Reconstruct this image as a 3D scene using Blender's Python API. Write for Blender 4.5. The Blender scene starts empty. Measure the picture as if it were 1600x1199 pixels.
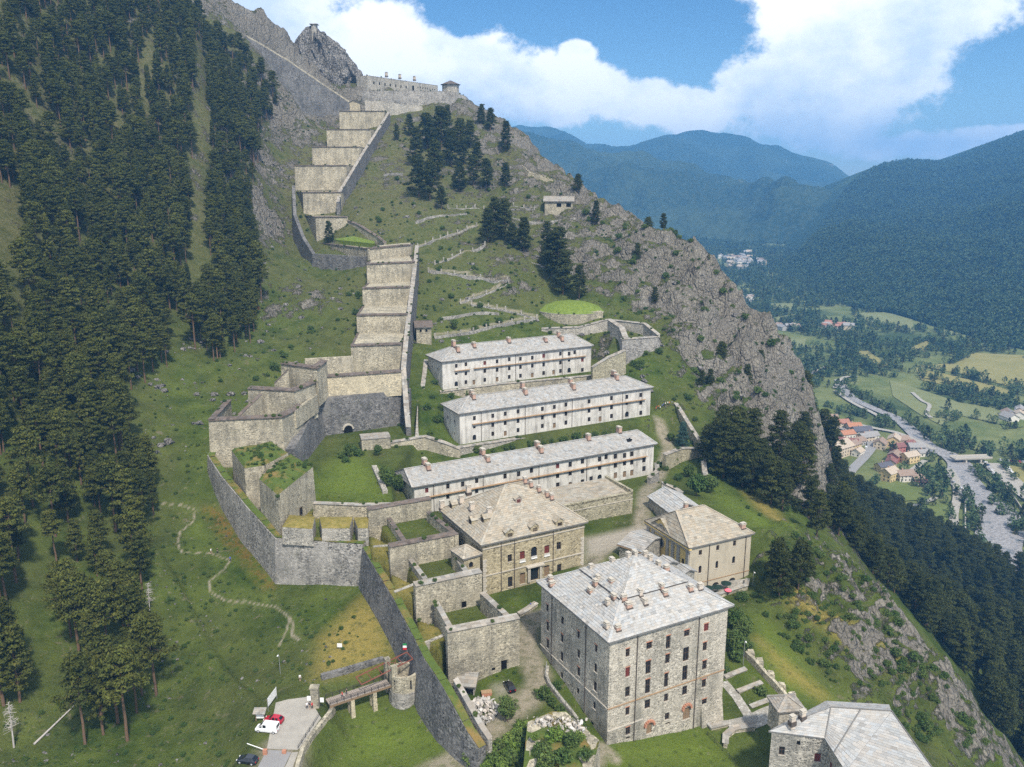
import bpy, math, random
import numpy as np
from mathutils import Vector, Matrix
R = math.radians
random.seed(11)
RNG = np.random.default_rng(11)
SC = bpy.context.scene
COL = SC.collection

# ------------------------------------------------------------------ camera
F, PITCH = 1290.0, R(13.5)                      # focal length in photo pixels (1600 wide), downward pitch
CP, SP = math.cos(PITCH), math.sin(PITCH)
cam_d = bpy.data.cameras.new('camera')
cam_d.sensor_fit = 'HORIZONTAL'; cam_d.sensor_width = 36.0
cam_d.lens = F / 1600 * 36.0
cam_d.clip_start = 1.0; cam_d.clip_end = 60000
cam = bpy.data.objects.new('camera', cam_d); COL.objects.link(cam)
cam.location = (0, 0, 0); cam.rotation_euler = (math.pi / 2 - PITCH, 0, 0)
SC.camera = cam

# ------------------------------------------------------------------ sky, sun, exposure
SUN_EL, SUN_AZ = R(52), R(158)                  # azimuth clockwise from +Y (view direction): behind the camera, to the right
sun_dir = Vector((math.sin(SUN_AZ) * math.cos(SUN_EL), math.cos(SUN_AZ) * math.cos(SUN_EL), math.sin(SUN_EL)))
world = bpy.data.worlds.new('World'); SC.world = world; world.use_nodes = True
SKY_STRENGTH, CLOUD_V = 0.085, 16.0
def build_world():
    nt = world.node_tree; nt.nodes.clear()
    out = nt.nodes.new('ShaderNodeOutputWorld'); bg = nt.nodes.new('ShaderNodeBackground')
    sky = nt.nodes.new('ShaderNodeTexSky'); sky.sky_type = 'NISHITA'; sky.sun_disc = False
    sky.sun_elevation = SUN_EL; sky.sun_rotation = SUN_AZ
    sky.altitude = 1200; sky.air_density = 1.0; sky.dust_density = 0.3; sky.ozone_density = 2.5
    bg.inputs[1].default_value = SKY_STRENGTH
    L = nt.links.new
    tc = nt.nodes.new('ShaderNodeTexCoord')
    sep = nt.nodes.new('ShaderNodeSeparateXYZ'); L(tc.outputs['Generated'], sep.inputs[0])
    def m(op, a, b=None, c=None, clamp=False):
        n = nt.nodes.new('ShaderNodeMath'); n.operation = op; n.use_clamp = clamp
        for i, x in enumerate((a, b, c)):
            if x is None: continue
            if isinstance(x, (int, float)): n.inputs[i].default_value = x
            else: L(x, n.inputs[i])
        return n.outputs[0]
    az = m('ARCTAN2', sep.outputs[0], sep.outputs[1])
    el = m('ARCSINE', sep.outputs[2])
    def noise(scale, detail, rough, sz=1.6, off=0.0):
        mp = nt.nodes.new('ShaderNodeMapping'); mp.inputs['Scale'].default_value = (1, 1, sz)
        mp.inputs['Location'].default_value = (off, off * .7, off * .3)
        L(tc.outputs['Generated'], mp.inputs[0])
        n = nt.nodes.new('ShaderNodeTexNoise'); n.inputs['Scale'].default_value = scale
        n.inputs['Detail'].default_value = detail; n.inputs['Roughness'].default_value = rough
        L(mp.outputs[0], n.inputs['Vector']); return n.outputs['Fac']
    n_big, n_mid, n_fine = noise(2.6, 3, .5, 1.8, 3.1), noise(9, 8, .62, 1.3), noise(5.5, 6, .55, 1.5, 7.7)
    # cumulus banks standing over the valley: (u, v) in the view -> direction, radii in degrees
    blobs = [(440, 30, 7.5, 4.2), (560, 70, 5.5, 4.2), (650, 118, 7, 3.9), (748, 128, 5.2, 3.9), (830, 150, 5, 2.8), (920, 155, 4.5, 2.0), (1010, 160, 4.5, 1.7), (1090, 175, 3.5, 2.2),
             (1185, 145, 4.4, 3.4), (1275, 95, 5.4, 4.8), (1350, 40, 7.0, 5.5), (1440, 20, 6.4, 4.0), (1250, 190, 6.5, 2.8), (1340, 170, 4.2, 3.0), (1400, 90, 5.0, 4),
             (1450, 228, 6.0, 1.2), (1560, 214, 4.0, .9), (1480, -90, 7, 5), (1340, -120, 9, 6), (900, 84, 1.2, .9), (330, -70, 12, 7)]
    cur = None
    for u, v, ra, re in blobs:
        dx, d = (u - 800) / F, (v - 599.5) / F
        w = Vector((dx, CP - SP * d, -SP - CP * d)).normalized()
        a0, e0 = math.atan2(w.x, w.y), math.asin(w.z)
        qa = m('DIVIDE', m('SUBTRACT', az, a0), R(ra * .9)); qe = m('DIVIDE', m('SUBTRACT', el, e0), R(re * .9))
        q = m('SUBTRACT', 1.0, m('SQRT', m('ADD', m('MULTIPLY', qa, qa), m('MULTIPLY', qe, qe))))
        if cur is None: cur = q
        else: cur = m('SMOOTH_MAX', cur, q, .14)
    blob = m('MAXIMUM', cur, -1.2)
    # scattered cloud over the rest of the sky
    far = m('SUBTRACT', m('MULTIPLY', n_big, 6.0), 2.6)
    aside = m('MULTIPLY', m('SUBTRACT', m('ABSOLUTE', az), R(40)), 4.0, clamp=True)
    above = m('MULTIPLY', m('SUBTRACT', el, R(24)), 5.0, clamp=True)
    wgt = m('MAXIMUM', aside, above)
    mixf = nt.nodes.new('ShaderNodeMix'); L(wgt, mixf.inputs[0]); L(blob, mixf.inputs[2]); L(far, mixf.inputs[3])
    dens = m('ADD', mixf.outputs[0], m('MULTIPLY', m('SUBTRACT', n_mid, .5), 2.5))
    mr = nt.nodes.new('ShaderNodeMapRange'); mr.interpolation_type = 'SMOOTHSTEP'
    L(dens, mr.inputs[0]); mr.inputs[1].default_value = .0; mr.inputs[2].default_value = .32
    shade = m('ADD', m('MULTIPLY', n_fine, 1.0), m('MULTIPLY', n_mid, .6))
    cr = nt.nodes.new('ShaderNodeValToRGB'); L(shade, cr.inputs[0])
    e = cr.color_ramp.elements; e[0].position = .66; e[0].color = (.60, .69, .82, 1); e[1].position = .88; e[1].color = (1, 1, 1, 1)
    mul = nt.nodes.new('ShaderNodeMix'); mul.data_type = 'RGBA'; mul.blend_type = 'MULTIPLY'; mul.inputs[0].default_value = 1
    L(cr.outputs[0], mul.inputs[6]); mul.inputs[7].default_value = (CLOUD_V, CLOUD_V, CLOUD_V, 1)
    hs = nt.nodes.new('ShaderNodeHueSaturation'); hs.inputs['Saturation'].default_value = 1.27; hs.inputs['Value'].default_value = 1.28
    L(sky.outputs[0], hs.inputs['Color'])
    mx = nt.nodes.new('ShaderNodeMix'); mx.data_type = 'RGBA'
    L(mr.outputs[0], mx.inputs[0]); L(hs.outputs[0], mx.inputs[6]); L(mul.outputs[2], mx.inputs[7])
    L(mx.outputs[2], bg.inputs[0]); L(bg.outputs[0], out.inputs[0])
build_world(); world.cycles.sampling_method = "MANUAL"; world.cycles.sample_map_resolution = 512
sun_d = bpy.data.lights.new('sun', 'SUN'); sun_d.energy = 5.0; sun_d.angle = R(4); sun_d.color = (1.0, .925, .82)
sun = bpy.data.objects.new('sun', sun_d); COL.objects.link(sun)
sun.rotation_euler = (-sun_dir).to_track_quat('-Z', 'Y').to_euler()
SC.view_settings.view_transform = 'Standard'; SC.view_settings.look = 'None'
SC.view_settings.exposure = 0.12; SC.view_settings.gamma = 1.0; SC.view_settings.use_curve_mapping = False
SC.render.engine = 'CYCLES'
cy = SC.cycles
cy.max_bounces = 5; cy.diffuse_bounces = 2; cy.glossy_bounces = 1; cy.transmission_bounces = 1; cy.volume_bounces = 0; cy.transparent_max_bounces = 4
cy.use_denoising = False; cy.use_adaptive_sampling = True; cy.adaptive_threshold = .02

# ------------------------------------------------------------------ view geometry: photo pixel -> point of the place
def ray(u, v):
    d = (v - 599.5) / F
    return (u - 800) / F, CP - SP * d, -SP - CP * d
def at(u, v, Y):
    r = ray(u, v); t = Y / r[1]
    return Vector((r[0] * t, Y, r[2] * t))
def atz(u, v, z):
    r = ray(u, v); t = z / r[2]
    return Vector((r[0] * t, r[1] * t, z))
def on_plane(u, v, P, Nn):
    r = Vector(ray(u, v)); return r * (P.dot(Nn) / r.dot(Nn))
def zv(x0, y0, s):                                # coordinates read in an enlarged view -> photo pixels
    return lambda x, y: (x0 + x * s, y0 + y * s)
V2 = lambda p: Vector((p[0], p[1], 0))

# ------------------------------------------------------------------ mesh builder
class MB:
    def __init__(s): s.v = []; s.f = []; s.c = []; s.m = []
    def face(s, pts, col=None, mi=0):
        i = len(s.v); s.v.extend([tuple(p) for p in pts]); s.f.append(tuple(range(i, i + len(pts)))); s.c.append(col); s.m.append(mi)
    def box(s, o, a, b, c, col=None, mi=0):
        o, a, b, c = Vector(o), Vector(a), Vector(b), Vector(c)
        p = [o, o + a, o + a + b, o + b, o + c, o + a + c, o + a + b + c, o + b + c]
        i = len(s.v); s.v.extend([tuple(q) for q in p])
        for q in ((0, 3, 2, 1), (4, 5, 6, 7), (0, 1, 5, 4), (1, 2, 6, 5), (2, 3, 7, 6), (3, 0, 4, 7)):
            s.f.append(tuple(i + k for k in q)); s.c.append(col); s.m.append(mi)
    def prism(s, bot, top, col=None, mi=0, cap_bottom=True):
        n = len(bot); i = len(s.v)
        s.v.extend([tuple(p) for p in bot]); s.v.extend([tuple(p) for p in top])
        for k in range(n):
            j = (k + 1) % n; s.f.append((i + k, i + j, i + n + j, i + n + k)); s.c.append(col); s.m.append(mi)
        s.f.append(tuple(i + n + k for k in range(n))); s.c.append(col); s.m.append(mi)
        if cap_bottom: s.f.append(tuple(i + n - 1 - k for k in range(n))); s.c.append(col); s.m.append(mi)
    def tube(s, p0, p1, r0, r1=None, n=6, col=None, caps=True, mi=0):
        p0, p1 = Vector(p0), Vector(p1); r1 = r0 if r1 is None else r1
        d = (p1 - p0).normalized(); a = d.orthogonal().normalized(); b = d.cross(a)
        i = len(s.v)
        for p, r in ((p0, r0), (p1, r1)):
            for k in range(n):
                t = 2 * math.pi * k / n; s.v.append(tuple(p + a * (r * math.cos(t)) + b * (r * math.sin(t))))
        for k in range(n):
            j = (k + 1) % n; s.f.append((i + k, i + j, i + n + j, i + n + k)); s.c.append(col); s.m.append(mi)
        if caps:
            s.f.append(tuple(i + n - 1 - k for k in range(n))); s.c.append(col); s.m.append(mi)
            s.f.append(tuple(i + n + k for k in range(n))); s.c.append(col); s.m.append(mi)
    def mesh(s, name, mats, off=None, smooth=False):
        me = bpy.data.meshes.new(name)
        v = np.array(s.v, dtype=np.float64).reshape(-1, 3)
        if off is not None: v = v - np.array(off)
        me.from_pydata(v.tolist(), [], s.f)
        for mt in (mats if isinstance(mats, (list, tuple)) else [mats]): me.materials.append(M[mt] if isinstance(mt, str) else mt)
        if any(c is not None for c in s.c):
            at_ = me.color_attributes.new('Col', 'FLOAT_COLOR', 'CORNER')
            arr = []
            for f, c in zip(s.f, s.c):
                c = c if c is not None else (1, 1, 1)
                arr.extend([c[0], c[1], c[2], 1.0] * len(f))
            at_.data.foreach_set('color', arr)
        if any(s.m): me.polygons.foreach_set('material_index', s.m)
        if smooth: me.polygons.foreach_set('use_smooth', [True] * len(me.polygons))
        return me
    def build(s, name, mats, parent=None, loc=None, smooth=False):
        off = None
        if parent is not None: off = parent['_o'] if '_o' in parent else tuple(wloc(parent))
        elif loc is not None: off = tuple(loc)
        o = bpy.data.objects.new(name, s.mesh(name, mats, off, smooth)); COL.objects.link(o)
        if parent is not None: o.parent = parent
        elif loc is not None: o.location = loc
        return o
def wloc(o):
    l = Vector((0, 0, 0))
    while o is not None: l = l + o.location; o = o.parent
    return l
def tag(o, label, cat, group=None, kind=None):
    if label: o['label'] = label
    if cat: o['category'] = cat
    if group: o['group'] = group
    if kind or cat: o['kind'] = kind or 'thing'
    return o
def thing(name, label, cat, loc=(0, 0, 0), group=None):
    o = bpy.data.objects.new(name, None); COL.objects.link(o); o.location = loc
    o.empty_display_size = .5
    return tag(o, label, cat, group)
def link(name, me, parent, loc=(0, 0, 0), rz=0, sc=None):
    o = bpy.data.objects.new(name, me); COL.objects.link(o); o.parent = parent; o.location = loc; o.rotation_euler = (0, 0, rz)
    if sc is not None: o.scale = (sc,) * 3 if isinstance(sc, (int, float)) else sc
    return o

# ------------------------------------------------------------------ procedural materials
class NT:
    def __init__(s, name, rough=.9, spec=.2):
        s.mat = bpy.data.materials.new(name); s.mat.use_nodes = True; s.nt = s.mat.node_tree
        s.b = s.nt.nodes['Principled BSDF']; s.b.inputs['Roughness'].default_value = rough; s.b.inputs['Specular IOR Level'].default_value = spec
        s.L = s.nt.links.new; s._pos = None
    def node(s, t): return s.nt.nodes.new(t)
    def pos(s):
        if s._pos is None: s._pos = s.node('ShaderNodeNewGeometry')
        return s._pos.outputs['Position']
    def nrm(s): s.pos(); return s._pos.outputs['Normal']
    def mapping(s, sc, vec=None):
        n = s.node('ShaderNodeMapping'); n.inputs['Scale'].default_value = sc; s.L(vec or s.pos(), n.inputs[0]); return n.outputs[0]
    def noise(s, scale, detail=4, rough=.55, vec=None, out='Fac', dist=0):
        n = s.node('ShaderNodeTexNoise'); n.inputs['Scale'].default_value = scale; n.inputs['Detail'].default_value = detail
        n.inputs['Roughness'].default_value = rough; n.inputs['Distortion'].default_value = dist; s.L(vec or s.pos(), n.inputs['Vector']); return n.outputs[out]
    def voro(s, scale, vec=None, feature='F1', out='Distance', rand=1):
        n = s.node('ShaderNodeTexVoronoi'); n.feature = feature; n.inputs['Scale'].default_value = scale; n.inputs['Randomness'].default_value = rand
        s.L(vec or s.pos(), n.inputs['Vector']); return n.outputs[out]
    def math(s, op, a, b=None, clamp=False):
        n = s.node('ShaderNodeMath'); n.operation = op; n.use_clamp = clamp
        for i, x in enumerate((a, b)):
            if x is None: continue
            if isinstance(x, (int, float)): n.inputs[i].default_value = x
            else: s.L(x, n.inputs[i])
        return n.outputs[0]
    def ramp(s, fac, stops, interp='LINEAR'):
        n = s.node('ShaderNodeValToRGB'); s.L(fac, n.inputs[0]); cr = n.color_ramp; cr.interpolation = interp
        while len(cr.elements) < len(stops): cr.elements.new(.5)
        for e, (p, c) in zip(cr.elements, stops):
            e.position = p; e.color = (c[0], c[1], c[2], 1) if not isinstance(c, (int, float)) else (c, c, c, 1)
        return n.outputs[0]
    def rng(s, x, a, b, lo=0, hi=1):
        n = s.node('ShaderNodeMapRange'); s.L(x, n.inputs[0])
        for i, q in enumerate((a, b, lo, hi)): n.inputs[i + 1].default_value = q
        return n.outputs[0]
    def mix(s, fac, a, b, mode='MIX'):
        n = s.node('ShaderNodeMix'); n.data_type = 'RGBA'; n.blend_type = mode
        for i, x in ((0, fac), (6, a), (7, b)):
            if isinstance(x, (int, float)): n.inputs[i].default_value = x if i == 0 else (x, x, x, 1)
            elif isinstance(x, tuple): n.inputs[i].default_value = (*x[:3], 1)
            else: s.L(x, n.inputs[i])
        return n.outputs[2]
    def attr(s, name, out='Color'):
        n = s.node('ShaderNodeAttribute'); n.attribute_name = name; return n.outputs[out]
    def bump(s, h, strength=.5, dist=.1):
        n = s.node('ShaderNodeBump'); n.inputs['Strength'].default_value = strength; n.inputs['Distance'].default_value = dist
        s.L(h, n.inputs['Height']); s.L(n.outputs[0], s.b.inputs['Normal'])
    def col(s, c):
        if isinstance(c, tuple): s.b.inputs['Base Color'].default_value = (*c, 1)
        else: s.L(c, s.b.inputs['Base Color'])
        return s.mat
def plain(name, c, rough=.7, var=.25, scale=1.5, metal=0, spec=.3):
    t = NT(name, rough, spec); n = t.noise(scale, 5, .6)
    t.b.inputs['Metallic'].default_value = metal
    t.bump(n, .15, .05)
    return t.col(t.mix(n, tuple(x * (1 - var) for x in c), tuple(min(1, x * (1 + var)) for x in c)))
def stone(name, mortar, s1, s2, scale=2.2, stain=(.16, .17, .13), stain_amt=.6, mort_w=.09, green=.0, lo=.5):
    t = NT(name, .95, .1)
    v = t.mapping((1, 1, 1.5))
    cell = t.voro(scale, v, out='Color'); edge = t.voro(scale, v, 'DISTANCE_TO_EDGE')
    sep = t.node('ShaderNodeSeparateColor'); t.L(cell, sep.inputs[0])
    st = t.ramp(sep.outputs[0], [(0, tuple(x * .66 for x in s1)), (.3, s1), (.7, s2), (1, tuple(min(1, x * 1.15) for x in mortar))])
    k = t.rng(edge, mort_w * .4, mort_w * 1.3)
    base = t.mix(k, mortar, st)
    base = t.mix(t.rng(t.noise(.16, 7, .7, dist=.5), .46, .62, 0, .72), base, tuple(x * .9 for x in mortar))   # patches where the render still holds
    big = t.noise(.13, 6, .65)
    streak = t.noise(.55, 5, .6, t.mapping((1, 1, .16)))
    sm = t.math('MULTIPLY', t.rng(t.math('ADD', t.math('MULTIPLY', big, .6), t.math('MULTIPLY', streak, .5)), lo, lo + .22), stain_amt, True)
    c = t.mix(sm, base, stain, 'MIX')
    if green > 0:
        g = t.math('MULTIPLY', t.rng(t.noise(.3, 5, .7), .55, .72), green, True)
        c = t.mix(g, c, (.085, .10, .03))
    hv = t.noise(.035, 3, .5); c = t.mix(t.rng(hv, .3, .7, 0, .35), c, t.mix(1, c, (.72, .74, .78), 'MULTIPLY'))
    t.bump(t.math('ADD', t.math('MULTIPLY', k, .5), t.math('MULTIPLY', sep.outputs[1], .5)), .7, .12)
    return t.col(c)
M = {}
M['wall_light'] = stone('light_masonry', (.59, .53, .395), (.22, .20, .15), (.42, .375, .275), 1.9, (.16, .15, .12), .75, .09, .22, .475)
M['wall_cream'] = stone('cream_masonry', (.63, .55, .385), (.31, .28, .21), (.47, .41, .29), 1.6, (.30, .27, .2), .5)
M['wall_dark'] = stone('old_dark_masonry', (.25, .24, .225), (.078, .076, .074), (.155, .15, .142), 1.5, (.07, .072, .075), .75, .06, .35)
M['wall_grey'] = stone('grey_masonry', (.54, .50, .42), (.16, .15, .13), (.35, .325, .275), 2.0, (.17, .17, .15), .6)
M['wall_big'] = stone('rubble_masonry', (.60, .545, .44), (.23, .21, .17), (.44, .40, .325), 2.4, (.11, .11, .09), .7, .11, .15, .51)
M['wall_palace'] = stone('ochre_masonry', (.50, .43, .28), (.26, .22, .14), (.40, .345, .23), 1.3, (.17, .15, .10), .55)
M['wall_low'] = stone('olive_masonry', (.46, .42, .30), (.17, .155, .11), (.32, .29, .2), 1.8, (.17, .17, .11), .5)
def plaster(name, c, stain, crack=.6, lo=.5):
    t = NT(name, .95, .1)
    a = t.noise(.25, 7, .68); b = t.noise(.8, 6, .6, t.mapping((1, 1, .12))); f = t.noise(3, 6, .7)
    s = t.math('MULTIPLY', t.rng(t.math('ADD', t.math('MULTIPLY', a, .5), t.math('MULTIPLY', b, .55)), lo, lo + .2), crack, True)
    cc = t.mix(f, tuple(x * .86 for x in c), c)
    cc = t.mix(s, cc, stain)
    pk = t.math('MULTIPLY', t.rng(t.noise(.45, 8, .75), .60, .66), .7, True)
    cc = t.mix(pk, cc, tuple(x * .62 for x in c))
    t.bump(f, .25, .05); return t.col(cc)
M['plaster'] = plaster('weathered_white_plaster', (.66, .635, .58), (.27, .255, .225), .85, .465)
M['plaster_warm'] = plaster('weathered_ochre_plaster', (.50, .445, .34), (.30, .27, .21), .6)
M['yellow'] = plaster('yellow_plaster', (.72, .54, .22), (.50, .40, .2), .45)
M['greytrim'] = plaster('grey_stone_trim', (.36, .345, .32), (.22, .21, .19), .5)
def slate(name, tint, warm, sat=1):
    t = NT(name, .75, .25); c = t.attr('Col'); n = t.noise(.4, 6, .65); f = t.noise(4, 5, .6)
    k = t.mix(1, c, tint, 'MULTIPLY'); k = t.mix(t.rng(n, .45, .75, 0, .6), k, warm); k = t.mix(t.rng(f, .3, .8, 0, .3), k, tuple(x * .5 for x in tint))
    t.bump(f, .3, .05); return t.col(k)
M['slate'] = slate('grey_stone_slate', (.42, .415, .395), (.37, .345, .295))
M['slate_warm'] = slate('lichened_stone_slate', (.385, .345, .275), (.25, .20, .12))
M['slate_pale'] = slate('pale_stone_slate', (.38, .372, .35), (.28, .245, .19))
M['slate_mid'] = slate('grey_coping_slate', (.33, .305, .265), (.25, .22, .17))
M['slate_brown'] = slate('brown_coping_slate', (.155, .125, .105), (.10, .085, .07))
M['slab'] = plain('roof_underlay', (.17, .165, .155), .9)
M['brick'] = plain('red_brick', (.42, .20, .125), .9, .5, 3)
M['chimney'] = plain('old_chimney_brick', (.44, .29, .22), .9, .55, 2.5)
M['chimney_pale'] = plain('pale_chimney_masonry', (.52, .45, .37), .9, .4, 2.5)
M['wood'] = plain('weathered_wood', (.22, .15, .09), .85, .4, 3)
M['wood_dark'] = plain('dark_window_frame', (.075, .05, .035), .8, .4, 3)
M['wood_grey'] = plain('grey_planks', (.30, .255, .215), .85, .3, 3)
M['wood_orange'] = plain('ochre_timber', (.33, .22, .125), .85, .4, 2)
M['red'] = plain('red_shutter_paint', (.15, .035, .027), .7, .3, 3)
M['white'] = plain('white_paint', (.78, .78, .76), .6, .06)
M['metal'] = plain('dark_metal', (.06, .055, .05), .5, .3, 3, .5)
M['rust'] = plain('rusty_steel', (.20, .07, .045), .75, .35, 3)
M['pipe'] = plain('dark_drainpipe', (.085, .07, .06), .6, .3, 3)
M['steel'] = plain('galvanised_steel', (.45, .46, .47), .45, .15, 3, .6)
M['trim'] = plain('pale_stone_trim', (.47, .43, .36), .9, .25, 1.2)
M['rockpile'] = plain('broken_pale_stone', (.47, .44, .40), .95, .35, 1.0)
M['cobble'] = stone('cobbled_paving', (.30, .28, .24), (.36, .34, .30), (.52, .50, .45), 1.3, (.25, .23, .17), .4)
t = NT('dark_glass', .12, .5); M['glass'] = t.col((.018, .02, .024))
t = NT('dark_interior', 1, 0); M['dark'] = t.col((.012, .011, .010))
M['road'] = plain('pale_road', (.33, .31, .27), .95, .3, .5); M['asphalt'] = plain('worn_asphalt', (.25, .245, .24), .95, .15, .3)
# ------------------------------------------------------------------ the mountain side as a height field through surveyed points
_perm = RNG.permutation(512)
_perm = np.concatenate([_perm, _perm, _perm])
def pn(x, y, seed=0):                              # Perlin noise, vectorised
    x = np.asarray(x, float) + seed * 17.31; y = np.asarray(y, float) + seed * 9.73
    xi = np.floor(x).astype(int); yi = np.floor(y).astype(int); xf = x - xi; yf = y - yi
    xi &= 511; yi &= 511
    def g(ix, iy, dx, dy):
        a = _perm[_perm[ix & 511] + (iy & 511)] * (2 * math.pi / 512)
        return np.cos(a) * dx + np.sin(a) * dy
    u = xf ** 3 * (xf * (xf * 6 - 15) + 10); w = yf ** 3 * (yf * (yf * 6 - 15) + 10)
    a = g(xi, yi, xf, yf); b = g(xi + 1, yi, xf - 1, yf); c = g(xi, yi + 1, xf, yf - 1); d = g(xi + 1, yi + 1, xf - 1, yf - 1)
    return ((a + (b - a) * u) * (1 - w) + (c + (d - c) * u) * w) * 1.5
def fbm(x, y, oct=5, seed=0, gain=.5):
    s = 0; a = 1
    for o in range(oct): s = s + a * pn(x * 2 ** o, y * 2 ** o, seed + o); a *= gain
    return s
def ridged(x, y, oct=4, seed=0, gain=.5):
    s = 0; a = 1
    for o in range(oct): s = s + a * (1 - 2 * np.abs(pn(x * 2 ** o, y * 2 ** o, seed + o))); a *= gain
    return s
# (u, v, distance Y, rockiness)
CT = [
 # lower left slope and meadow
 (0,1199,150,0),(100,1199,148,0),(200,1199,150,.05),(330,1199,150,.0),(0,1050,172,0),(130,1080,168,0),(245,1095,176,0),(330,1100,170,0),
 (0,900,200,0),(150,900,206,0),(280,900,212,0),(400,1050,180,0),(420,990,190,0),(0,750,228,.0),(120,740,246,.05),(240,760,252,0),(230,680,276,.1),
 (0,600,256,.1),(120,600,285,.1),(260,620,305,.15),(0,450,296,.1),(100,450,330,.1),(230,480,356,.1),(0,300,350,.08),(120,300,398,.08),(250,320,425,.08),
 (0,150,400,.08),(120,150,455,.08),(250,150,500,.08),(0,0,442,.1),(120,0,500,.1),(250,0,560,.12),(-250,600,215,.1),(-250,200,330,.2),(-250,1100,140,0),(-250,-150,420,.3),
 (310,540,350,.3),(340,450,400,.2),(350,350,445,.2),(370,220,520,.15),(330,100,580,.12),(300,40,625,.15),
 # slope left of the stairs
 (400,560,345,.35),(420,480,405,.55),(500,470,415,.6),(530,520,375,.45),(430,385,508,.5),(420,300,560,.45),(430,220,622,.38),(470,207,668,.35),(500,199,688,.6),(456,302,556,.3),(470,342,532,.2),(484,264,592,.3),(507,238,628,.3),(527,207,664,.3),(478,432,460,.4),(554,468,428,.4),(560,440,432,.2),(400,130,620,.22),
 (370,60,645,.2),(450,130,650,.4),
 # big bastion foot, lawn, left wall foot
 (324,712,262,0),(311,772,252,0),(370,860,228,0),(432,924,208,0),(500,928,204,0),(567,922,205,0),(280,800,242,0),(330,880,216,0),(450,980,190,0),(540,985,187,0),(590,1010,180,0),
 (500,1020,180,0),(545,1050,171,0),(565,1112,163,0),(540,1128,160,0),(610,1095,166,0),(596,1030,178,0),(580,1150,157,0),(640,1115,163,0),(690,1160,155,0),(520,1190,150,0),(640,1190,149,0),(740,1165,150,0),(440,1130,152,0),(480,1095,158,0),(416,1175,146,0),
 # lawn behind the casemates, terraces of the barracks
 (560,770,240,0),(550,694,290,0),(620,690,292,0),(590,740,252,0),(520,740,255,0),(640,700,292,.1),(640,760,262,0),(680,640,312,.1),(660,600,335,.1),(720,697,294,0),(692,611,334,0),(655,560,352,.1),
 (1012,655,338,0),(921,583,370,.1),(1014,750,290,0),(633,800,250,0),(980,700,318,.1),(860,640,350,.1),
 # tower fort, path slope
 (680,530,380,.1),(760,510,395,.3),(839,520,390,.1),(893,521,395,.1),(940,517,392,.1),(866,524,388,.1),(700,480,408,.28),(760,470,420,.35),(680,430,440,.35),(800,450,432,.5),(660,385,472,.1),(740,360,500,.4),(800,400,470,.5),
 (950,520,385,.3),(1020,540,375,.4),(1025,585,358,.3),(970,590,360,.2),(880,470,425,.3),(940,470,425,.5),(700,330,530,.34),(620,340,515,.32),(600,300,560,.3),(560,330,515,.1),(640,270,590,.35),
 (620,210,650,.4),(700,250,620,.36),(760,280,590,.45),(720,190,680,.4),(790,250,625,.5),(840,330,540,.5),(760,330,548,.38),(700,390,480,.45),
 (300,-12,668,.7),(350,6,692,.8),(400,30,708,.8),(442,52,718,.8),(458,88,722,.8),(250,-40,640,.6),
 # silhouette ridge
 (640,168,715,.3),(575,150,722,.6),(720,168,710,.7),(760,190,690,.7),(800,212,662,.7),(850,265,600,.7),(900,305,560,.7),(960,350,515,.7),(1050,388,480,.8),(1110,452,458,.9),(1190,532,440,.95),(1240,602,420,1),(1290,702,392,1),
 # right cliff
 (900,370,500,.6),(960,420,470,.7),(1000,400,470,.7),(1000,470,435,.8),(1060,470,430,.9),(1110,520,415,1),(1080,560,385,.8),(1150,590,385,1),(1200,640,375,1),(1060,640,345,.4),(1100,620,360,.6),(1150,660,345,.8),
 (1210,700,352,1),(1240,720,356,1),(1070,700,320,.2),(1120,700,318,.3),(1180,720,318,.8),(1230,780,300,1),(1110,760,283,0),(1060,740,298,.1),(1150,790,268,0),(1200,780,280,.3),
 # courtyards and church shoulder
 (945,1156,150,0),(1135,1124,164,0),(843,1000,176,0),(762,930,196,0),(735,905,202,0),(930,850,222,0),(909,882,210,0),(990,822,238,0),(1019,811,243,0),(1000,780,255,0),(1060,905,214,0),(1168,912,214,0),(1100,830,236,0),
 (1180,810,243,.1),(1205,850,230,.5),(1240,840,238,.55),(1215,910,212,.6),(1290,905,226,.75),(1250,960,205,.7),(1180,960,198,.2),(1150,1000,188,0),(1180,1050,178,0),(1250,1050,180,.1),(1320,1000,197,.7),(1400,1005,210,.72),
 (1350,1080,184,.5),(1450,1080,196,.68),(1500,1110,200,.66),(1560,1199,190,.5),(1150,1080,172,0),(1200,1110,166,0),(1100,1160,158,0),(1000,1180,150,0),(1250,1150,160,0),(1440,1170,172,.3),
 (800,1060,166,0),(827,1034,172,0),(770,1120,154,0),(830,1130,155,0),(900,1170,148,0),(720,1100,157,0),(830,960,188,0),(870,1080,162,0),
 # slope falling to the river
 (1250,745,388,.3),(1300,765,430,.1),(1290,850,352,.2),(1350,900,342,.1),(1450,950,332,.1),(1420,832,505,0),(1500,905,432,0),(1350,790,490,0),(1600,1000,345,.1),(1600,1100,292,.1),(1600,1199,250,.0),(1500,1050,272,.0),(1700,1050,340,.1),(1800,1199,290,.2),
 (1310,850,385,.1),(1340,840,420,.1),
]
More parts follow.
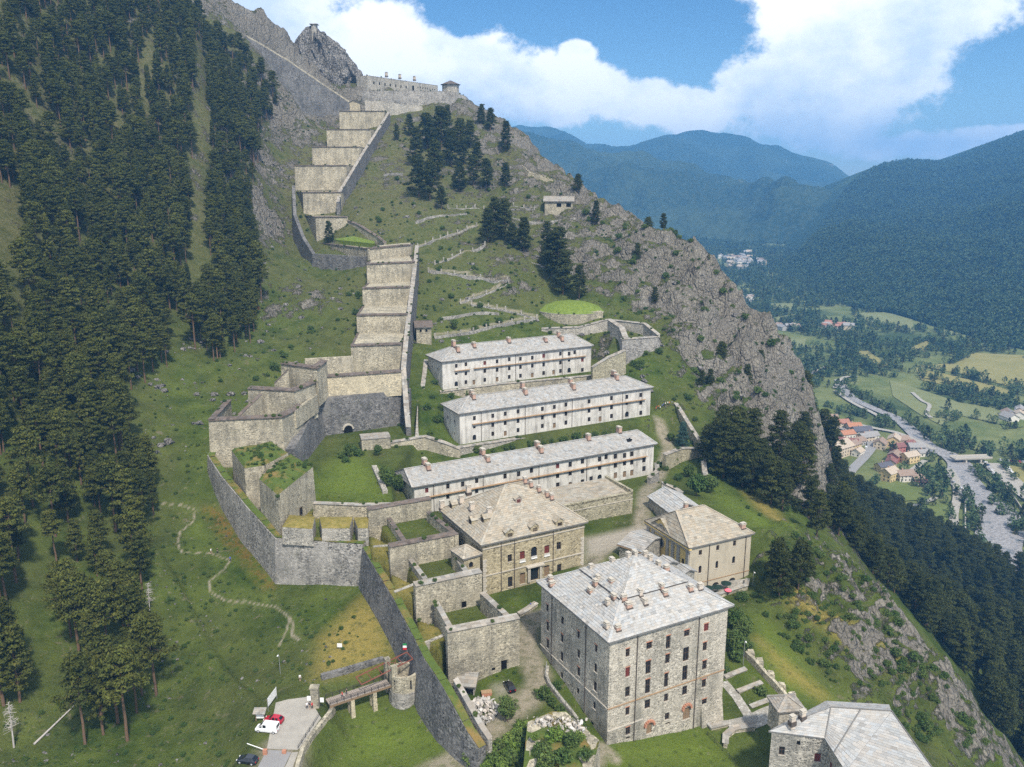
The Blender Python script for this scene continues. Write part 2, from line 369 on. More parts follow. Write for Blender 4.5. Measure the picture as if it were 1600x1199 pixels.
HID = [  # ground out of the photograph's sight (x, y, z, rockiness): behind the ridges, behind the camera side
 (215,470,-205,.4),(250,400,-225,.2),(200,560,-200,.4),(150,560,-150,.5),(170,700,-215,.3),(110,640,-115,.5),(120,800,-200,.3),(60,780,-80,.5),(40,900,-160,.3),(0,780,10,.5),(-40,860,0,.5),
 (-80,980,-60,.4),(-160,800,95,.6),(-230,720,130,.6),(-200,900,70,.5),(-330,640,150,.5),(-330,800,180,.5),(-420,560,175,.4),(-500,700,230,.4),(-600,500,240,.4),(-450,400,130,.3),(-600,300,150,.3),(-450,200,40,.2),
 (-300,120,-60,.1),(-150,90,-110,0),(0,90,-125,0),(60,110,-128,0),(130,130,-155,.3),(200,150,-190,.2),(280,220,-232,.1),(330,330,-240,0),(380,420,-245,0),(330,520,-245,0),(420,300,-250,0),(300,640,-240,0),(500,500,-260,0),(260,760,-240,.1),
]
cp = [(*at(u, v, Y), r) for u, v, Y, r in CT] + HID
cp = np.array(cp)
def tps_fit(P, z, lam=.02):
    n = len(P); d2 = ((P[:, None] - P[None]) ** 2).sum(-1)
    K = .5 * d2 * np.log(d2 + 1e-9); K[np.arange(n), np.arange(n)] = lam
    A = np.zeros((n + 3, n + 3)); A[:n, :n] = K; A[:n, n] = 1; A[:n, n + 1:] = P; A[n:, :n] = A[:n, n:].T
    return np.linalg.solve(A, np.concatenate([z, np.zeros(3)]))
def tps_eval(W, P, Q):
    out = np.empty(len(Q))
    for i in range(0, len(Q), 20000):
        q = Q[i:i + 20000]; d2 = ((q[:, None] - P[None]) ** 2).sum(-1)
        out[i:i + 20000] = (.5 * d2 * np.log(d2 + 1e-9)) @ W[:len(P)] + W[len(P)] + q @ W[len(P) + 1:]
    return out
GX0, GX1, GY0, GY1, GS = -640, 560, 70, 1010, 4.0
gx = np.arange(GX0, GX1 + .1, GS); gy = np.arange(GY0, GY1 + .1, GS)
QQ = np.stack(np.meshgrid(gx, gy), -1).reshape(-1, 2) / 100
PP = cp[:, :2] / 100
G_Z = tps_eval(tps_fit(PP, cp[:, 2]), PP, QQ).reshape(len(gy), len(gx))
def idw(Q):
    out = np.empty(len(Q))
    for i in range(0, len(Q), 20000):
        d2 = ((Q[i:i + 20000, None] - PP[None]) ** 2).sum(-1) + .004; w = d2 ** -1.6; out[i:i + 20000] = (w * cp[None, :, 3]).sum(1) / w.sum(1)
    return out
G_R = idw(QQ).reshape(len(gy), len(gx))
def bil(G, x, y):
    fx = np.clip((np.asarray(x, float) - GX0) / GS, 0, len(gx) - 1.001); fy = np.clip((np.asarray(y, float) - GY0) / GS, 0, len(gy) - 1.001)
    i = fx.astype(int); j = fy.astype(int); a = fx - i; b = fy - j
    return (G[j, i] * (1 - a) + G[j, i + 1] * a) * (1 - b) + (G[j + 1, i] * (1 - a) + G[j + 1, i + 1] * a) * b
def seg_dist(x, y, pts, closed=False):
    d = np.full(np.shape(x), 1e9); n = len(pts)
    for k in range(n if closed else n - 1):
        a, b = pts[k], pts[(k + 1) % n]; ex, ey = b[0] - a[0], b[1] - a[1]; l2 = ex * ex + ey * ey + 1e-9
        t = np.clip(((x - a[0]) * ex + (y - a[1]) * ey) / l2, 0, 1)
        d = np.minimum(d, np.hypot(x - a[0] - t * ex, y - a[1] - t * ey))
    return d
def inside(x, y, pts):
    c = np.zeros(np.shape(x), bool); n = len(pts)
    for k in range(n):
        a, b = pts[k], pts[(k + 1) % n]
        if a[1] == b[1]: continue
        c ^= ((a[1] > y) != (b[1] > y)) & (x < (b[0] - a[0]) * (y - a[1]) / (b[1] - a[1]) + a[0])
    return c
PADS = []                                           # levelled ground: (polygon xy, z or plane, blend width)
def pad(pts, z, blend=2.0, fall=(0, 0)):            # pts photo pixels at level z, or (x, y) tuples of Vectors
    poly = [atz(p[0], p[1], z) if not isinstance(p, Vector) else p for p in pts]
    poly = [(p[0], p[1]) for p in poly]
    PADS.append((poly, z, blend)); return poly
def H(x, y):
    x = np.asarray(x, float); y = np.asarray(y, float); z = bil(G_Z, x, y)
    for poly, pz, bl in PADS:
        xs = [p[0] for p in poly]; ys = [p[1] for p in poly]
        m = (x > min(xs) - bl) & (x < max(xs) + bl) & (y > min(ys) - bl) & (y < max(ys) + bl)
        if not np.any(m): continue
        xm, ym = (x[m], y[m]) if x.shape else (x, y)
        ins = inside(xm, ym, poly); d = seg_dist(xm, ym, poly, True)
        w = np.where(ins, 1.0, np.clip(1 - d / bl, 0, 1)); w = w * w * (3 - 2 * w)
        if x.shape: z[m] = z[m] * (1 - w) + pz * w
        else: z = z * (1 - w) + pz * w
    return z
def hz(x, y): return float(H(np.array([x]), np.array([y]))[0])
def rock_amp(x, y): return np.clip((bil(G_R, x, y) - .25) / .6, 0, 1)
_p, _q = at(246, 850, 222), at(404, 1078, 164)
BANK = ((_p.x, _p.y), (_q.x, _q.y)); BSIDE = 1 if ((-200 - _p.x) * (_q.y - _p.y) - (150 - _p.y) * (_q.x - _p.x)) > 0 else -1
def relief(x, y):
    r = rock_amp(x, y)
    rr = r * (ridged(x / 40, y / 40, 5, 3, .58) * 6.5 + ridged((x + y * .4) / 15, y / 19, 3, 23, .5) * 1.8 - 1.5)
    bz = bil(G_Z, x, y); sx = bz / 13 + 1.3 * fbm(x / 55, y / 55, 3, 33); tt = sx - np.floor(sx); rr = rr + np.clip((bil(G_R, x, y) - .5) / .4, 0, 1) * (tt ** 3 - tt) * 9
    soft = fbm(x / 22, y / 22, 4, 9) * .7 * np.clip(bil(G_R, x, y) * 3, 0, 1) + fbm(x / 9, y / 9, 3, 19) * .22
    a, b = BANK; ex, ey = b[0] - a[0], b[1] - a[1]; L_ = math.hypot(ex, ey); tt = ((x - a[0]) * ex + (y - a[1]) * ey) / L_ ** 2; sd = ((x - a[0]) * ey - (y - a[1]) * ex) / L_   # meadow bank left of the path
    e = np.clip((tt + .15) / .2, 0, 1) * np.clip((1.1 - tt) / .2, 0, 1); st = np.clip((sd + 1.6) / 3.2, 0, 1) if BSIDE > 0 else np.clip((1.6 - sd) / 3.2, 0, 1)
    soft = soft + e * st * st * (3 - 2 * st) * 2.6 * np.exp(-np.abs(sd) / 22)
    s1, d1 = x * .5 + y * .86, x * .86 - y * .5; cl = np.clip((bil(G_R, x, y) - .55) / .35, 0, 1) * (x > 40)
    rr = rr + cl * (ridged(s1 / 30, d1 / 75, 4, 83, .58) * 8.0 + ridged(s1 / 11, d1 / 26, 3, 87, .5) * 2.4 - 4)
    return rr + soft
def in_pads(x, y, bl=3.0):
    w = np.zeros(np.shape(x))
    for poly, pz, b in PADS:
        w = np.maximum(w, np.where(inside(x, y, poly), 1.0, np.clip(1 - seg_dist(x, y, poly, True) / bl, 0, 1)))
    return w
def HR(x, y):
    x = np.atleast_1d(np.asarray(x, float)); y = np.atleast_1d(np.asarray(y, float))
    return H(x, y) + relief(x, y) * (1 - in_pads(x, y))
def hits(us, vs, t0=85, t1=1100, n=620, rough=False):
    """where view rays first meet the mountain side -> array of xyz (nan if none)"""
    us = np.asarray(us, float); vs = np.asarray(vs, float); d = (vs - 599.5) / F
    rx, ry, rz = (us - 800) / F, CP - SP * d, -SP - CP * d
    ts = np.geomspace(t0, t1, n); out = np.full((len(us), 3), np.nan)
    for i in range(0, len(us), 400):
        sl = slice(i, i + 400)
        X = rx[sl, None] * ts; Y = ry[sl, None] * ts; Z = rz[sl, None] * ts
        f = HR if rough else H
        Hh = f(X.ravel(), Y.ravel()).reshape(X.shape)
        g = Z - Hh; below = g < 0
        k = below.argmax(1); ok = below.any(1) & (k > 0)
        rows = np.nonzero(ok)[0]; kk = k[rows]
        a = g[rows, kk - 1] / (g[rows, kk - 1] - g[rows, kk]); t = ts[kk - 1] + (ts[kk] - ts[kk - 1]) * a
        o = np.stack([rx[sl][rows] * t, ry[sl][rows] * t, rz[sl][rows] * t], -1)
        out[i + rows] = o
    return out
def hit(u, v):
    p = hits([u], [v])[0]; return Vector(p)
def hpts(pix): return [Vector(p) for p in hits([p[0] for p in pix], [p[1] for p in pix])]

# --- levelled ground inside the fort
z_b1, z_b2, z_b3 = -83.0, -94.4, -106.0
P_lot = pad([(424, 1090), (485, 1083), (510, 1125), (462, 1185), (440, 1230), (350, 1230), (400, 1160)], -110.5, 5)
pad([(694, 611), (922, 583), (945, 570), (700, 600)], z_b1, 4)
pad([(720, 697), (1013, 654), (1020, 640), (700, 672)], z_b2, 4)
pad([(648, 812), (1016, 748), (1026, 740), (655, 775)], z_b3 + 1, 3)
pad([(700, 985), (786, 962), (752, 925), (676, 940)], -101.8, 1.2)         # inner court 1
pad([(655, 913), (748, 893), (713, 862), (632, 875)], -97.0, 1.2)          # inner court 2
pad([(616, 853), (708, 835), (674, 806), (596, 822)], -93.2, 1.2)          # inner court 3
pad([(652, 968), (698, 985), (692, 1010), (655, 1000)], -101.8, 1.2)       # outer terrace 1
pad([(611, 896), (649, 915), (647, 932), (618, 930)], -97.2, 1.2)
pad([(577, 836), (608, 850), (606, 870), (582, 866)], -93.6, 1.2)
P_court = pad([(915, 880), (1000, 850), (1018, 815), (990, 823), (912, 842)], -102.0, 5)
pad([(757, 932), (838, 956), (856, 925), (846, 900), (910, 884), (800, 905)], -104.2, 4)
pad([(488, 784), (612, 780), (606, 742), (648, 690), (648, 661), (600, 662), (548, 667), (494, 676), (482, 700), (476, 738)], -92.4, 2.0)
P_cas = pad([(442, 834), (566, 840), (574, 800), (496, 786)], -94.9, 1.5)
pad([(437, 775), (492, 735), (452, 712), (405, 750)], -90.0, 2)
P_patio = pad([(1078, 930), (1166, 912), (1168, 905), (1085, 915)], -109.0, 2)

def polar_sheet(name, a0, a1, na, r0, r1, nr, zfun, keep=None):
    ang = np.linspace(R(a0), R(a1), na); rad = np.geomspace(r0, r1, nr)
    A, RR = np.meshgrid(ang, rad); X = RR * np.sin(A); Y = RR * np.cos(A)
    Z, attrs = zfun(X.ravel(), Y.ravel()); X = X.ravel(); Y = Y.ravel()
    if 'dx' in attrs: X = X + attrs.pop('dx'); Y = Y + attrs.pop('dy')
    me = bpy.data.meshes.new(name)
    idx = np.arange(na * nr).reshape(nr, na)
    q = np.stack([idx[:-1, :-1], idx[:-1, 1:], idx[1:, 1:], idx[1:, :-1]], -1).reshape(-1, 4)
    if keep is not None: q = q[keep(Z)[q].any(1)]
    used = np.unique(q); remap = np.full(na * nr, -1); remap[used] = np.arange(len(used)); q = remap[q]
    co = np.stack([X, Y, Z], -1)[used]
    me.vertices.add(len(co)); me.vertices.foreach_set('co', co.ravel())
    me.loops.add(q.size); me.loops.foreach_set('vertex_index', q.ravel().astype(np.int32))
    me.polygons.add(len(q)); me.polygons.foreach_set('loop_start', np.arange(0, q.size, 4, dtype=np.int32))
    me.polygons.foreach_set('use_smooth', np.ones(len(q), bool))
    for k, a in attrs.items():
        t_ = me.attributes.new(k, 'FLOAT', 'POINT'); t_.data.foreach_set('value', np.asarray(a, np.float32)[used])
    me.update(); me.validate()
    o = bpy.data.objects.new(name, me); COL.objects.link(o); return o

# --- ground cover zones in plan: paths, dry grass, trodden earth, lush grass
def plan(pix): return [(p.x, p.y) for p in hpts(pix)]
z7 = zv(340, 980, .225); z8 = zv(680, 1000, .2625); z2 = zv(400, 750, .25); z4 = zv(560, 820, .2752)
PATHS = [  # (photo pixels, half width m)
 ([(250, 786), (285, 790), (305, 797), (302, 815), (281, 832), (277, 850), (285, 864), (330, 865), (360, 876), (350, 890), (326, 910), (330, 926), (352, 938), (390, 941), (430, 948), (452, 964), (448, 985), (436, 1010)], .22),
 ([(452, 964), (458, 975), (456, 992), (468, 1000)], .3),
 ([z8(-60, 800), z8(120, 720), z8(270, 630), z8(340, 550), z8(450, 420), z8(560, 340), z8(610, 280), z8(620, 220), z8(590, 160), z8(545, 60), (822, 990), (832, 965)], 2.6),
 ([(936, 1190), (942, 1170), (960, 1185)], 1.2),
 ([(843, 965), (900, 925), (925, 880), (950, 850), (1000, 830), (1005, 800), (1008, 770), (1035, 730), (1045, 700), (1030, 660)], 2.2),
 ([(655, 384), (745, 357)], .7), ([(757, 392), (680, 412)], .7), ([(672, 424), (793, 444), (720, 472), (839, 494), (680, 523)], .8), ([(440, 1175), (430, 1230)], 4),
]
PATHS_XY = [([(p.x, p.y) for p in hpts(pts)], w) for pts, w in PATHS]
DRY = [plan([(500, 1000), (565, 935), (600, 960), (612, 1020), (560, 1050), (490, 1062)]), plan([(440, 808), (570, 800), (572, 840), (440, 832)]),
       plan([(654, 966), (694, 984), (690, 1010), (655, 1000)]), plan([(612, 896), (648, 914), (646, 932), (618, 930)]), plan([(578, 834), (606, 850), (606, 872), (582, 868)]),
       plan([(1210, 925), (1260, 950), (1330, 1010), (1400, 1050), (1395, 1062), (1310, 1030), (1240, 975)]), plan([(1160, 765), (1215, 800), (1240, 830), (1225, 830), (1190, 800)]),
       plan([(1185, 1000), (1235, 1040), (1290, 1085), (1285, 1095), (1230, 1060)])]
DIRT = [plan([(915, 878), (1000, 848), (1016, 822), (990, 824), (912, 842)]), plan([(772, 1073), (790, 1070), (796, 1082), (780, 1086)])]
LUSH = [plan([(495, 780), (600, 775), (585, 735), (550, 700), (520, 725)]), plan([(1110, 750), (1180, 800), (1230, 840), (1200, 840), (1120, 790)]), plan([(1190, 970), (1240, 1020), (1300, 1100), (1210, 1090), (1180, 1020)]),
        plan([(560, 1110), (660, 1110), (720, 1160), (600, 1190), (520, 1195)]), plan([(945, 1160), (1090, 1128), (1150, 1199), (960, 1199)])]
RED = [plan([(325, 795), (345, 800), (400, 880), (425, 915), (415, 915), (360, 850)])]
LOT_XY = P_lot
def zone(x, y, polys, bl):
    w = np.zeros(len(x))
    for p in polys:
        s = np.clip(seg_dist(x, y, p, True) / bl, 0, 1); w = np.maximum(w, np.where(inside(x, y, p), .5 + .5 * s, .5 - .5 * s))
    return w
def hill(x, y):
    base = H(x, y); r = bil(G_R, x, y); ra = rock_amp(x, y); fl = 1 - in_pads(x, y)
    z = base + relief(x, y) * fl
    path = np.zeros(len(x))
    for pts, w in PATHS_XY: path = np.maximum(path, np.clip(1.6 - seg_dist(x, y, pts) / w, 0, 1))
    dx = ra * fl * (pn(x / 7, z / 7, 41) * 1.5 + pn(x / 2.6, z / 2.6, 43) * .55); dy = ra * fl * (pn(y / 7, z / 7, 47) * 1.5 + pn(y / 2.6, z / 2.6, 51) * .55)
    z = z + ra * fl * (ridged(x / 6.5, y / 6.5, 3, 61, .55) * .75)
    return z, dict(dx=dx, dy=dy, rock=r, path=path, dry=zone(x, y, DRY, 3), dirt=np.maximum(zone(x, y, DIRT, 2), 0), lush=zone(x, y, LUSH, 5), red=zone(x, y, RED, 3))
def terrain_mat():
    t = NT('mountain_ground', .95, .05)
    n1 = t.noise(.02, 6, .6); n2 = t.noise(.11, 6, .62); n3 = t.noise(.55, 6, .7); n4 = t.noise(2.6, 4, .7)
    A = lambda k: t.attr(k, 'Fac')
    g = t.mix(t.rng(n2, .32, .68), (.036, .066, .010), (.122, .163, .030))
    g = t.mix(t.rng(n1, .38, .6, 0, .36), g, (.14, .128, .055))
    g = t.mix(t.rng(n3, .55, .72, 0, .7), g, (.078, .108, .021))
    g = t.mix(t.rng(t.noise(.3, 6, .7, dist=.6), .60, .70, 0, .8), g, (.21, .18, .12))
    sz = t.node('ShaderNodeSeparateXYZ'); t.L(t.pos(), sz.inputs[0]); dryness = t.math('MULTIPLY', t.rng(sz.outputs[2], -85, 0), t.rng(n2, .3, .55, .25, .85), True)
    g = t.mix(dryness, g, t.mix(t.rng(n3, .35, .65), (.085, .088, .032), (.215, .192, .105)))   # thinner, drier turf higher up
    g = t.mix(A('lush'), g, t.mix(n3, (.09, .145, .018), (.20, .245, .045)))
    g = t.mix(t.math('MULTIPLY', A('dry'), t.rng(n3, .25, .5), True), g, t.mix(n2, (.36, .275, .075), (.26, .225, .065)))
    g = t.mix(t.math('MULTIPLY', A('red'), t.rng(n3, .4, .6), True), g, (.24, .12, .035))
    g = t.mix(t.rng(n4, .3, .7, 0, .6), g, t.mix(1, g, (.38, .40, .36), 'MULTIPLY'))
    g = t.mix(t.rng(t.voro(.42), .0, .28, .75, 0), g, (.03, .045, .014))
    g = t.mix(t.rng(t.noise(.8, 6, .72, dist=.4), .60, .68, 0, .65), g, (.225, .195, .135))
    # rock: slope, surveyed rockiness and noise
    sp = t.node('ShaderNodeSeparateXYZ'); t.L(t.nrm(), sp.inputs[0])
    k = t.math('ADD', t.math('MULTIPLY', A('rock'), .85), t.math('MULTIPLY', t.math('SUBTRACT', n2, .5), 1.5))
    k = t.math('ADD', k, t.math('MULTIPLY', t.math('SUBTRACT', n3, .5), .9))
    k = t.math('ADD', k, t.math('MULTIPLY', t.math('MULTIPLY', t.math('SUBTRACT', .78, sp.outputs[2]), 2.0), A('rock')))
    k = t.math('ADD', k, t.math('MULTIPLY', dryness, .2))
    k = t.rng(k, .44, .6)
    crack = t.voro(.22, t.mapping((1, 1, .55)), 'DISTANCE_TO_EDGE'); crack2 = t.voro(.8, t.mapping((1, 1, .6)), 'DISTANCE_TO_EDGE')
    rc = t.mix(t.rng(n3, .3, .7), (.125, .113, .094), (.285, .258, .21)); rc = t.mix(t.rng(n2, .4, .7, 0, .75), rc, (.15, .137, .12))
    rc = t.mix(t.rng(t.noise(.06, 6, .7, t.mapping((1, 1, .5))), .5, .64, 0, .6), rc, (.31, .29, .25))
    rc = t.mix(t.rng(t.noise(.9, 6, .75), .53, .62, 0, .5), rc, (.27, .265, .17))
    rc = t.mix(t.rng(crack2, 0, .05, .16, 0), rc, (.06, .055, .05)); rc = t.mix(t.rng(crack, 0, .03, .25, 0), rc, (.055, .05, .045))
    rc = t.mix(t.rng(n1, .45, .65, 0, .4), rc, (.235, .215, .185))
    c = t.mix(k, g, rc)
    dirt = t.mix(n3, (.24, .205, .15), (.37, .325, .25))
    c = t.mix(t.math('MULTIPLY', A('path'), t.rng(n3, .25, .55, .2, .9), True), c, dirt)
    c = t.mix(A('dirt'), c, t.mix(n2, dirt, (.40, .37, .31)))
    hb = t.math('ADD', t.math('MULTIPLY', n3, .5), t.math('MULTIPLY', n4, .3)); hb = t.math('ADD', hb, t.math('MULTIPLY', t.math('MULTIPLY', k, t.rng(crack2, 0, .2)), .4)); hb = t.math('ADD', hb, t.math('MULTIPLY', t.math('MULTIPLY', k, t.rng(crack, 0, .12)), .7))
    t.bump(hb, 1.0, 1.3)
    return t.col(c)
M['ground'] = terrain_mat()
hillside = polar_sheet('hillside', -46, 46, 640, 92, 1000, 620, hill, keep=lambda z: z > -262)
hillside.data.materials.append(M['ground']); tag(hillside, 'steep mountain side of grass and grey rock under the fortress', None, kind='structure')
# ------------------------------------------------------------------ builders: slate roofs, facades with real openings, walls
def gcol(lo=.68, hi=1.16, warm=.06):
    k = random.uniform(lo, hi)
    if random.random() < .07: k *= .72
    w = random.uniform(-warm, warm); return (k * (1 + w), k, k * (1 - w))
def slates(mb, a, b, c, d, course=.95, wmin=.7, wmax=1.5, lift=.04, thick=.07, rag=.04):
    a, b, c, d = map(Vector, (a, b, c, d)); n = ((b - a).cross(d - a))
    if n.length < 1e-6: n = (b - a).cross(c - a)
    n.normalize()
    if n.z < 0: n = -n
    rows = max(1, int(((d + c) / 2 - (a + b) / 2).length / course))
    for i in range(rows):
        t0 = i / rows; t1 = min(1, (i + 1.2) / rows)
        p0, p1, q0, q1 = a.lerp(d, t0), b.lerp(c, t0), a.lerp(d, t1), b.lerp(c, t1)
        w = (p1 - p0).length
        if w < .3: continue
        f = 0
        while f < 1:
            g = min(1, f + random.uniform(wmin, wmax) / w)
            if 1 - g < .4 / w: g = 1
            r = random.uniform(-rag, rag); up = n * (lift + thick + random.uniform(0, .03)); lo_ = n * lift
            dn = (p0 - q0).normalized() * r
            e0, e1 = p0.lerp(p1, f) + up + dn, p0.lerp(p1, g) + up + dn
            cc = gcol(.8, 1.1); mb.face([e0, e1, q0.lerp(q1, g) + lo_, q0.lerp(q1, f) + lo_], cc)
            mb.face([e0 - n * thick, e1 - n * thick, e1, e0], cc); f = g
def hip_roof(root, E, ridge, mat, course=.95, wmin=.7, wmax=1.5, thick=.3, name='roof'):
    """E: four eave corners fl, fr, br, bl; ridge: two points (left, right), equal for a pyramid"""
    r0, r1 = ridge; mb = MB(); dn = Vector((0, 0, -thick))
    planes = [(E[0], E[1], r1, r0), (E[1], E[2], r1, r1), (E[2], E[3], r0, r1), (E[3], E[0], r0, r0)]
    for p in planes:
        q = list(p[:3]) if (p[2] - p[3]).length < 1e-4 else list(p); mb.face(q)
        mb.face([p[0] + dn, p[1] + dn, p[1], p[0]])
    mb.face([e + dn for e in E[::-1]])
    roof = mb.build(name, M['slab'], root)
    sb = MB()
    for p in planes: slates(sb, *p, course, wmin, wmax)
    for p, q in ((E[0], r0), (E[1], r1), (E[2], r1), (E[3], r0), (r0, r1)):        # ridge and hip stones
        L_ = (q - p).length
        if L_ < .5: continue
        n = int(L_ / 1.1) + 1; ax = (q - p) / n; sd = Vector((-ax.y, ax.x, 0)).normalized() * .28
        for i in range(n): sb.box(p + ax * i - sd + Vector((0, 0, .1)), ax * .97, sd * 2, Vector((0, 0, .09)), gcol(.95, 1.2))
    s = sb.build('slates', mat, roof); s['kind'] = 'stuff'
    return roof, planes
_wcache = {}
def window_mesh(kind, w, h):
    """frame and pane for an opening w x h; local x along the wall, y inwards, origin at the sill centre"""
    key = (kind, round(w, 1), round(h, 1))
    if key in _wcache: return _wcache[key]
    w, h = key[1], key[2]; fb = MB(); pb = MB(); t = min(.1, w * .1); D = .3
    hw = w / 2
    def bar(x0, z0, x1, z1, y0=D - .1, y1=D): fb.box((x0, y0, z0), (x1 - x0, 0, 0), (0, y1 - y0, 0), (0, 0, z1 - z0))
    pb.face([(-hw, D + .02, 0), (hw, D + .02, 0), (hw, D + .02, h), (-hw, D + .02, h)])
    if kind in 'wra':
        bar(-hw, 0, -hw + t, h); bar(hw - t, 0, hw, h); bar(-hw, 0, hw, t); bar(-hw, h - t, hw, h)
        if kind != 'a': bar(-t * .4, t, t * .4, h - t); bar(-hw + t, h * .55, hw - t, h * .55 + t * .7)
    elif kind == 'd':
        n = max(3, int(w / .3))
        for k in range(n): bar(-hw + w * k / n + .015, 0, -hw + w * (k + 1) / n - .015, h * .8, D - .06 - .015 * (k % 2), D)
        bar(-hw, h * .8, hw, h * .8 + .1)
    else:                                                     # plain unglazed opening: a worn timber lintel and jamb
        bar(-hw, h - t, hw, h, D - .05, D); bar(-hw, 0, -hw + t * .6, h, D - .05, D)
    fm = {'w': M['wood_dark'], 'r': M['red'], 'a': M['wood_dark'], 'd': M['wood'], 'o': M['wood_dark']}[kind]
    _wcache[key] = (fb.mesh('window_frame', fm), pb.mesh('window_pane', M['red'] if kind == 'r' else (M['glass'] if kind in 'wa' else M['dark'])))
    return _wcache[key]
def facade(root, start, D, length, h, openings, mat, name='wall', depth=.32, surround=None):
    """wall skin from start (bottom left seen from outside) along D, with recessed openings (s, z, w, h, kind): s centre, z sill"""
    Nn = Vector((D.y, -D.x, 0)); up = Vector((0, 0, 1)); mb = MB()
    ops = []
    for s, z, w, hh, k in openings:
        s0, s1, z0, z1 = max(.15, s - w / 2), min(length - .15, s + w / 2), max(0.0, z), min(h - .1, z + hh)
        if s1 - s0 > .15 and z1 - z0 > .15: ops.append((s0, s1, z0, z1, k))
    xs = sorted({0, length, *[o[0] for o in ops], *[o[1] for o in ops]}); zs = sorted({0, h, *[o[2] for o in ops], *[o[3] for o in ops]})
    P = lambda s, z, d=0: start + D * s + up * z - Nn * d
    for i in range(len(xs) - 1):
        j0 = None
        for j in range(len(zs) - 1):
            cx, cz = (xs[i] + xs[i + 1]) / 2, (zs[j] + zs[j + 1]) / 2
            solid = not any(o[0] < cx < o[1] and o[2] < cz < o[3] for o in ops)
            if solid and j0 is None: j0 = j
            if j0 is not None and (not solid or j == len(zs) - 2):
                j1 = j if not solid else j + 1
                mb.face([P(xs[i], zs[j0]), P(xs[i + 1], zs[j0]), P(xs[i + 1], zs[j1]), P(xs[i], zs[j1])]); j0 = None
    for s0, s1, z0, z1, k in ops:
        d = depth + .04
        mb.face([P(s0, z0), P(s0, z0, d), P(s0, z1, d), P(s0, z1)]); mb.face([P(s1, z0, d), P(s1, z0), P(s1, z1), P(s1, z1, d)])
        mb.face([P(s0, z0), P(s1, z0), P(s1, z0, d), P(s0, z0, d)]); mb.face([P(s0, z1, d), P(s1, z1, d), P(s1, z1), P(s0, z1)])
        if k == 'a':                                       # round head: fill the two spandrels
            r = (s1 - s0) / 2; cx = (s0 + s1) / 2; zc = z1 - r
            for sg in (-1, 1):
                arc = [P(cx + sg * r * math.cos(q), zc + r * math.sin(q)) for q in np.linspace(0, math.pi / 2, 6)]
                for e in range(5):
                    mb.face([P(cx + sg * r, z1), arc[e], arc[e + 1]]); n_ = -Nn * d
                    mb.face([arc[e], arc[e + 1], arc[e + 1] + n_, arc[e] + n_])
    wl = mb.build(name, mat, root)
    rz = math.atan2(D.y, D.x); o0 = wloc(root)
    for s0, s1, z0, z1, k in ops:
        w, hh = s1 - s0, z1 - z0; fm, pm = window_mesh(k, w, hh); rw, rh = round(w, 1), round(hh, 1)
        loc = P((s0 + s1) / 2, z0) - o0
        nm = 'door' if k == 'd' or (k == 'a' and w > 1.7) else ('opening' if k == 'o' else 'window')
        fo = link(nm, fm, root, loc, rz, (w / rw if rw else 1, 1, hh / rh if rh else 1)); link('pane' if nm != 'door' else 'door_leaf', pm, fo)
        if surround and k in 'wrda':
            sb = MB(); sb.box((-w / 2 - .12, -.12, -.14), (w + .24, 0, 0), (0, .2, 0), (0, 0, .13)); so = link('sill', sb.mesh('sill', M['trim']), fo)
            if random.random() < surround and k != 'a':
                lb = MB(); lb.box((-w / 2 - .1, -.04, hh), (w + .2, 0, 0), (0, .1, 0), (0, 0, .22)); link('lintel', lb.mesh('lintel', M['brick']), fo)
            so.scale = fo.scale
    return wl
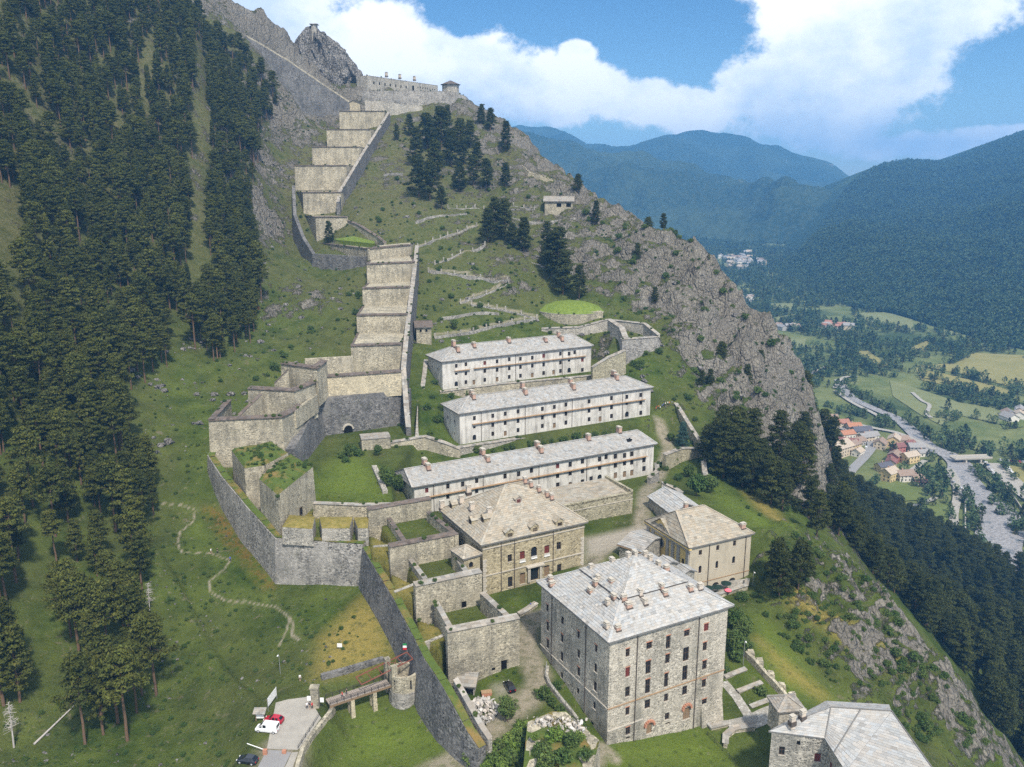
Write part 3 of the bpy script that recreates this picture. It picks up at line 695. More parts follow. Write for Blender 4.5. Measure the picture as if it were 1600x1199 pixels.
class Block:
    """rectangular building: A, B eave-level front corners (left, right), W depth, zb ground"""
    def __init__(s, name, label, cat, A, B, W, zb, mat, sink=2.5, group=None):
        s.A, s.B, s.W, s.zb, s.mat = A, B, W, zb - sink, mat
        s.D = V2(B - A).normalized(); s.K = Vector((-s.D.y, s.D.x, 0)); s.len = V2(B - A).length; s.ze = A.z; s.h = s.ze - s.zb
        c = (A + B) / 2 + s.K * W / 2; s.root = thing(name, label, cat, (c.x, c.y, zb), group)
        b = lambda p: Vector((p.x, p.y, s.zb))
        s.st = {'f': (b(A), s.D, s.len), 'l': (b(A + s.K * W), -s.K, W), 'r': (b(B), s.K, W), 'k': (b(B + s.K * W), -s.D, s.len)}
    def spot(s, f, u, v):
        P, D, L = s.st[f]; Nn = Vector((D.y, -D.x, 0)); q = on_plane(u, v, P, Nn); return (q - P).dot(D), q.z - s.zb, q
    def px(s, f, items, conv, sx):
        """openings read off the photograph: (x, y, w px, h px, kind) centre in an enlarged view"""
        P, D, L = s.st[f]; out = []
        for it in items:
            x, y, w, h, k = it
            a = s.spot(f, *conv(x - w / 2, y)); b = s.spot(f, *conv(x + w / 2, y)); c = s.spot(f, *conv(x, y + h / 2)); d = s.spot(f, *conv(x, y - h / 2))
            out.append(((a[0] + b[0]) / 2, min(c[1], d[1]), max(.55, abs(b[0] - a[0])), max(.5, abs(d[1] - c[1])), k))
        return out
    def faces(s, ops, surround=None, skip=()):
        for f in 'flrk':
            if f not in skip: facade(s.root, *s.st[f], s.h, ops.get(f, []), s.mat, surround=surround)
    def eaves(s, o, dz=0.0):
        d, k = s.D * o, s.K * o; z = Vector((0, 0, s.ze + dz))
        return [V2(s.A) - d - k + z, V2(s.B) + d - k + z, V2(s.B) + d + s.K * s.W + k + z, V2(s.A) - d + s.K * s.W + k + z]
    def hip(s, rh, inset, mat, o=.7, ridge_px=None, **kw):
        E = s.eaves(o); m = s.K * (s.W / 2 + o); up = Vector((0, 0, rh)); i0, i1 = inset if isinstance(inset, tuple) else (inset, inset)
        r0, r1 = E[0] + m + s.D * i0 + up, E[1] + m - s.D * i1 + up
        if ridge_px:
            r0, r1 = (on_plane(*p, E[0] + m, s.K) for p in ridge_px); zr = (r0.z + r1.z) / 2; r0.z = r1.z = zr
        s.roof, s.planes = hip_roof(s.root, E, (r0, r1), mat, **kw)
        return s.roof
    def pipe(s, f, xs, conv=None, z0=0.2):
        for x, y in xs:
            q = s.spot(f, *(conv(x, y) if conv else (x, y))); P, D, L = s.st[f]; Nn = Vector((D.y, -D.x, 0)); mb = MB(); b = P + D * q[0] + Nn * .14
            mb.tube(b + Vector((0, 0, z0)), b + Vector((0, 0, s.h - .3)), .1, n=6)
            for k in range(3): mb.box(b + D * -.14 + Nn * -.12 + Vector((0, 0, s.h * (.25 + .25 * k))), D * .28, Nn * .26, (0, 0, .08))
            mb.build('drainpipe', M['pipe'], s.root)
    def ledge(s, f, z, mat, name='string_course', s0=0, s1=None, out=.18, hh=.28):
        P, D, L = s.st[f]; Nn = Vector((D.y, -D.x, 0)); s1 = L if s1 is None else s1; mb = MB()
        o = P + D * (s0 - (out if s0 == 0 else 0)) + Vector((0, 0, z)) - Nn * .02
        mb.box(o, D * (s1 - s0 + (2 * out if s0 == 0 else 0)), Nn * (out + .02), (0, 0, hh)); return mb.build(name, mat, s.root)
    def roofpt(s, k, u, v):
        p = s.planes[k]; n = (p[1] - p[0]).cross(p[2] - p[0]); return on_plane(u, v, p[0], n)
def chimney(root, P, D, w=1.2, d=.9, h=1.7, mat='chimney', roof_drop=1.2):
    K = Vector((-D.y, D.x, 0)); mb = MB(); o = P - D * w / 2 - K * d / 2
    mb.box(o - Vector((0, 0, roof_drop)), D * w, K * d, (0, 0, h + roof_drop)); c = mb.build('chimney', M[mat], root)
    cb = MB(); e = .14
    cb.box(o - D * e - K * e + Vector((0, 0, h)), D * (w + 2 * e), K * (d + 2 * e), (0, 0, .16))
    for x in (.18, .62): cb.box(o + D * w * x + K * d * .25 + Vector((0, 0, h + .16)), D * w * .22, K * d * .5, (0, 0, .22))
    cb.box(o - D * e * .5 - K * e * .5 + Vector((0, 0, h + .38)), D * (w + e), K * (d + e), (0, 0, .09)); cb.build('chimney_cap', M['trim'], c)
    fb = MB(); fb.box(o - D * .16 - K * .16 - Vector((0, 0, roof_drop * .6)), D * (w + .32), K * (d + .32), (0, 0, roof_drop * .6 + .05)); fb.build('flashing', M['pipe'], c)
    return c
def resample(pts, step):
    out = []
    for a, b in zip(pts[:-1], pts[1:]):
        n = max(1, int((V2(b - a)).length / step))
        for i in range(n): out.append(a.lerp(b, i / n))
    out.append(pts[-1]); return out
def offset_line(pts, d):
    """d metres to the left of the line's direction in plan"""
    out = []
    for i, p in enumerate(pts):
        a = V2(pts[i] - pts[i - 1]).normalized() if i > 0 else None; b = V2(pts[i + 1] - pts[i]).normalized() if i < len(pts) - 1 else None
        a = a or b; b = b or a; t = (a + b)
        t = t.normalized() if t.length > 1e-3 else a
        n = Vector((-t.y, t.x, 0)); k = max(.45, n.dot(Vector((-a.y, a.x, 0)))); out.append(p + n * (d / k))
    return out
def wall_run(top, mat, thick=1.2, batter=.06, base=None, sink=2.0, parent=None, name='wall', step=5.0, side=-1, jag=0.0, label=None, cat='wall', group=None):
    """masonry wall along the top line (world points). side=-1: the outer, battered face is to the right of the line's direction"""
    pts = resample(top, step); inner = offset_line(pts, -side * thick); bz = []
    for p in pts:
        g = hz(p.x, p.y) if base is None else base
        q = V2(p) + Vector((0, 0, 0)); bz.append(min(g, p.z - .3) - sink)
    mb = MB(); n = len(pts)
    if jag: pts2 = [p + Vector((0, 0, random.uniform(-jag, jag * .4))) for p in pts]; inner = [q + Vector((0, 0, a.z - p.z)) for q, a, p in zip(inner, pts2, pts)]; pts = pts2
    outb = []
    off = offset_line(pts, side * 1.0)
    for p, o, z in zip(pts, off, bz):
        d = o - p; outb.append(Vector((p.x, p.y, z)) + V2(d) * (batter * (p.z - z)))
    for i in range(n - 1):
        a0, a1, b0, b1 = pts[i], pts[i + 1], inner[i], inner[i + 1]
        o0, o1 = outb[i], outb[i + 1]; i0, i1 = Vector((b0.x, b0.y, bz[i])), Vector((b1.x, b1.y, bz[i + 1]))
        mb.face([o0, o1, a1, a0]); mb.face([a0, a1, b1, b0]); mb.face([b0, b1, i1, i0])
        if i == 0: mb.face([o0, a0, b0, i0])
        if i == n - 2: mb.face([o1, i1, b1, a1])
    if parent is None:
        c = pts[len(pts) // 2]; o = mb.build(name, M[mat], loc=(c.x, c.y, bz[len(pts) // 2]))
        if label: tag(o, label, cat, group)
        return o
    return mb.build(name, M[mat], parent)
WALL_TOPS = []
def coping(top, parent, thick=1.2, side=-1, mat='slate_brown', over=.3, hgt=.16, name='coping', rows=2):
    WALL_TOPS.append(top); pts = resample(top, 1.1); out_ = offset_line(pts, side * over); inn = offset_line(pts, -side * (thick + over)); mb = MB()
    up = Vector((0, 0, 1))
    for i in range(len(pts) - 1):
        for r in range(rows):
            f0, f1 = r / rows, (r + 1.15) / rows; j = random.uniform(-.12, .12); e = up * (.03 + hgt * (r + 1) / rows + random.uniform(-.03, .03)); tl = up * (hgt * .9)
            a0, a1 = out_[i].lerp(inn[i], f0) + e, out_[i + 1].lerp(inn[i + 1], f0) + e; b0, b1 = out_[i].lerp(inn[i], min(1, f1)) + e + up * .12, out_[i + 1].lerp(inn[i + 1], min(1, f1)) + e + up * .12
            c = gcol(.7, 1.25); mb.face([a0, a1, b1, b0], c); mb.face([a0 - tl, a1 - tl, a1, a0], c); mb.face([b1 - tl, b0 - tl, b0, b1], c)
    o = mb.build(name, M[mat], parent); o['kind'] = 'stuff'; return o
def solid(poly_top, base, mat, parent, name, batter=0.0, top_mat=None):
    """prism with a flat or sloping top; base: z or list of z"""
    n = len(poly_top); c = sum((V2(p) for p in poly_top), Vector()) / n
    bz = base if isinstance(base, (list, tuple)) else [base] * n
    bot = [Vector((p.x, p.y, z)) + (V2(p) - c).normalized() * (batter * (p.z - z)) for p, z in zip(poly_top, bz)]
    mb = MB(); mb.prism(bot, poly_top)
    mats = [M[mat]]
    if top_mat: mats.append(M[top_mat]); mb.m[n] = 1
    return mb.build(name, mats, parent)
def gz(p, d=0): return Vector((p.x, p.y, hz(p.x, p.y) + d))
# ------------------------------------------------------------------ the great square block in the foreground
zA = zv(820, 840, .2836)
A_, B_, C_ = atz(838, 912, -89), atz(953, 1000, -89), atz(1138, 945, -89)
D1 = V2(C_ - B_).normalized(); fb_w = (V2(A_ - B_)).dot(Vector((-D1.y, D1.x, 0)))
fb = Block('officers_pavilion', 'big square five-storey rubble-stone block with grey pyramid slate roof in the foreground', 'building', B_, C_, fb_w, -112, 'wall_big', sink=9)
front = [(567,635,22,45,'w'),(567,742,25,52,'r'),(566,850,25,55,'w'),(566,957,22,45,'w'),(568,1065,25,44,'w'),(568,1105,22,14,'o'),
 (686,596,32,38,'w'),(680,715,28,72,'w'),(677,820,27,78,'w'),(676,918,30,48,'w'),(685,1053,30,54,'d'),
 (790,577,24,70,'w'),(786,668,24,52,'w'),(779,785,22,78,'w'),(779,882,22,42,'w'),(784,985,24,38,'w'),(788,1025,26,12,'o'),
 (893,527,30,36,'w'),(888,643,32,75,'w'),(882,747,28,80,'w'),(881,843,26,48,'w'),(891,970,38,62,'d'),
 (1000,495,26,42,'r'),(992,600,22,48,'w'),(990,702,24,50,'w'),(987,803,22,45,'w'),(989,908,26,38,'w'),(990,953,28,22,'w')]
left = [(123,388,14,40,'w'),(125,487,14,52,'w'),(126,585,14,50,'w'),(207,457,15,42,'w'),(205,555,15,46,'w'),(204,655,15,50,'w'),(295,535,15,42,'w'),(296,640,15,46,'w'),(296,738,15,52,'w'),
 (392,612,16,42,'w'),(389,717,16,48,'w'),(387,820,18,52,'w'),(120,685,12,34,'o'),(203,760,13,34,'o'),(292,845,14,34,'o'),(383,925,14,40,'w'),(280,955,18,52,'o'),(370,1035,16,44,'o')]
fb.faces({'f': fb.px('f', front, zA, 1), 'l': fb.px('l', left, zA, 1), 'r': [(s, z, 1.3, 2.2, 'w') for s in (4, 10, 16, 22) for z in (14, 18, 22, 26)], 'k': [(s, z, 1.3, 2.2, 'w') for s in (5, 11, 17, 23, 28) for z in (18, 22, 26)]}, surround=.6)
E = fb.eaves(.9); apx = (E[0] + E[2]) / 2
for _h in [6.0]:
    pass
def apex_h():
    # height whose apex shows where the photograph has it (v = 868)
    best = min((abs(599.5 - F * (apx.y * SP + (-89 + h) * CP) / (apx.y * CP - (-89 + h) * SP) - 869), h) for h in np.arange(3, 12, .1)); return best[1]
rh = apex_h()
ap = Vector((apx.x, apx.y, -89 + rh)); fb.roof, fb.planes = hip_roof(fb.root, E, (ap, ap), M['slate'], course=.62, wmin=.5, wmax=1.0)
# raised upper tier of the roof: its riser is coloured dark as the step's shadow line on both visible slopes
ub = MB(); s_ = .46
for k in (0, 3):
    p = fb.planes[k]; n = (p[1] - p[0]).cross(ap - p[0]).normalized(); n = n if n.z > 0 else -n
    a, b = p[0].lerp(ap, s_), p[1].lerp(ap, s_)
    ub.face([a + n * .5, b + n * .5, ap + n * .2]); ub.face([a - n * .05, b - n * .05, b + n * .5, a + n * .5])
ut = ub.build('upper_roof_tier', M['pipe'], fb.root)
us = MB()
for k in (0, 3):
    p = fb.planes[k]; n = (p[1] - p[0]).cross(ap - p[0]).normalized(); n = n if n.z > 0 else -n
    a, b = p[0].lerp(ap, s_) + n * .5, p[1].lerp(ap, s_) + n * .5; slates(us, a, b, ap + n * .2, ap + n * .2, .62, .5, 1.0)
uo = us.build('slates', M['slate'], ut); uo['kind'] = 'stuff'
for x, y, k in [(365, 160, 3), (402, 222, 3), (388, 246, 3), (358, 285, 3), (475, 240, 3), (490, 320, 3), (455, 352, 3), (545, 328, 0), (573, 368, 0), (635, 300, 0), (660, 345, 0), (752, 270, 0), (773, 300, 0), (912, 275, 0), (450, 480, 3), (512, 492, 0), (140, 225, 3), (480, 122, 3), (570, 95, 3), (150, 248, 3),
                (605, 85, 1), (663, 90, 1), (690, 110, 1), (735, 140, 1), (780, 165, 1), (965, 265, 0)]:
    P = fb.roofpt(k, *zA(x, y + 18)); chimney(fb.root, P, fb.D if random.random() < .5 else fb.K, random.uniform(.9, 1.3), random.uniform(.7, .85), random.uniform(.75, 1.1), 'chimney' if random.random() < .6 else 'chimney_pale')
fb.pipe('f', [(615, 700), (950, 640)], zA); fb.pipe('l', [(150, 480), (335, 700)], zA)
q0, q1 = fb.spot('f', *zA(455, 950)), fb.spot('f', *zA(1085, 735)); zb_ = (q0[1] + q1[1]) / 2
fb.ledge('f', zb_, M['wood_orange'], out=.16, hh=.22); fb.ledge('l', zb_, M['trim'], out=.16, hh=.22); fb.ledge('r', zb_, M['trim'], out=.16, hh=.22)
fb.ledge('f', fb.spot('f', *zA(445, 1075))[1], M['trim'], s0=.01, s1=9)
for f in 'fl': fb.ledge(f, fb.h - .45, M['pipe'], 'gutter', out=.5, hh=.2)
mb = MB()                                        # ruined door hoods
for x, y in ((685, 1022), (891, 930)):
    s, z, q = fb.spot('f', *zA(x, y)); Nn = Vector((fb.D.y, -fb.D.x, 0))
    for k in range(8):
        a = math.pi * k / 7; mb.box(q + fb.D * (1.15 * math.cos(a) - .25) + Vector((0, 0, 1.0 * math.sin(a) - .6)), fb.D * .45, Nn * .5, (0, 0, .4))
mb.build('door_hood', M['brick'], fb.root)
# flared buttress at the right corner and plinth
b0 = fb.st['f'][0] + fb.D * fb.len; mb = MB(); Nn = Vector((fb.D.y, -fb.D.x, 0)); zt = fb.zb + 9 + 1
for (o, a, b) in ((b0 - fb.D * 6, fb.D, Nn), (b0, fb.K, fb.D)):
    p0 = o; p1 = o + a * (6 if a == fb.D else 9)
    up = Vector((0, 0, 9.2)); mb.face([p0 + b * .03 + up, p1 + b * .03 + up, p1 + b * 1.5, p0 + b * 1.2]); mb.face([p0 + b * .03 + up, p0 + b * 1.2, p0]); mb.face([p1 + b * .03 + up, p1, p1 + b * 1.5])
mb.build('buttress', M['wall_big'], fb.root)

# ------------------------------------------------------------------ governor's palace
z3 = zv(600, 640, .275)
ze = -89.5
A_, B_ = atz(754, 850, ze), atz(913, 815, ze)
gp = Block('governors_palace', 'ochre stone palace with large lichened hipped roof, dormers and arched portal', 'building', A_, B_, 26, -104, 'wall_palace', sink=3)
gpf = gp.px('f', [(860,190,24,42,'w'),(931,173,28,45,'r'),(997,153,34,56,'a'),(1070,140,28,44,'r'),(1138,120,24,42,'w'),(862,325,26,58,'w'),(932,305,30,62,'d'),(1000,270,44,88,'a'),(1070,262,30,60,'d'),(1140,250,24,50,'w')], z4, 1)
gp.faces({'f': gpf, 'l': [(s, z, 1.2, 2.0, 'w') for s in (4, 9, 14, 19, 24) for z in (5.2, 9.2)], 'r': [(s, z, 1.2, 2.0, 'w') for s in (5, 12, 19) for z in (5, 9)]}, surround=.01)
gp.hip(6.4, (12.5, 9.5), M['slate_warm'], o=.8, ridge_px=((790, 757), (818, 754)), course=.65, wmin=.5, wmax=1.1)
for f in 'flr':
    gp.ledge(f, gp.h - .5, M['trim'], 'cornice', out=.45, hh=.42); gp.ledge(f, gp.h - 1.7, M['trim'], 'cornice', out=.2, hh=.25); gp.ledge(f, gp.h * .47, M['trim'], out=.2, hh=.3)
gp.pipe('f', [(810, 250), (885, 230), (1105, 150)], z4)
P0, Dd, L0 = gp.st['f']; Nn = Vector((Dd.y, -Dd.x, 0)); mb = MB()
for s in (0, L0 - 1.1):                         # quoins
    for k in range(14): w = 1.15 if k % 2 else .8; mb.box(P0 + Dd * (s if s == 0 else L0 - w) + Vector((0, 0, 3 + k * .72)) - Nn * .05, Dd * w, Nn * .17, (0, 0, .62))
mb.build('quoins', M['trim'], gp.root)
s, z, q = gp.spot('f', *z4(1000, 270)); mb = MB()  # portal columns, balcony over it and the tall window frame
for e in (-2.1, -1.7, 1.5, 1.9): mb.tube(q + Dd * e + Nn * .5 - Vector((0, 0, 2.2)), q + Dd * e + Nn * .5 + Vector((0, 0, 1.9)), .2, n=8)
mb.box(q + Dd * -2.6 + Vector((0, 0, 1.9)), Dd * 5.2, Nn * 1.0, (0, 0, .35)); mb.build('portal', M['trim'], gp.root)
mb = MB()
for x, y in ((931, 173), (997, 153), (1070, 140)):
    s, z, q = gp.spot('f', *z4(x, y)); mb.box(q - Dd * .9 - Vector((0, 0, 1.95)), Dd * 1.8, Nn * .3, (0, 0, .18))
    for k in range(6): mb.box(q + Dd * (-.75 + .28 * k) - Vector((0, 0, 1.75)), Dd * .12, Nn * .2, (0, 0, .55))
mb.build('balustrade', M['white'], gp.root)
def dormer(root, c, D, w, h, depth, wall, roofm, kind='w'):
    """wall-head dormer: c bottom centre of its face, D along the wall"""
    Nn = Vector((D.y, -D.x, 0)); d = MB(); up = Vector((0, 0, 1))
    a, b = c - D * w / 2, c + D * w / 2; ar, br, rg = a + up * h, b + up * h, c + up * (h + w * .38); bk = -Nn * depth
    d.face([a, b, br, rg, ar]); d.face([a, a + bk, ar + bk, ar]); d.face([b, b + bk, br + bk, br])
    o = d.build('dormer', M[wall], root)
    r = MB(); ov = .25; e = Nn * ov
    for p, q in ((ar - D * ov - up * .1, rg), (br + D * ov - up * .1, rg)): slates(r, p + e, p + bk, q + bk, q + e, .7, .6, 1.0, .02, .05)
    so = r.build('dormer_roof', M[roofm], o)
    fm, pm = window_mesh(kind, round(w * .55, 1), round(h * .72, 1)); f = link('dormer_window', fm, o, c + Nn * .32 + up * (h * .12) - wloc(o), math.atan2(D.y, D.x)); link('pane', pm, f)
    return o
for x, y in ((858, 95), (1000, 62), (1140, 30)):
    s, z, q = gp.spot('f', *z4(x, y)); dormer(gp.root, Vector((q.x, q.y, gp.ze - .6)) + Nn * .25, Dd, 2.3, 2.4, 4.5, 'wall_palace', 'slate_warm')
P = gp.roofpt(0, *z3(765, 530)); dormer(gp.root, P - Vector((0, 0, .1)), Dd, 1.8, 1.3, 2.4, 'wood_grey', 'slate_warm', 'r')
for x, y, k in [(440, 530, 3), (500, 570, 3), (598, 600, 3), (480, 470, 3), (330, 560, 3)]:
    P = gp.roofpt(k, *z3(x, y)); chimney(gp.root, P, gp.D, 1.3, 1.0, 1.8, 'chimney_pale')
for x, y in [(560, 640), (490, 650), (380, 560)]:
    P = gp.roofpt(3, *z3(x, y)); dormer(gp.root, P - Vector((0, 0, .2)), -gp.K, 2.2, 1.6, 3, 'wall_palace', 'slate_warm')
for x, y in [(810, 418), (850, 445), (905, 490), (960, 520), (990, 535)]:
    P = gp.planes[1][0].lerp(gp.planes[1][2], 1 - (x - 800) / 330 * .75); chimney(gp.root, P, gp.K, 1.1, .9, 1.3, 'chimney')

# ------------------------------------------------------------------ three long plastered barracks
z6 = zv(640, 500, .25)
def barrack(name, label, A, B, W, zb, wins, conv, beams, chim, pipes, rh, ins, sz, rpx):
    b = Block(name, label, 'barracks', A, B, W, zb, M['plaster'] if False else 'plaster', sink=3, group='long white barracks on the terraces')
    ops = []
    for x, rows in wins:
        for y, k in rows:
            w, h = {'w': (16.5, 25), 's': (16, 14), 'd': (16.5, 29), 'a': (21, 31), 'o': (16, 24)}[k]
            kk = {'w': 'w', 's': 'o', 'd': 'd', 'a': 'a', 'o': 'o'}[k]
            if kk == 'w' and random.random() < .1: kk = 'r'
            ops.append((x, y, w * sz, h * sz, kk))
    fo = b.px('f', ops, conv, 1)
    b.faces({'f': fo, 'l': [(s, z, 1.0, 1.5, 'w') for s in (4, 10) for z in (5, 10)], 'k': [(4 + 6 * i, z, 1.1, 1.7, 'w') for i in range(int(b.len / 6) - 1) for z in (6.0, 10.5)]})
    b.hip(rh, ins, M['slate_pale'], o=.9, ridge_px=rpx, course=.75, wmin=.5, wmax=1.2)
    b.ledge('f', b.h - .45, M['pipe'], 'gutter', out=.7, hh=.16); b.ledge('l', b.h - .45, M['pipe'], 'gutter', out=.7, hh=.16)
    for (x0, y0), (x1, y1) in beams:
        s0, zz0, _ = b.spot('f', *conv(x0, y0)); s1, zz1, _ = b.spot('f', *conv(x1, y1)); zc = (zz0 + zz1) / 2
        b.ledge('f', zc, M['wood_orange'], 'timber_balcony', s0=max(.05, s0), s1=min(b.len, s1), out=.9, hh=.16)
        P, D, L_ = b.st['f']; Nn = Vector((D.y, -D.x, 0)); mb = MB(); n = int((s1 - s0) / 2.4)
        for i in range(n): mb.box(P + D * (s0 + .6 + i * 2.4) + Vector((0, 0, zc - .2)), D * .16, Nn * .75, (0, 0, .18))
        mb.build('balcony_bracket', M['wood'], b.root)
    for x, y, k in chim:
        P = b.roofpt(k, *conv(x, y + 14)); chimney(b.root, P, b.K, random.uniform(1.7, 2.3), 1.2, random.uniform(1.5, 2.2))
    b.pipe('f', pipes, conv); return b
W_, S_, D_, A2_, O_ = 'w', 's', 'd', 'a', 'o'
B1 = barrack('barracks', 'uppermost and shortest of the three long white barracks, below the grass-roofed tower', atz(691, 565, -70.9), atz(924, 540, -70.9), 15, z_b1,
 [(292,[(288,W_),(338,S_),(400,A2_)]),(352,[(278,W_),(335,W_),(390,W_)]),(402,[(390,D_)]),(470,[(270,W_),(320,W_),(376,W_)]),(547,[(260,W_),(313,W_),(372,D_)]),(623,[(247,W_),(303,W_),(357,W_)]),(693,[(244,W_),(295,W_),(350,W_)]),(767,[(237,W_),(287,W_),(345,D_)]),(838,[(225,W_),(280,W_),(333,W_)]),(900,[(328,D_)]),(943,[(212,W_),(267,W_),(320,W_)]),(997,[(212,W_),(255,S_),(315,A2_)]),(1032,[(203,W_)]),(1080,[(250,W_),(313,W_)])], z6,
 [((280, 320), (375, 310)), ((400, 305), (1100, 225))], [(275,150,0),(300,183,0),(402,155,0),(618,125,0),(848,120,0),(930,92,0),(950,115,0)], [(662, 300), (955, 260)], 4.6, (9, 8), 1, ((711, 538), (893, 523)))
B2 = barrack('barracks', 'middle one of the three long white barracks, with a ledge of orange timber', atz(718, 646, -82.2), atz(1017, 605, -82.2), 15, z_b2,
 [(405,[(615,W_),(672,S_),(735,A2_)]),(520,[(600,W_),(657,W_),(713,W_)]),(598,[(587,W_),(645,W_),(710,D_)]),(678,[(573,W_),(632,W_),(690,W_)]),(830,[(557,W_),(611,W_),(664,W_)]),(905,[(545,W_),(600,W_),(660,D_)]),(977,[(530,W_),(587,W_),(643,W_)]),(1122,[(510,W_),(568,W_),(622,W_)]),(1190,[(557,W_),(620,D_)]),(1262,[(490,W_),(547,W_),(602,W_)]),(1358,[(482,W_),(525,S_),(590,A2_)]),(1445,[(470,W_),(518,W_),(582,W_)])], z6,
 [((390, 655), (1470, 495))], [(388,462,0),(398,478,0),(705,410,0),(722,450,0),(1005,382,0),(1022,418,0),(1275,330,0),(1293,358,0)], [(447, 640), (722, 620), (1015, 580), (1330, 530)], 5.0, (10, 8), 1.08, ((733, 621), (978, 586)))
B3 = barrack('barracks', 'lowest and longest of the three white barracks, partly behind the palace roof', atz(647, 760, -93), atz(1022, 693, -93), 15, z_b3,
 [(243,[(460,W_)]),(363,[(437,W_),(495,W_)]),(447,[(425,W_)]),(527,[(405,W_),(463,W_)]),(688,[(380,W_)]),(765,[(367,W_),(410,W_)]),(838,[(347,W_),(405,W_)]),(987,[(321,W_),(377,W_),(430,W_)]),(1058,[(313,W_),(362,W_),(430,D_)]),(1128,[(295,W_),(350,W_),(412,W_)]),(1177,[(395,W_)]),(1225,[(283,W_),(330,W_),(388,A2_)]),(1262,[(270,W_)]),(1315,[(267,W_),(318,W_),(375,D_)]),(1367,[(262,W_),(305,W_),(368,D_)]),(1408,[(253,W_),(300,W_),(360,D_)]),(1477,[(287,W_),(337,W_)])], z3,
 [((250, 497), (1490, 265))], [(230,295,0),(250,325,0),(560,240,0),(588,278,0),(870,200,0),(890,228,0),(1160,158,0),(1335,115,0)], [(282, 470), (563, 420), (880, 330), (1152, 310)], 5.2, (5, 7), 1.15, ((632, 731), (996, 674)))
B3.root['label'] = 'lowest and longest of the three white barracks, its left part behind the palace roof'
_mb = MB(); P = B3.roofpt(0, *z3(1395, 178))     # the collapsed hole in its roof
n_ = (B3.planes[0][1] - B3.planes[0][0]).cross(B3.planes[0][2] - B3.planes[0][0]).normalized(); n_ = n_ if n_.z > 0 else -n_
_mb.face([P + B3.D * a + B3.K * b + Vector((0, 0, 1)) * (b * 5.2 / 8.4) + n_ * .2 for a, b in ((-1.4, -.6), (-.2, -1.0), (1.5, .3), (.7, .6), (1.2, 1.2), (-.3, .6), (-.9, .9))]); _mb.build('roof_hole', M['dark'], B3.root)

# ------------------------------------------------------------------ low block behind the palace
ze = -94.5
lb = Block('casemate_block', 'low olive stone block with flat slab roof behind the palace', 'building', atz(872, 793, ze), atz(989, 770, ze), 15, -102.3, 'wall_low', sink=2.5)
lb.faces({'f': lb.px('f', [(1157,670,18,66,'o'),(1228,650,18,60,'o'),(1297,640,18,58,'o'),(1210,550,14,10,'o'),(1145,566,14,10,'o'),(1080,578,14,10,'o'),(1255,540,14,10,'o'),(1355,522,12,10,'o'),(1290,535,12,9,'o')], z3, 1)})
lb.ledge('f', lb.h - 2.2, M['trim'], out=.14, hh=.2)
E = [Vector((p.x, p.y, lb.ze)) for p in (lb.A, lb.B, lb.B + lb.K * lb.W, lb.A + lb.K * lb.W)]
mb = MB(); mb.face([E[0] - Vector((0, 0, .4)), E[1] - Vector((0, 0, .4)), E[2] + Vector((0, 0, .2)), E[3] + Vector((0, 0, .2))]); rf = mb.build('roof', M['slab'], lb.root)
sb = MB(); slates(sb, E[0] - Vector((0, 0, .4)), E[1] - Vector((0, 0, .4)), E[2] + Vector((0, 0, .2)), E[3] + Vector((0, 0, .2)), 1.0, 1, 2, .03, .04); o = sb.build('slates', M['slate_warm'], rf); o['kind'] = 'stuff'
mb = MB(); up = Vector((0, 0, .9)); mb.box(E[1] - lb.D * .9 - Vector((0, 0, .5)), lb.D * .9, lb.K * lb.W, (0, 0, 1.5)); mb.box(E[0] - Vector((0, 0, .5)), lb.D * lb.len, lb.K * .8, (0, 0, .75)); mb.build('parapet', M['wall_low'], lb.root)

# ------------------------------------------------------------------ gabled stone store
def gabled(name, label, cat, A, B, W, zb, rh, wall, roofm, ops, along='K', o=.5, sink=2.5, group=None, course=.8):
    """A, B: eave corners of the gable front (left, right); ridge runs back along K (along='K') or parallel to AB ('D')"""
    g = Block(name, label, cat, A, B, W, zb, wall, sink=sink, group=group); g.faces(ops)
    E = g.eaves(o); up = Vector((0, 0, rh))
    if along == 'K': r0, r1 = (E[0] + E[1]) / 2 + up, (E[3] + E[2]) / 2 + up; planes = [(E[3], E[0], r0, r1), (E[1], E[2], r1, r0)]; gab = [((g.A + g.B) / 2, g.A, g.B), ((g.A + g.B) / 2 + g.K * W, g.B + g.K * W, g.A + g.K * W)]
    else: r0, r1 = (E[0] + E[3]) / 2 + up, (E[1] + E[2]) / 2 + up; planes = [(E[0], E[1], r1, r0), (E[2], E[3], r0, r1)]; gab = [(g.A + g.K * W / 2, g.A + g.K * W, g.A), (g.B + g.K * W / 2, g.B, g.B + g.K * W)]
    mb = MB()
    for m_, a, b in gab: mb.face([a, b, Vector((m_.x, m_.y, g.ze + rh * .93))])
    mb.build('gable', M[wall], g.root)
    mb = MB(); dn = Vector((0, 0, -.22))
    for p in planes: mb.face(p); mb.face([x + dn for x in p][::-1]); mb.face([p[0] + dn, p[1] + dn, p[1], p[0]]); mb.face([p[1] + dn, p[2] + dn, p[2], p[1]]); mb.face([p[3] + dn, p[0] + dn, p[0], p[3]])
    rf = mb.build('roof', M['slab'], g.root); sb = MB()
    for p in planes: slates(sb, *p, course, .8, 1.5)
    n = int((r1 - r0).length / 1.1) + 1; ax = (r1 - r0) / n; sd = Vector((-ax.y, ax.x, 0)).normalized() * .25
    for i in range(n): sb.box(r0 + ax * i - sd + Vector((0, 0, .06)), ax * .97, sd * 2, Vector((0, 0, .1)), gcol(.95, 1.2))
    so = sb.build('slates', M[roofm], rf); so['kind'] = 'stuff'; g.planes = planes; g.roof = rf; return g
zC = zv(940, 740, .1875)
ze = -97.6
a_, b_, k_ = atz(*zC(582, 335), ze), atz(*zC(842, 300), ze), atz(*zC(418, 192), ze)
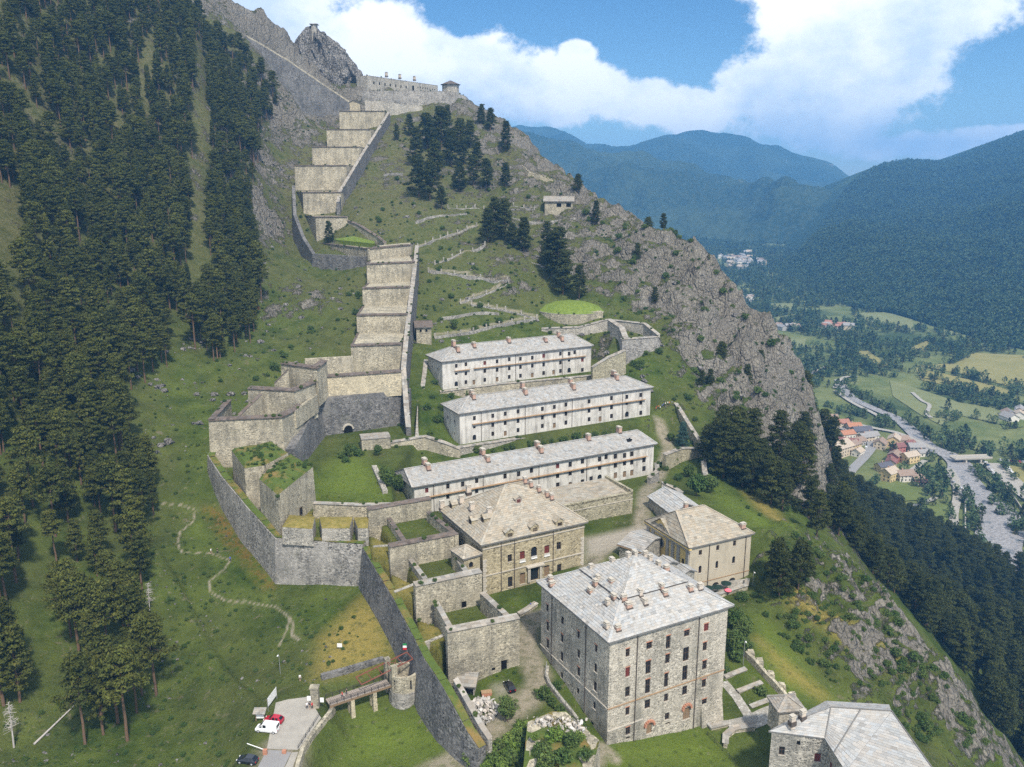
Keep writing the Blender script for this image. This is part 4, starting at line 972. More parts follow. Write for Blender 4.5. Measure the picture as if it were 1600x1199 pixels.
sgW = (V2(k_ - a_)).length
sg = gabled('stone_store', 'small gabled stone store with pale grey slate roof beside the courtyard', 'building', a_, b_, sgW, -103, 2.6, 'wall_grey', 'slate', {'l': [(3, 2.5, 1.2, 2.3, 'd'), (8, 4, .9, 1.2, 'w'), (sgW - 3, 2.5, 1.2, 2.2, 'd')]})
sh = gabled('lean_to_shed', 'low shed with pale slate roof and ochre eaves in the courtyard', 'building', atz(*zC(150, 590), -98.6), atz(*zC(330, 650), -98.6), 13, -102, 1.6, 'wall_grey', 'slate_pale', {'f': [(3, 2.5, 1.2, 2, 'd')], 'l': [(4, 2.5, 1.2, 2, 'd')]}, along='D')
mb = MB(); mb.box(sh.eaves(.6)[0] - Vector((0, 0, .35)), sh.D * (sh.len + 1.2), -sh.K * .1, (0, 0, .3)); mb.build('fascia', M['wood_orange'], sh.root)

# ------------------------------------------------------------------ church
ze = -95.4
A_, B_ = atz(*zC(738, 612), ze), atz(*zC(1250, 495), ze)
ch = Block('church', 'ochre church with yellow pilastered front, oculus and mottled slate roof', 'church', A_, B_, 20, -108.8, 'plaster_warm', sink=2.5)
ops = ch.px('f', [(823,660,26,42,'w'),(968,620,24,42,'w'),(1108,583,24,44,'w'),(820,800,24,62,'a'),(960,760,22,60,'a'),(1100,720,24,58,'a'),(948,940,62,66,'a'),(1085,912,62,84,'a')], zC, 1)
lop = [(17.2, 9.6, 1.1, 1.6, 'w'), (17.2, 5.6, 1.1, 1.5, 'w'), (7.5, 3, 2.4, 4.2, 'd')]
facade(ch.root, *ch.st['f'], ch.h, ops, M['plaster_warm'], surround=.01)
facade(ch.root, *ch.st['r'], ch.h, [(4, 10, 1, 1.5, 'w'), (12, 10, 1, 1.5, 'w')], M['plaster_warm']); facade(ch.root, *ch.st['k'], ch.h, [], M['plaster_warm'])
facade(ch.root, *ch.st['l'], ch.h, lop, M['yellow'], name='church_front', surround=.01)
ch.hip(6.3, (3.2, 10), M['slate_warm'], o=.7, course=.8)
q0, q1 = ch.spot('f', *zC(870, 905)), ch.spot('f', *zC(1210, 808)); ch.ledge('f', (q0[1] + q1[1]) / 2, M['wood_orange'], out=.12, hh=.2)
ch.pipe('f', [(890, 750), (1195, 650)], zC)
P0, Dl, Ll = ch.st['l']; Nl = Vector((Dl.y, -Dl.x, 0)); mb = MB()
for s in (.1, 2.6, 9.6, 12.0, 14.6, Ll - 1.3): mb.box(P0 + Dl * s, Dl * 1.15, Nl * .35, (0, 0, ch.h - 1.3))
mb.build('pilaster', M['greytrim'], ch.root)
ch.ledge('l', ch.h - 1.4, M['greytrim'], 'entablature', out=.6, hh=.45); ch.ledge('l', ch.h - .8, M['yellow'], 'entablature', out=.75, hh=.4)
mb = MB(); c0 = P0 + Dl * 7.0 + Vector((0, 0, ch.h - .3)) + Nl * .2   # attic gable over the front
mb.prism([c0 - Dl * 5.2, c0 + Dl * 5.2, c0 + Vector((0, 0, 3.6))], [c0 - Dl * 5.2 - Nl * 1.0, c0 + Dl * 5.2 - Nl * 1.0, c0 + Vector((0, 0, 3.6)) - Nl * 1.0]); pd = mb.build('pediment', M['yellow'], ch.root)
mb = MB()
for sg_ in (-1, 1):
    a, b = c0 + Dl * 5.7 * sg_ - Vector((0, 0, .2)), c0 + Vector((0, 0, 3.8)); slates(mb, a + Nl * .5, a - Nl * 6.5, b - Nl * 6.5, b + Nl * .5, .8, .7, 1.2, .05, .06)
o = mb.build('pediment_roof', M['slate_warm'], pd); o['kind'] = 'stuff'
def disc(name, c, D, Nn, r, mat, par, ring=None, half=False):
    mb = MB(); n = 20; up = Vector((0, 0, 1)); pts = [c + D * (r * math.cos(2 * math.pi * k / n)) + up * (r * max(-.05 if half else -9, math.sin(2 * math.pi * k / n))) for k in range(n)]
    mb.prism([p for p in pts], [p + Nn * .06 for p in pts]); o = mb.build(name, M[mat], par)
    if ring:
        rb = MB()
        for k in range(n):
            p, q = pts[k], pts[(k + 1) % n]; e = lambda x, s: c + (x - c) * s + Nn * .18
            rb.face([e(p, 1), e(q, 1), e(q, 1.28), e(p, 1.28)]); rb.face([e(p, 1.28), e(q, 1.28), e(q, 1.28) - Nn * .2, e(p, 1.28) - Nn * .2]); rb.face([e(p, 1) - Nn * .2, e(q, 1) - Nn * .2, e(q, 1), e(p, 1)])
        rb.build('oculus_ring', M[ring], o)
    return o
disc('oculus', P0 + Dl * 7.0 + Vector((0, 0, ch.h - 4.0)) + Nl * .02, Dl, Nl, 1.15, 'glass', ch.root, 'greytrim')
disc('lunette', c0 + Vector((0, 0, .7)) + Nl * .02, Dl, Nl, 1.05, 'glass', ch.root, 'greytrim', True)
P = ch.roofpt(0, *zC(1175, 455)); chimney(ch.root, P, ch.D, 1.4, 1.0, 1.2); P = (ch.planes[2][2] + ch.planes[2][3]) / 2 + ch.K * 2 - Vector((0, 0, 1)); chimney(ch.root, P, ch.D, 1.1, .9, 1.6)
# porches between the church and the square block
for u, v, lab in ((1040, 884, 'small pale-roofed porch beside the church front, left of its twin'), (1068, 897, 'small pale-roofed porch under the church wall, beside the chimneys')):
    p = at(u, v, 198); d = ch.D; g_ = gabled('porch', lab, 'porch', p, p + d * 3.6, 3.4, hz(p.x, p.y), .9, 'wall_grey', 'slate_pale', {'f': [(1.8, 2.8, 1.2, 2, 'd')]}, sink=3)
# ------------------------------------------------------------------ fortress walls
M['wall_mid'] = stone('weathered_scarp_masonry', (.44, .415, .37), (.13, .123, .113), (.29, .272, .242), 1.5, (.11, .108, .10), .7, .08, .3)
t = NT('roof_turf', .95, .05); n_ = t.noise(.5, 6, .7); k_ = t.noise(.15, 4, .6)
M['turf'] = t.col(t.mix(t.rng(k_, .5, .66, 0, .8), t.mix(n_, (.045, .075, .015), (.125, .165, .04)), (.24, .155, .06))); t.bump(n_, .8, .6)
t = NT('dry_turf', .95, .05); n_ = t.noise(.6, 6, .7)
M['dry_turf'] = t.col(t.mix(t.rng(n_, .3, .7), (.13, .125, .03), (.30, .235, .08))); t.bump(n_, .8, .5)
t = NT('lush_turf', .95, .05); n_ = t.noise(.7, 6, .7)
M['lush_turf'] = t.col(t.mix(t.rng(n_, .3, .7), (.09, .14, .025), (.20, .255, .055))); t.bump(n_, .8, .5)

def mid(pts): return sum(pts, Vector()) / len(pts)
def wall_thing(name, label, pts, mat, thick=1.2, cop='slate_brown', side=-1, cat='wall', group=None, **kw):
    c = pts[len(pts) // 2]; r = thing(name, label, cat, (c.x, c.y, hz(c.x, c.y)), group)
    wall_run(pts, mat, thick, side=side, parent=r, **kw)
    if cop: coping(pts, r, thick, side, cop)
    return r
def traverse(label, a, b, z, zb, ops, conv, part=None, sidew=None, zp=None, cop='slate_brown'):
    A, B = atz(*a, z), atz(*b, z)
    t_ = Block('traverse_wall', label, 'wall', A, B, 1.6, zb, 'wall_light', sink=4, group='traverse walls between the small courts')
    t_.faces({'f': t_.px('f', ops, conv, 1)}); mb = MB(); E = t_.eaves(0); mb.face(E); mb.build('wall_top', M['wall_light'], t_.root)
    coping([A, B], t_.root, 1.6, -1, cop, rows=3)
    if part:
        wall_run(part, 'wall_light', 1.0, .02, parent=t_.root, name='partition_wall'); coping(part, t_.root, 1.0, -1, 'slate_mid' if cop != 'slate_brown' else 'slate_brown', .12, rows=1)
    if sidew: wall_run(sidew, 'wall_light', 1.1, .0, parent=t_.root, name='court_wall'); coping(sidew, t_.root, 1.1, -1, cop, .12, rows=1)
    return t_
cvz = lambda conv, pts, z: [atz(*conv(*p), z) for p in pts]
tw1 = traverse('tall front traverse wall with square doorway, above the black car', (699, 988), (812, 966), -95.6, -108, [(827, 800, 33, 60, 'o'), (767, 822, 20, 18, 'o')], z4, cvz(z4, [(430, 445), (523, 612)], -97.6), cvz(z4, [(690, 390), (832, 522)], -97.0), cop='slate_mid')
tw2 = traverse('second traverse wall up from the black car, left of the palace', (649, 916), (753, 894), -93, -103, [(600, 455, 28, 36, 'o')], z4, cvz(z4, [(278, 190), (393, 345)], -95.2), cvz(z4, [(525, 150), (590, 255), (610, 285)], -93.6), cop='slate_mid')
tw3 = traverse('third traverse wall up, with brown slate coping and small tower beside it', (609, 855), (714, 835), -90.5, -98.5, [(490, 213, 28, 34, 'o')], z4, cvz(z2, [(806, 225), (920, 392)], -91.4), cvz(z2, [(1065, 205), (1243, 350)], -90.6))
tw4 = traverse('uppermost traverse wall, next to the lowest white barracks', (575, 797), (674, 780), -87.7, -96, [(1028, 285, 28, 36, 'o')], z2, None, None)
for i, (pl, z, lab) in enumerate(((cvz(z4, [(378, 690), (497, 640)], -102.2), -102, 'low parapet closing the front outer terrace of dry grass'), (cvz(z4, [(213, 395), (322, 352)], -97.6), -97, 'low parapet closing the middle outer terrace of dry grass'), (cvz(z2, [(733, 432), (832, 425)], -94), -94, 'low parapet closing the upper outer terrace of dry grass'))):
    wall_run([p + Vector((0, 0, .6)) for p in pl], 'wall_grey', .9, .03, label=lab, name='parapet_wall', group='parapets of the outer terraces')
# small tower with pyramid roof between the courts and the palace
ze = -91.6
tw = Block('stair_tower', 'little square stone tower with pyramid roof and arched opening beside the palace', 'tower', atz(*z4(600, 192), ze), atz(*z4(690, 166), ze), 6.0, -99, 'wall_palace', sink=3)
tw.faces({'f': tw.px('f', [(640, 228, 24, 32, 'a')], z4, 1)}); E = tw.eaves(.45); ap_ = (E[0] + E[2]) / 2 + Vector((0, 0, 2.0)); hip_roof(tw.root, E, (ap_, ap_), M['slate_warm'], course=.6, wmin=.5, wmax=.9)

# outer scarp falling to the ditch, with its grassy walk
OR_px = [(566, 856, -94.8), (590, 897, -96.4), (615, 938, -98), (640, 985, -100), (662, 1029, -101.2), (692, 1075, -102.6), (712, 1112, -105), (732, 1148, -107.8), (748, 1172, -109.5)]
OR = [atz(*p) for p in OR_px]
orr = thing('outer_rampart', 'long dark battered scarp wall running down to the ditch beside the bridge', 'rampart', tuple(gz(OR[4])))
wall_run(OR, 'wall_dark', 1.8, .13, parent=orr, step=3, sink=4)
mb = MB(); i_, o_ = offset_line(resample(OR, 2), 1.9), offset_line(resample(OR, 2), .1)
for k in range(len(i_) - 1):
    j = Vector((0, 0, .12 + random.uniform(0, .25))); mb.face([o_[k] + j, o_[k + 1] + j, i_[k + 1] + j, i_[k] + j])
mb.build('rampart_walk', M['turf'], orr)
pr = [p + Vector((0, 0, .9)) for p in offset_line(OR[5:], 2.6)]
wall_run(pr, 'wall_grey', .9, .0, parent=orr, name='inner_parapet', sink=3); coping(pr, orr, .9, -1, 'slate_mid', .15, rows=1)

LWp = [atz(*p) for p in [(336, 694, -84.8), (324, 712, -86.4), (345, 744, -88.6), (385, 792, -91.5), (430, 842, -94.5), (500, 847, -94.4), (567, 852, -94.4)]]
lw = thing('lower_bastion', 'broad grey scarp of the lower left bastion, coming to a corner above the meadow', 'rampart', tuple(gz(LWp[4])))
wall_run(LWp, 'wall_mid', 2.0, .08, parent=lw, step=3, sink=4)
mb = MB(); i_, o_ = offset_line(resample(LWp, 2), 2.2), offset_line(resample(LWp, 2), .2)
for k in range(len(i_) - 1):
    j = Vector((0, 0, .1 + random.uniform(0, .3))); mb.face([o_[k] + j, o_[k + 1] + j, i_[k + 1] + j, i_[k] + j])
mb.build('rampart_walk', M['turf'], lw)
def merlon(px, z, label):
    pts = [atz(*p, z) for p in px]; r = thing('merlon', label, 'merlon', tuple(gz(mid(pts))), 'turf-topped merlons on the lower bastion')
    solid(pts, z - 5, 'wall_grey', r, 'merlon_body', .05); mb = MB(); c = mid(pts) + Vector((0, 0, 1.0)); q = [p + Vector((0, 0, .05)) for p in pts]
    for k in range(len(q)): mb.face([q[k], q[(k + 1) % len(q)], c])
    mb.build('turf_top', M['dry_turf'], r, smooth=True)
merlon([(441, 824), (488, 827), (492, 808), (452, 805)], -90.6, 'leftmost dry-turf merlon on the lower bastion'); merlon([(503, 826), (546, 826), (551, 808), (499, 808)], -90.6, 'middle dry-turf merlon on the lower bastion'); merlon([(559, 826), (575, 826), (576, 808), (553, 809)], -90.6, 'narrow dry-turf merlon beside the traverse walls')
wall_thing('lawn_wall', 'low pale wall between the casemate lawn and the merlons', [atz(489, 787, -90.4), atz(560, 790, -90.4), atz(612, 789, -90.4)], 'wall_light', .9, 'slate_mid')
wall_thing('lawn_stair_wall', 'crumbling low wall slanting down the right edge of the green lawn', [p + Vector((0, 0, 1.0)) for p in hpts([(581, 732), (590, 752), (598, 772)])], 'wall_grey', 1.6, None)
TURF = []
def turf_block(name, label, px, z, zb, front, mat='wall_light', dome=1.6, top='turf'):
    pts = [atz(*p, z) for p in px]; TURF.append((pts, z)); r = thing(name, label, 'casemate', tuple(gz(mid(pts)))); solid(pts, zb, mat, r, 'wall', .03)
    mb = MB(); n = len(pts); c = mid(pts); rings = [[p + Vector((0, 0, .04)) for p in pts]]
    den = []
    for a in range(n):
        for k in range(5): den.append(pts[a].lerp(pts[(a + 1) % n], k / 5))
    prev = [p + Vector((0, 0, .04)) for p in den]
    for f, hh in ((.88, .55), (.6, .85), (.3, 1.0)):
        cur = [c.lerp(p, f) + Vector((0, 0, dome * hh + random.uniform(-.25, .25))) for p in den]
        for k in range(len(den)): mb.face([prev[k], prev[(k + 1) % len(den)], cur[(k + 1) % len(den)], cur[k]])
        prev = cur
    mb.face(prev); mb.build('turf_roof', M[top], r, smooth=True); return r
ca = turf_block('turf_casemate', 'turf-roofed casemate block at the foot of the big bastion, the left one', [(382, 732), (412, 728), (450, 708), (425, 692), (362, 704)], -82.3, -96, None)
cb = turf_block('turf_casemate', 'turf-roofed casemate block with bushes and arched doorway, right of its neighbour', [(434, 774), (489, 730), (455, 711), (405, 749)], -82.5, -96, None)
Pd = atz(434, 825, -92.5); Pe = atz(491, 785, -92.5); dd = V2(Pe - Pd).normalized(); nn = Vector((dd.y, -dd.x, 0)); q = on_plane(*zv(300, 540, .25)(680, 1035), Pd, nn)
fm, pm = window_mesh('a', 1.3, 2.4); f_ = link('door', fm, cb, q - Vector((0, 0, 1.2)) - wloc(cb) + nn * .38, math.atan2(dd.y, dd.x)); link('door_leaf', pm, f_)

# ------------------------------------------------------------------ big stepped bastion
z1 = zv(300, 540, .25)
bb = thing('big_bastion', 'three-tiered cream stone bastion with brown slate copings, left of the barracks', 'bastion', tuple(gz(at(450, 660, 280))))
def tier(pts, mat, base=None, thick=1.6, sink=3, rows=3, cop=True, batter=.05):
    wall_run(pts, mat, thick, batter, parent=bb, base=base, sink=sink, name='tier_wall')
    if cop: coping(pts, bb, thick, -1, 'slate_brown', .45, .32, rows=rows)
a1, b1, c1 = atz(326, 657, -75), atz(440, 652, -75), atz(462, 641, -75)
a2, b2, c2 = atz(387, 607, -69.9), atz(460, 611, -69.9), atz(492, 598, -69.9)
a3, b3 = atz(439, 568, -65), atz(495, 576, -65)
rl, rr_ = atz(497, 590, -71), atz(627, 581, -71)
tier([a1, b1, c1], 'wall_light', thick=1.8); tier([c1, Vector((c1.x + .6, b2.y, -75))], 'wall_light', thick=1.4, base=-84, sink=1); tier([a2, b2, c2], 'wall_light', thick=1.8, base=-80, sink=3); tier([c2, Vector((rl.x - .6, rl.y - 2, -69.9))], 'wall_light', thick=1.4, base=-79, sink=1); tier([a3, b3, Vector((b3.x + .5, b3.y + 14, -65))], 'wall_light', thick=1.8, base=-76)
tier([rl, rr_], 'wall_cream', thick=2.2, base=-79.5, sink=1)
for p, q in ((atz(*z1(300, 440), -77), atz(*z1(437, 308), -71.5)), (atz(*z1(515, 240), -71), atz(*z1(602, 152), -66))): wall_run([p, q], 'wall_light', 1.2, 0, parent=bb, name='flank_wall'); coping([p, q], bb, 1.2, -1, 'slate_brown', .12, rows=1)
tier([Vector((a1.x - 2, a1.y + 24, -74.5)), a1], 'wall_light', thick=1.4, rows=2)
tier([atz(*z1(705, 85), -66), atz(*z1(1005, 68), -66)], 'wall_light', thick=1.4, cop=False)
# old dark scarp under it
dk = [at(640, 604, 318), at(627, 611, 318), at(497, 626, 303)]; dk = [Vector((p.x + .4, p.y - 1.6, -78.6)) for p in dk]
low = [dk[2] + Vector((.6, 0, 0)), Vector((c1.x + 2.2, c1.y - 2, -83.5)), at(460, 702, 262)]
dkp = low[::-1] + [dk[1], dk[0]]
dkp = [Vector(p) for p in dkp]
scarp = wall_run(dkp, 'wall_dark', 3, .14, parent=bb, name='dark_scarp', sink=6, step=3)
lt = [Vector((c1.x + .3, c1.y - 1.5, -74.9)), Vector((c2.x + .6, c2.y, -74.5)), Vector((rl.x + .2, rl.y - .5, -74.2))]
wall_run(lt, 'wall_light', 1.2, .03, parent=bb, name='side_wall', base=-80, sink=1)
q = at(544, 672, 300); Dk = (dk[1] - dk[2]).normalized(); Dk.z = 0; nk = Vector((Dk.y, -Dk.x, 0)); P_ = on_plane(544, 672, dk[2] + nk * 2.2, nk)
mb = MB(); n = 10; pts = [P_ + Dk * (1.7 * math.cos(math.pi * k / n)) + Vector((0, 0, .2 + 1.7 * math.sin(math.pi * k / n))) for k in range(n + 1)] + [P_ - Dk * 1.7 - Vector((0, 0, 1.8)), P_ + Dk * 1.7 - Vector((0, 0, 1.8))]
mb.prism(pts, [p + nk * .25 for p in pts]); mb.build('tunnel_mouth', M['dark'], bb)
mb = MB()
for k in range(n):
    for e in (0,):
        a, b = math.pi * k / n, math.pi * (k + 1) / n; f = lambda t_, r: P_ + Dk * (r * math.cos(t_)) + Vector((0, 0, .2 + r * math.sin(t_))) + nk * .35
        mb.face([f(a, 1.7), f(b, 1.7), f(b, 2.25), f(a, 2.25)]); mb.face([f(a, 2.25), f(b, 2.25), f(b, 2.25) - nk * 1, f(a, 2.25) - nk * 1])
mb.build('tunnel_arch', M['trim'], bb)

# ------------------------------------------------------------------ stepped walls climbing the mountain
def stairway(name, label, steps, wallpts, dark_side, mat='wall_light', base_drop=9):
    """steps: (left px, right px, z); every step is a stone block reaching back to the next one"""
    fr = []
    for l, r, z, *yy in steps:
        if yy:
            a, b = at(*l, yy[0]), at(*r, yy[0]); z = (a.z + b.z) / 2; a.z = b.z = z; fr.append((a, b))
        else: fr.append((atz(*l, z), atz(*r, z)))
    c = mid([p for f in fr for p in f])
    root = thing(name, label, 'rampart', tuple(gz(c)))
    for k, (a, b) in enumerate(fr):
        if k + 1 < len(fr): na, nb = fr[k + 1]; ba, bb_ = Vector((na.x, na.y, a.z)), Vector((nb.x, nb.y, a.z))
        else: ba, bb_ = a + Vector((0, 22, 0)), b + Vector((0, 22, 0))
        e = Vector((0, 1.2, 0)); w = Vector((.9 + .25 * k % 2, 0, 0))
        st = solid([a, b, bb_ + e, ba + e], min(hz(a.x, a.y), hz(b.x, b.y), a.z - 8) - 4, mat, root, 'step_block', .02)
        wall_run([a, b], mat, 1.2, .03, parent=root, name='step_wall', base=a.z - base_drop, sink=2); coping([a, b], root, 1.6, -1, 'slate_brown', .5, .34, rows=2)
        for s, p0, p1 in ((1, a, ba), (-1, b, bb_)):
            cp_ = [p0 + Vector((0, .6, 0)), p1]; coping(cp_, root, .7, s, 'slate_brown', .15, rows=1)
    if wallpts: wall_run(wallpts, dark_side, 1.8, .05, parent=root, name='flank_wall', side=1, sink=3, step=4); coping(wallpts, root, 1.8, 1, 'slate_mid', .1, rows=2)
    return root
LS = stairway('stepped_rampart', 'lower flight of cream stepped walls climbing from the big bastion to the redoubt', [((548, 541), (627, 538), -64), ((557, 493), (636, 492), -56), ((566, 451), (641, 449), -47.6), ((573, 413), (648, 410), -38), ((577, 389), (642, 383), -32)],
   [at(654, 384, 462), at(652, 408, 430), at(647, 450, 398), at(642, 492, 368), at(637, 540, 338), at(634, 575, 322), at(639, 640, 306), at(642, 668, 300)], 'wall_dark')
US = stairway('stepped_rampart', 'upper flight of cream stepped walls climbing towards the fort on the ridge', [((493, 339), (543, 340), 0, 510), ((473, 300), (533, 302), 0, 538), ((460, 259), (541, 259), 0, 565), ((487, 230), (561, 230), 0, 595), ((510, 202), (579, 203), 0, 630), ((530, 174), (600, 174), 0, 665)],
   [at(609, 176, 672), at(590, 207, 636), at(571, 236, 602), at(553, 266, 570), at(534, 298, 545), at(530, 316, 530)], 'wall_dark', base_drop=14)
mr = thing('redoubt', 'turf-roofed redoubt on dark scarp wall between the two stepped flights', 'redoubt', tuple(gz(at(530, 410, 462))))
wall_run([at(456, 290, 545), at(458, 335, 515), at(472, 372, 492), at(488, 397, 470), at(530, 399, 462), at(570, 402, 455)], 'wall_dark', 2, .07, parent=mr, name='scarp_wall', sink=7, step=4)
f_ = [atz(501, 380, -34), atz(574, 389, -34)]; bk = Vector((0, 14, 0))
solid([f_[0], f_[1], f_[1] + bk, f_[0] + bk], -46, 'wall_light', mr, 'casemate_wall', .02); coping(f_, mr, 1, -1, 'slate_brown')
g_ = [atz(519, 374, -31.5), atz(585, 381, -31.5)]; turfm = MB(); den = [g_[0], g_[0].lerp(g_[1], .5), g_[1], g_[1] + Vector((-3, 20, 0)), g_[0] + Vector((0, 20, 0))]; cc_ = mid(den) + Vector((0, 0, 2.4))
for k in range(5): turfm.face([den[k], den[(k + 1) % 5], cc_]); turfm.face([den[k] - Vector((0, 0, 4)), den[(k + 1) % 5] - Vector((0, 0, 4)), den[(k + 1) % 5], den[k]])
turfm.build('turf_roof', M['lush_turf'], mr, smooth=True)
fm, pm = window_mesh('a', 2.4, 3.0); d_ = (f_[1] - f_[0]).normalized(); nn = Vector((d_.y, -d_.x, 0)); q = on_plane(512, 389, f_[0], nn); fo = link('door', fm, mr, q - Vector((0, 0, 1.5)) + nn * .4 - wloc(mr), math.atan2(d_.y, d_.x)); link('door_leaf', pm, fo)
wall_run([at(543, 345, 510), at(560, 352, 500), at(590, 371, 480), at(600, 380, 470)], 'wall_light', 1.4, .03, parent=mr, name='ramp_wall'); coping([at(543, 345, 510), at(560, 352, 500), at(590, 371, 480), at(600, 380, 470)], mr, 1.4)
# long dark wall rising to the left, its pale stair parapet
DWp = [at(285, -8, 634), at(345, 38, 652), at(400, 66, 668), at(450, 96, 680), at(500, 130, 692), at(549, 163, 702)]
dw = thing('curtain_wall', 'long dark curtain wall with pale stair parapet rising along the ridge above the pines', 'wall', tuple(gz(DWp[3])))
wall_run(DWp, 'wall_dark', 2.4, .05, parent=dw, sink=6, step=8)
wall_run([p + Vector((.3, 3, 1.2)) for p in DWp], 'wall_light', 1.2, 0, parent=dw, base=None, name='stair_parapet', step=6, jag=.5)
gh = gabled('guard_house', 'tiny ochre guard house at the top of the stepped walls', 'hut', at(546, 160, 690), at(558, 160, 688), 5, 56, 1.5, 'wall_cream', 'slate_brown', {'f': [(3, 5, 1, 1.5, 'o')]}, sink=6)
# fort on the ridge
ze = 88.0
tf = Block('ridge_fort', 'long grey fort wall with a row of gun slits on the ridge', 'fort', atz(573, 118, ze), atz(684, 134, ze), 12, 70, 'wall_grey', sink=8)
L_ = tf.len; tf.faces({'f': [(s, tf.h - 6.2, 1.5, 2.2, 'o') for s in np.arange(8, L_ * .6, 6.5)] + [(L_ * .63, tf.h - 7, 2.6, 4, 'o')] + [(s, tf.h - 4.6, 1.2, 1.3, 'o') for s in np.arange(L_ * .7, L_ - 3, 3.2)]})
E = tf.eaves(0); mb = MB(); mb.face(E); mb.build('roof', M['wall_grey'], tf.root); coping([E[0], E[1]], tf.root, 1, -1, 'slate_mid', .1)
for u, v in ((603, 118), (624, 121), (647, 124)): p = atz(u, v, ze); chimney(tf.root, p + Vector((0, 3, 0)), tf.D, 2, 1.5, 2.4, 'chimney_pale')
sc_ = [atz(566, 142, 75), atz(640, 142, 75), atz(694, 143, 75), atz(712, 145, 74), atz(728, 151, 72), atz(734, 158, 70)]
wall_run(sc_, 'wall_mid', 3, .08, parent=tf.root, name='scarp', sink=6, step=6); coping(sc_, tf.root, 1.5, -1, 'slate_mid', .1)
wall_run([atz(570, 156, 66), atz(610, 160, 64), atz(660, 166, 62)], 'wall_grey', 1.5, .05, parent=tf.root, name='lower_wall', jag=.8, sink=4)
tc_ = atz(703, 142, 76); tc_ = Vector((tc_.x, tc_.y + 8, 76)); tr = thing('lookout_pavilion', 'low round pavilion with broad dark roof at the end of the ridge fort', 'tower', tuple(tc_))
n = 10; ring = lambda r, z: [Vector((tc_.x + r * math.cos(2 * math.pi * k / n), tc_.y + r * math.sin(2 * math.pi * k / n), z)) for k in range(n)]
mb = MB(); mb.prism(ring(7, 70), ring(7, 81.5)); mb.build('wall', M['wall_grey'], tr); mb = MB(); b_ = ring(8.6, 81.4)
for k in range(n): slates(mb, b_[k], b_[(k + 1) % n], tc_ + Vector((0, 0, 9)), tc_ + Vector((0, 0, 9)), 1.2, 1, 2)
mb.build('roof', M['slate_brown'], tr)

# ------------------------------------------------------------------ rock pinnacle with watch turret
def crag(name, label, c, rx, ry, h, seed, lean=(0, 0), n=72, m=56):
    th = np.linspace(0, 2 * np.pi, n, endpoint=False); mb = MB(); V = []
    for j in range(m + 1):
        f = j / m; prof = (1 - f ** 2.1) ** .62 * .93 + .02
        for a in th:
            x, y = math.cos(a), math.sin(a); k = 1 + .34 * float(fbm(np.array([x * 1.6 + f * 1.2]), np.array([y * 1.6 - f * 1.5]), 5, seed, .6)[0]) + .13 * float(ridged(np.array([x * 3.1 + f]), np.array([y * 3.1 + f * 2.2]), 4, seed + 5, .6)[0])
            V.append((c.x + rx * prof * k * x + lean[0] * f, c.y + ry * prof * k * y + lean[1] * f, c.z + h * (f + .13 * float(fbm(np.array([x * 2.3 + seed]), np.array([y * 2.3 + f * 2]), 4, 9, .6)[0]))))
    mb.v = V
    for j in range(m):
        for i in range(n): a = j * n + i; b = j * n + (i + 1) % n; mb.f.append((a, b, b + n, a + n)); mb.c.append(None); mb.m.append(0)
    mb.f.append(tuple(m * n + i for i in range(n))); mb.c.append(None); mb.m.append(0)
    return tag(mb.build(name, M['crag'], loc=tuple(c)), label, 'rock')
t = NT('crag_rock', .95, .08); a_ = t.noise(.09, 7, .65); b_ = t.noise(.5, 6, .7); cr = t.voro(.14, t.mapping((1, 1, .45)), 'DISTANCE_TO_EDGE'); cr2 = t.voro(.5, t.mapping((1, 1, .6)), 'DISTANCE_TO_EDGE')
k_ = t.mix(t.rng(b_, .3, .7), (.16, .15, .14), (.33, .315, .285)); k_ = t.mix(t.rng(a_, .45, .7, 0, .6), k_, (.20, .19, .185)); k_ = t.mix(t.rng(cr, 0, .05, .7, 0), k_, (.05, .05, .045)); k_ = t.mix(t.rng(cr2, 0, .05, .5, 0), k_, (.07, .065, .06))
k_ = t.mix(t.rng(t.noise(.2, 6, .7), .58, .66, 0, .85), k_, (.045, .06, .025)); t.bump(t.math('ADD', b_, t.math('MULTIPLY', t.rng(cr2, 0, .2), .8)), 1.0, 1.2); M['crag'] = t.col(k_)
pc = at(520, 150, 750); pc.z -= 10
cr1 = crag('rock_pinnacle', 'bulky grey rock pinnacle crowned by a ruined watch turret beside the ridge fort', pc, 31, 26, 62, 3, (-14, 0))
tp = at(491, 43, 748); mb = MB(); n = 8
mb.prism([Vector((tp.x + 3.0 * math.cos(2 * math.pi * k / n), tp.y + 3.0 * math.sin(2 * math.pi * k / n), tp.z - 14)) for k in range(n)], [Vector((tp.x + 2.8 * math.cos(2 * math.pi * k / n), tp.y + 2.8 * math.sin(2 * math.pi * k / n), tp.z + 2.2 + .5 * (k % 2))) for k in range(n)])
mb.box(tp + Vector((-3.4, -3.4, 2.0)), (6.8, 0, 0), (0, 6.8, 0), (0, 0, .5)); tag(mb.build('watch_turret', M['wall_grey'], loc=tuple(tp)), 'small ruined stone watch turret on the rock pinnacle', 'turret')

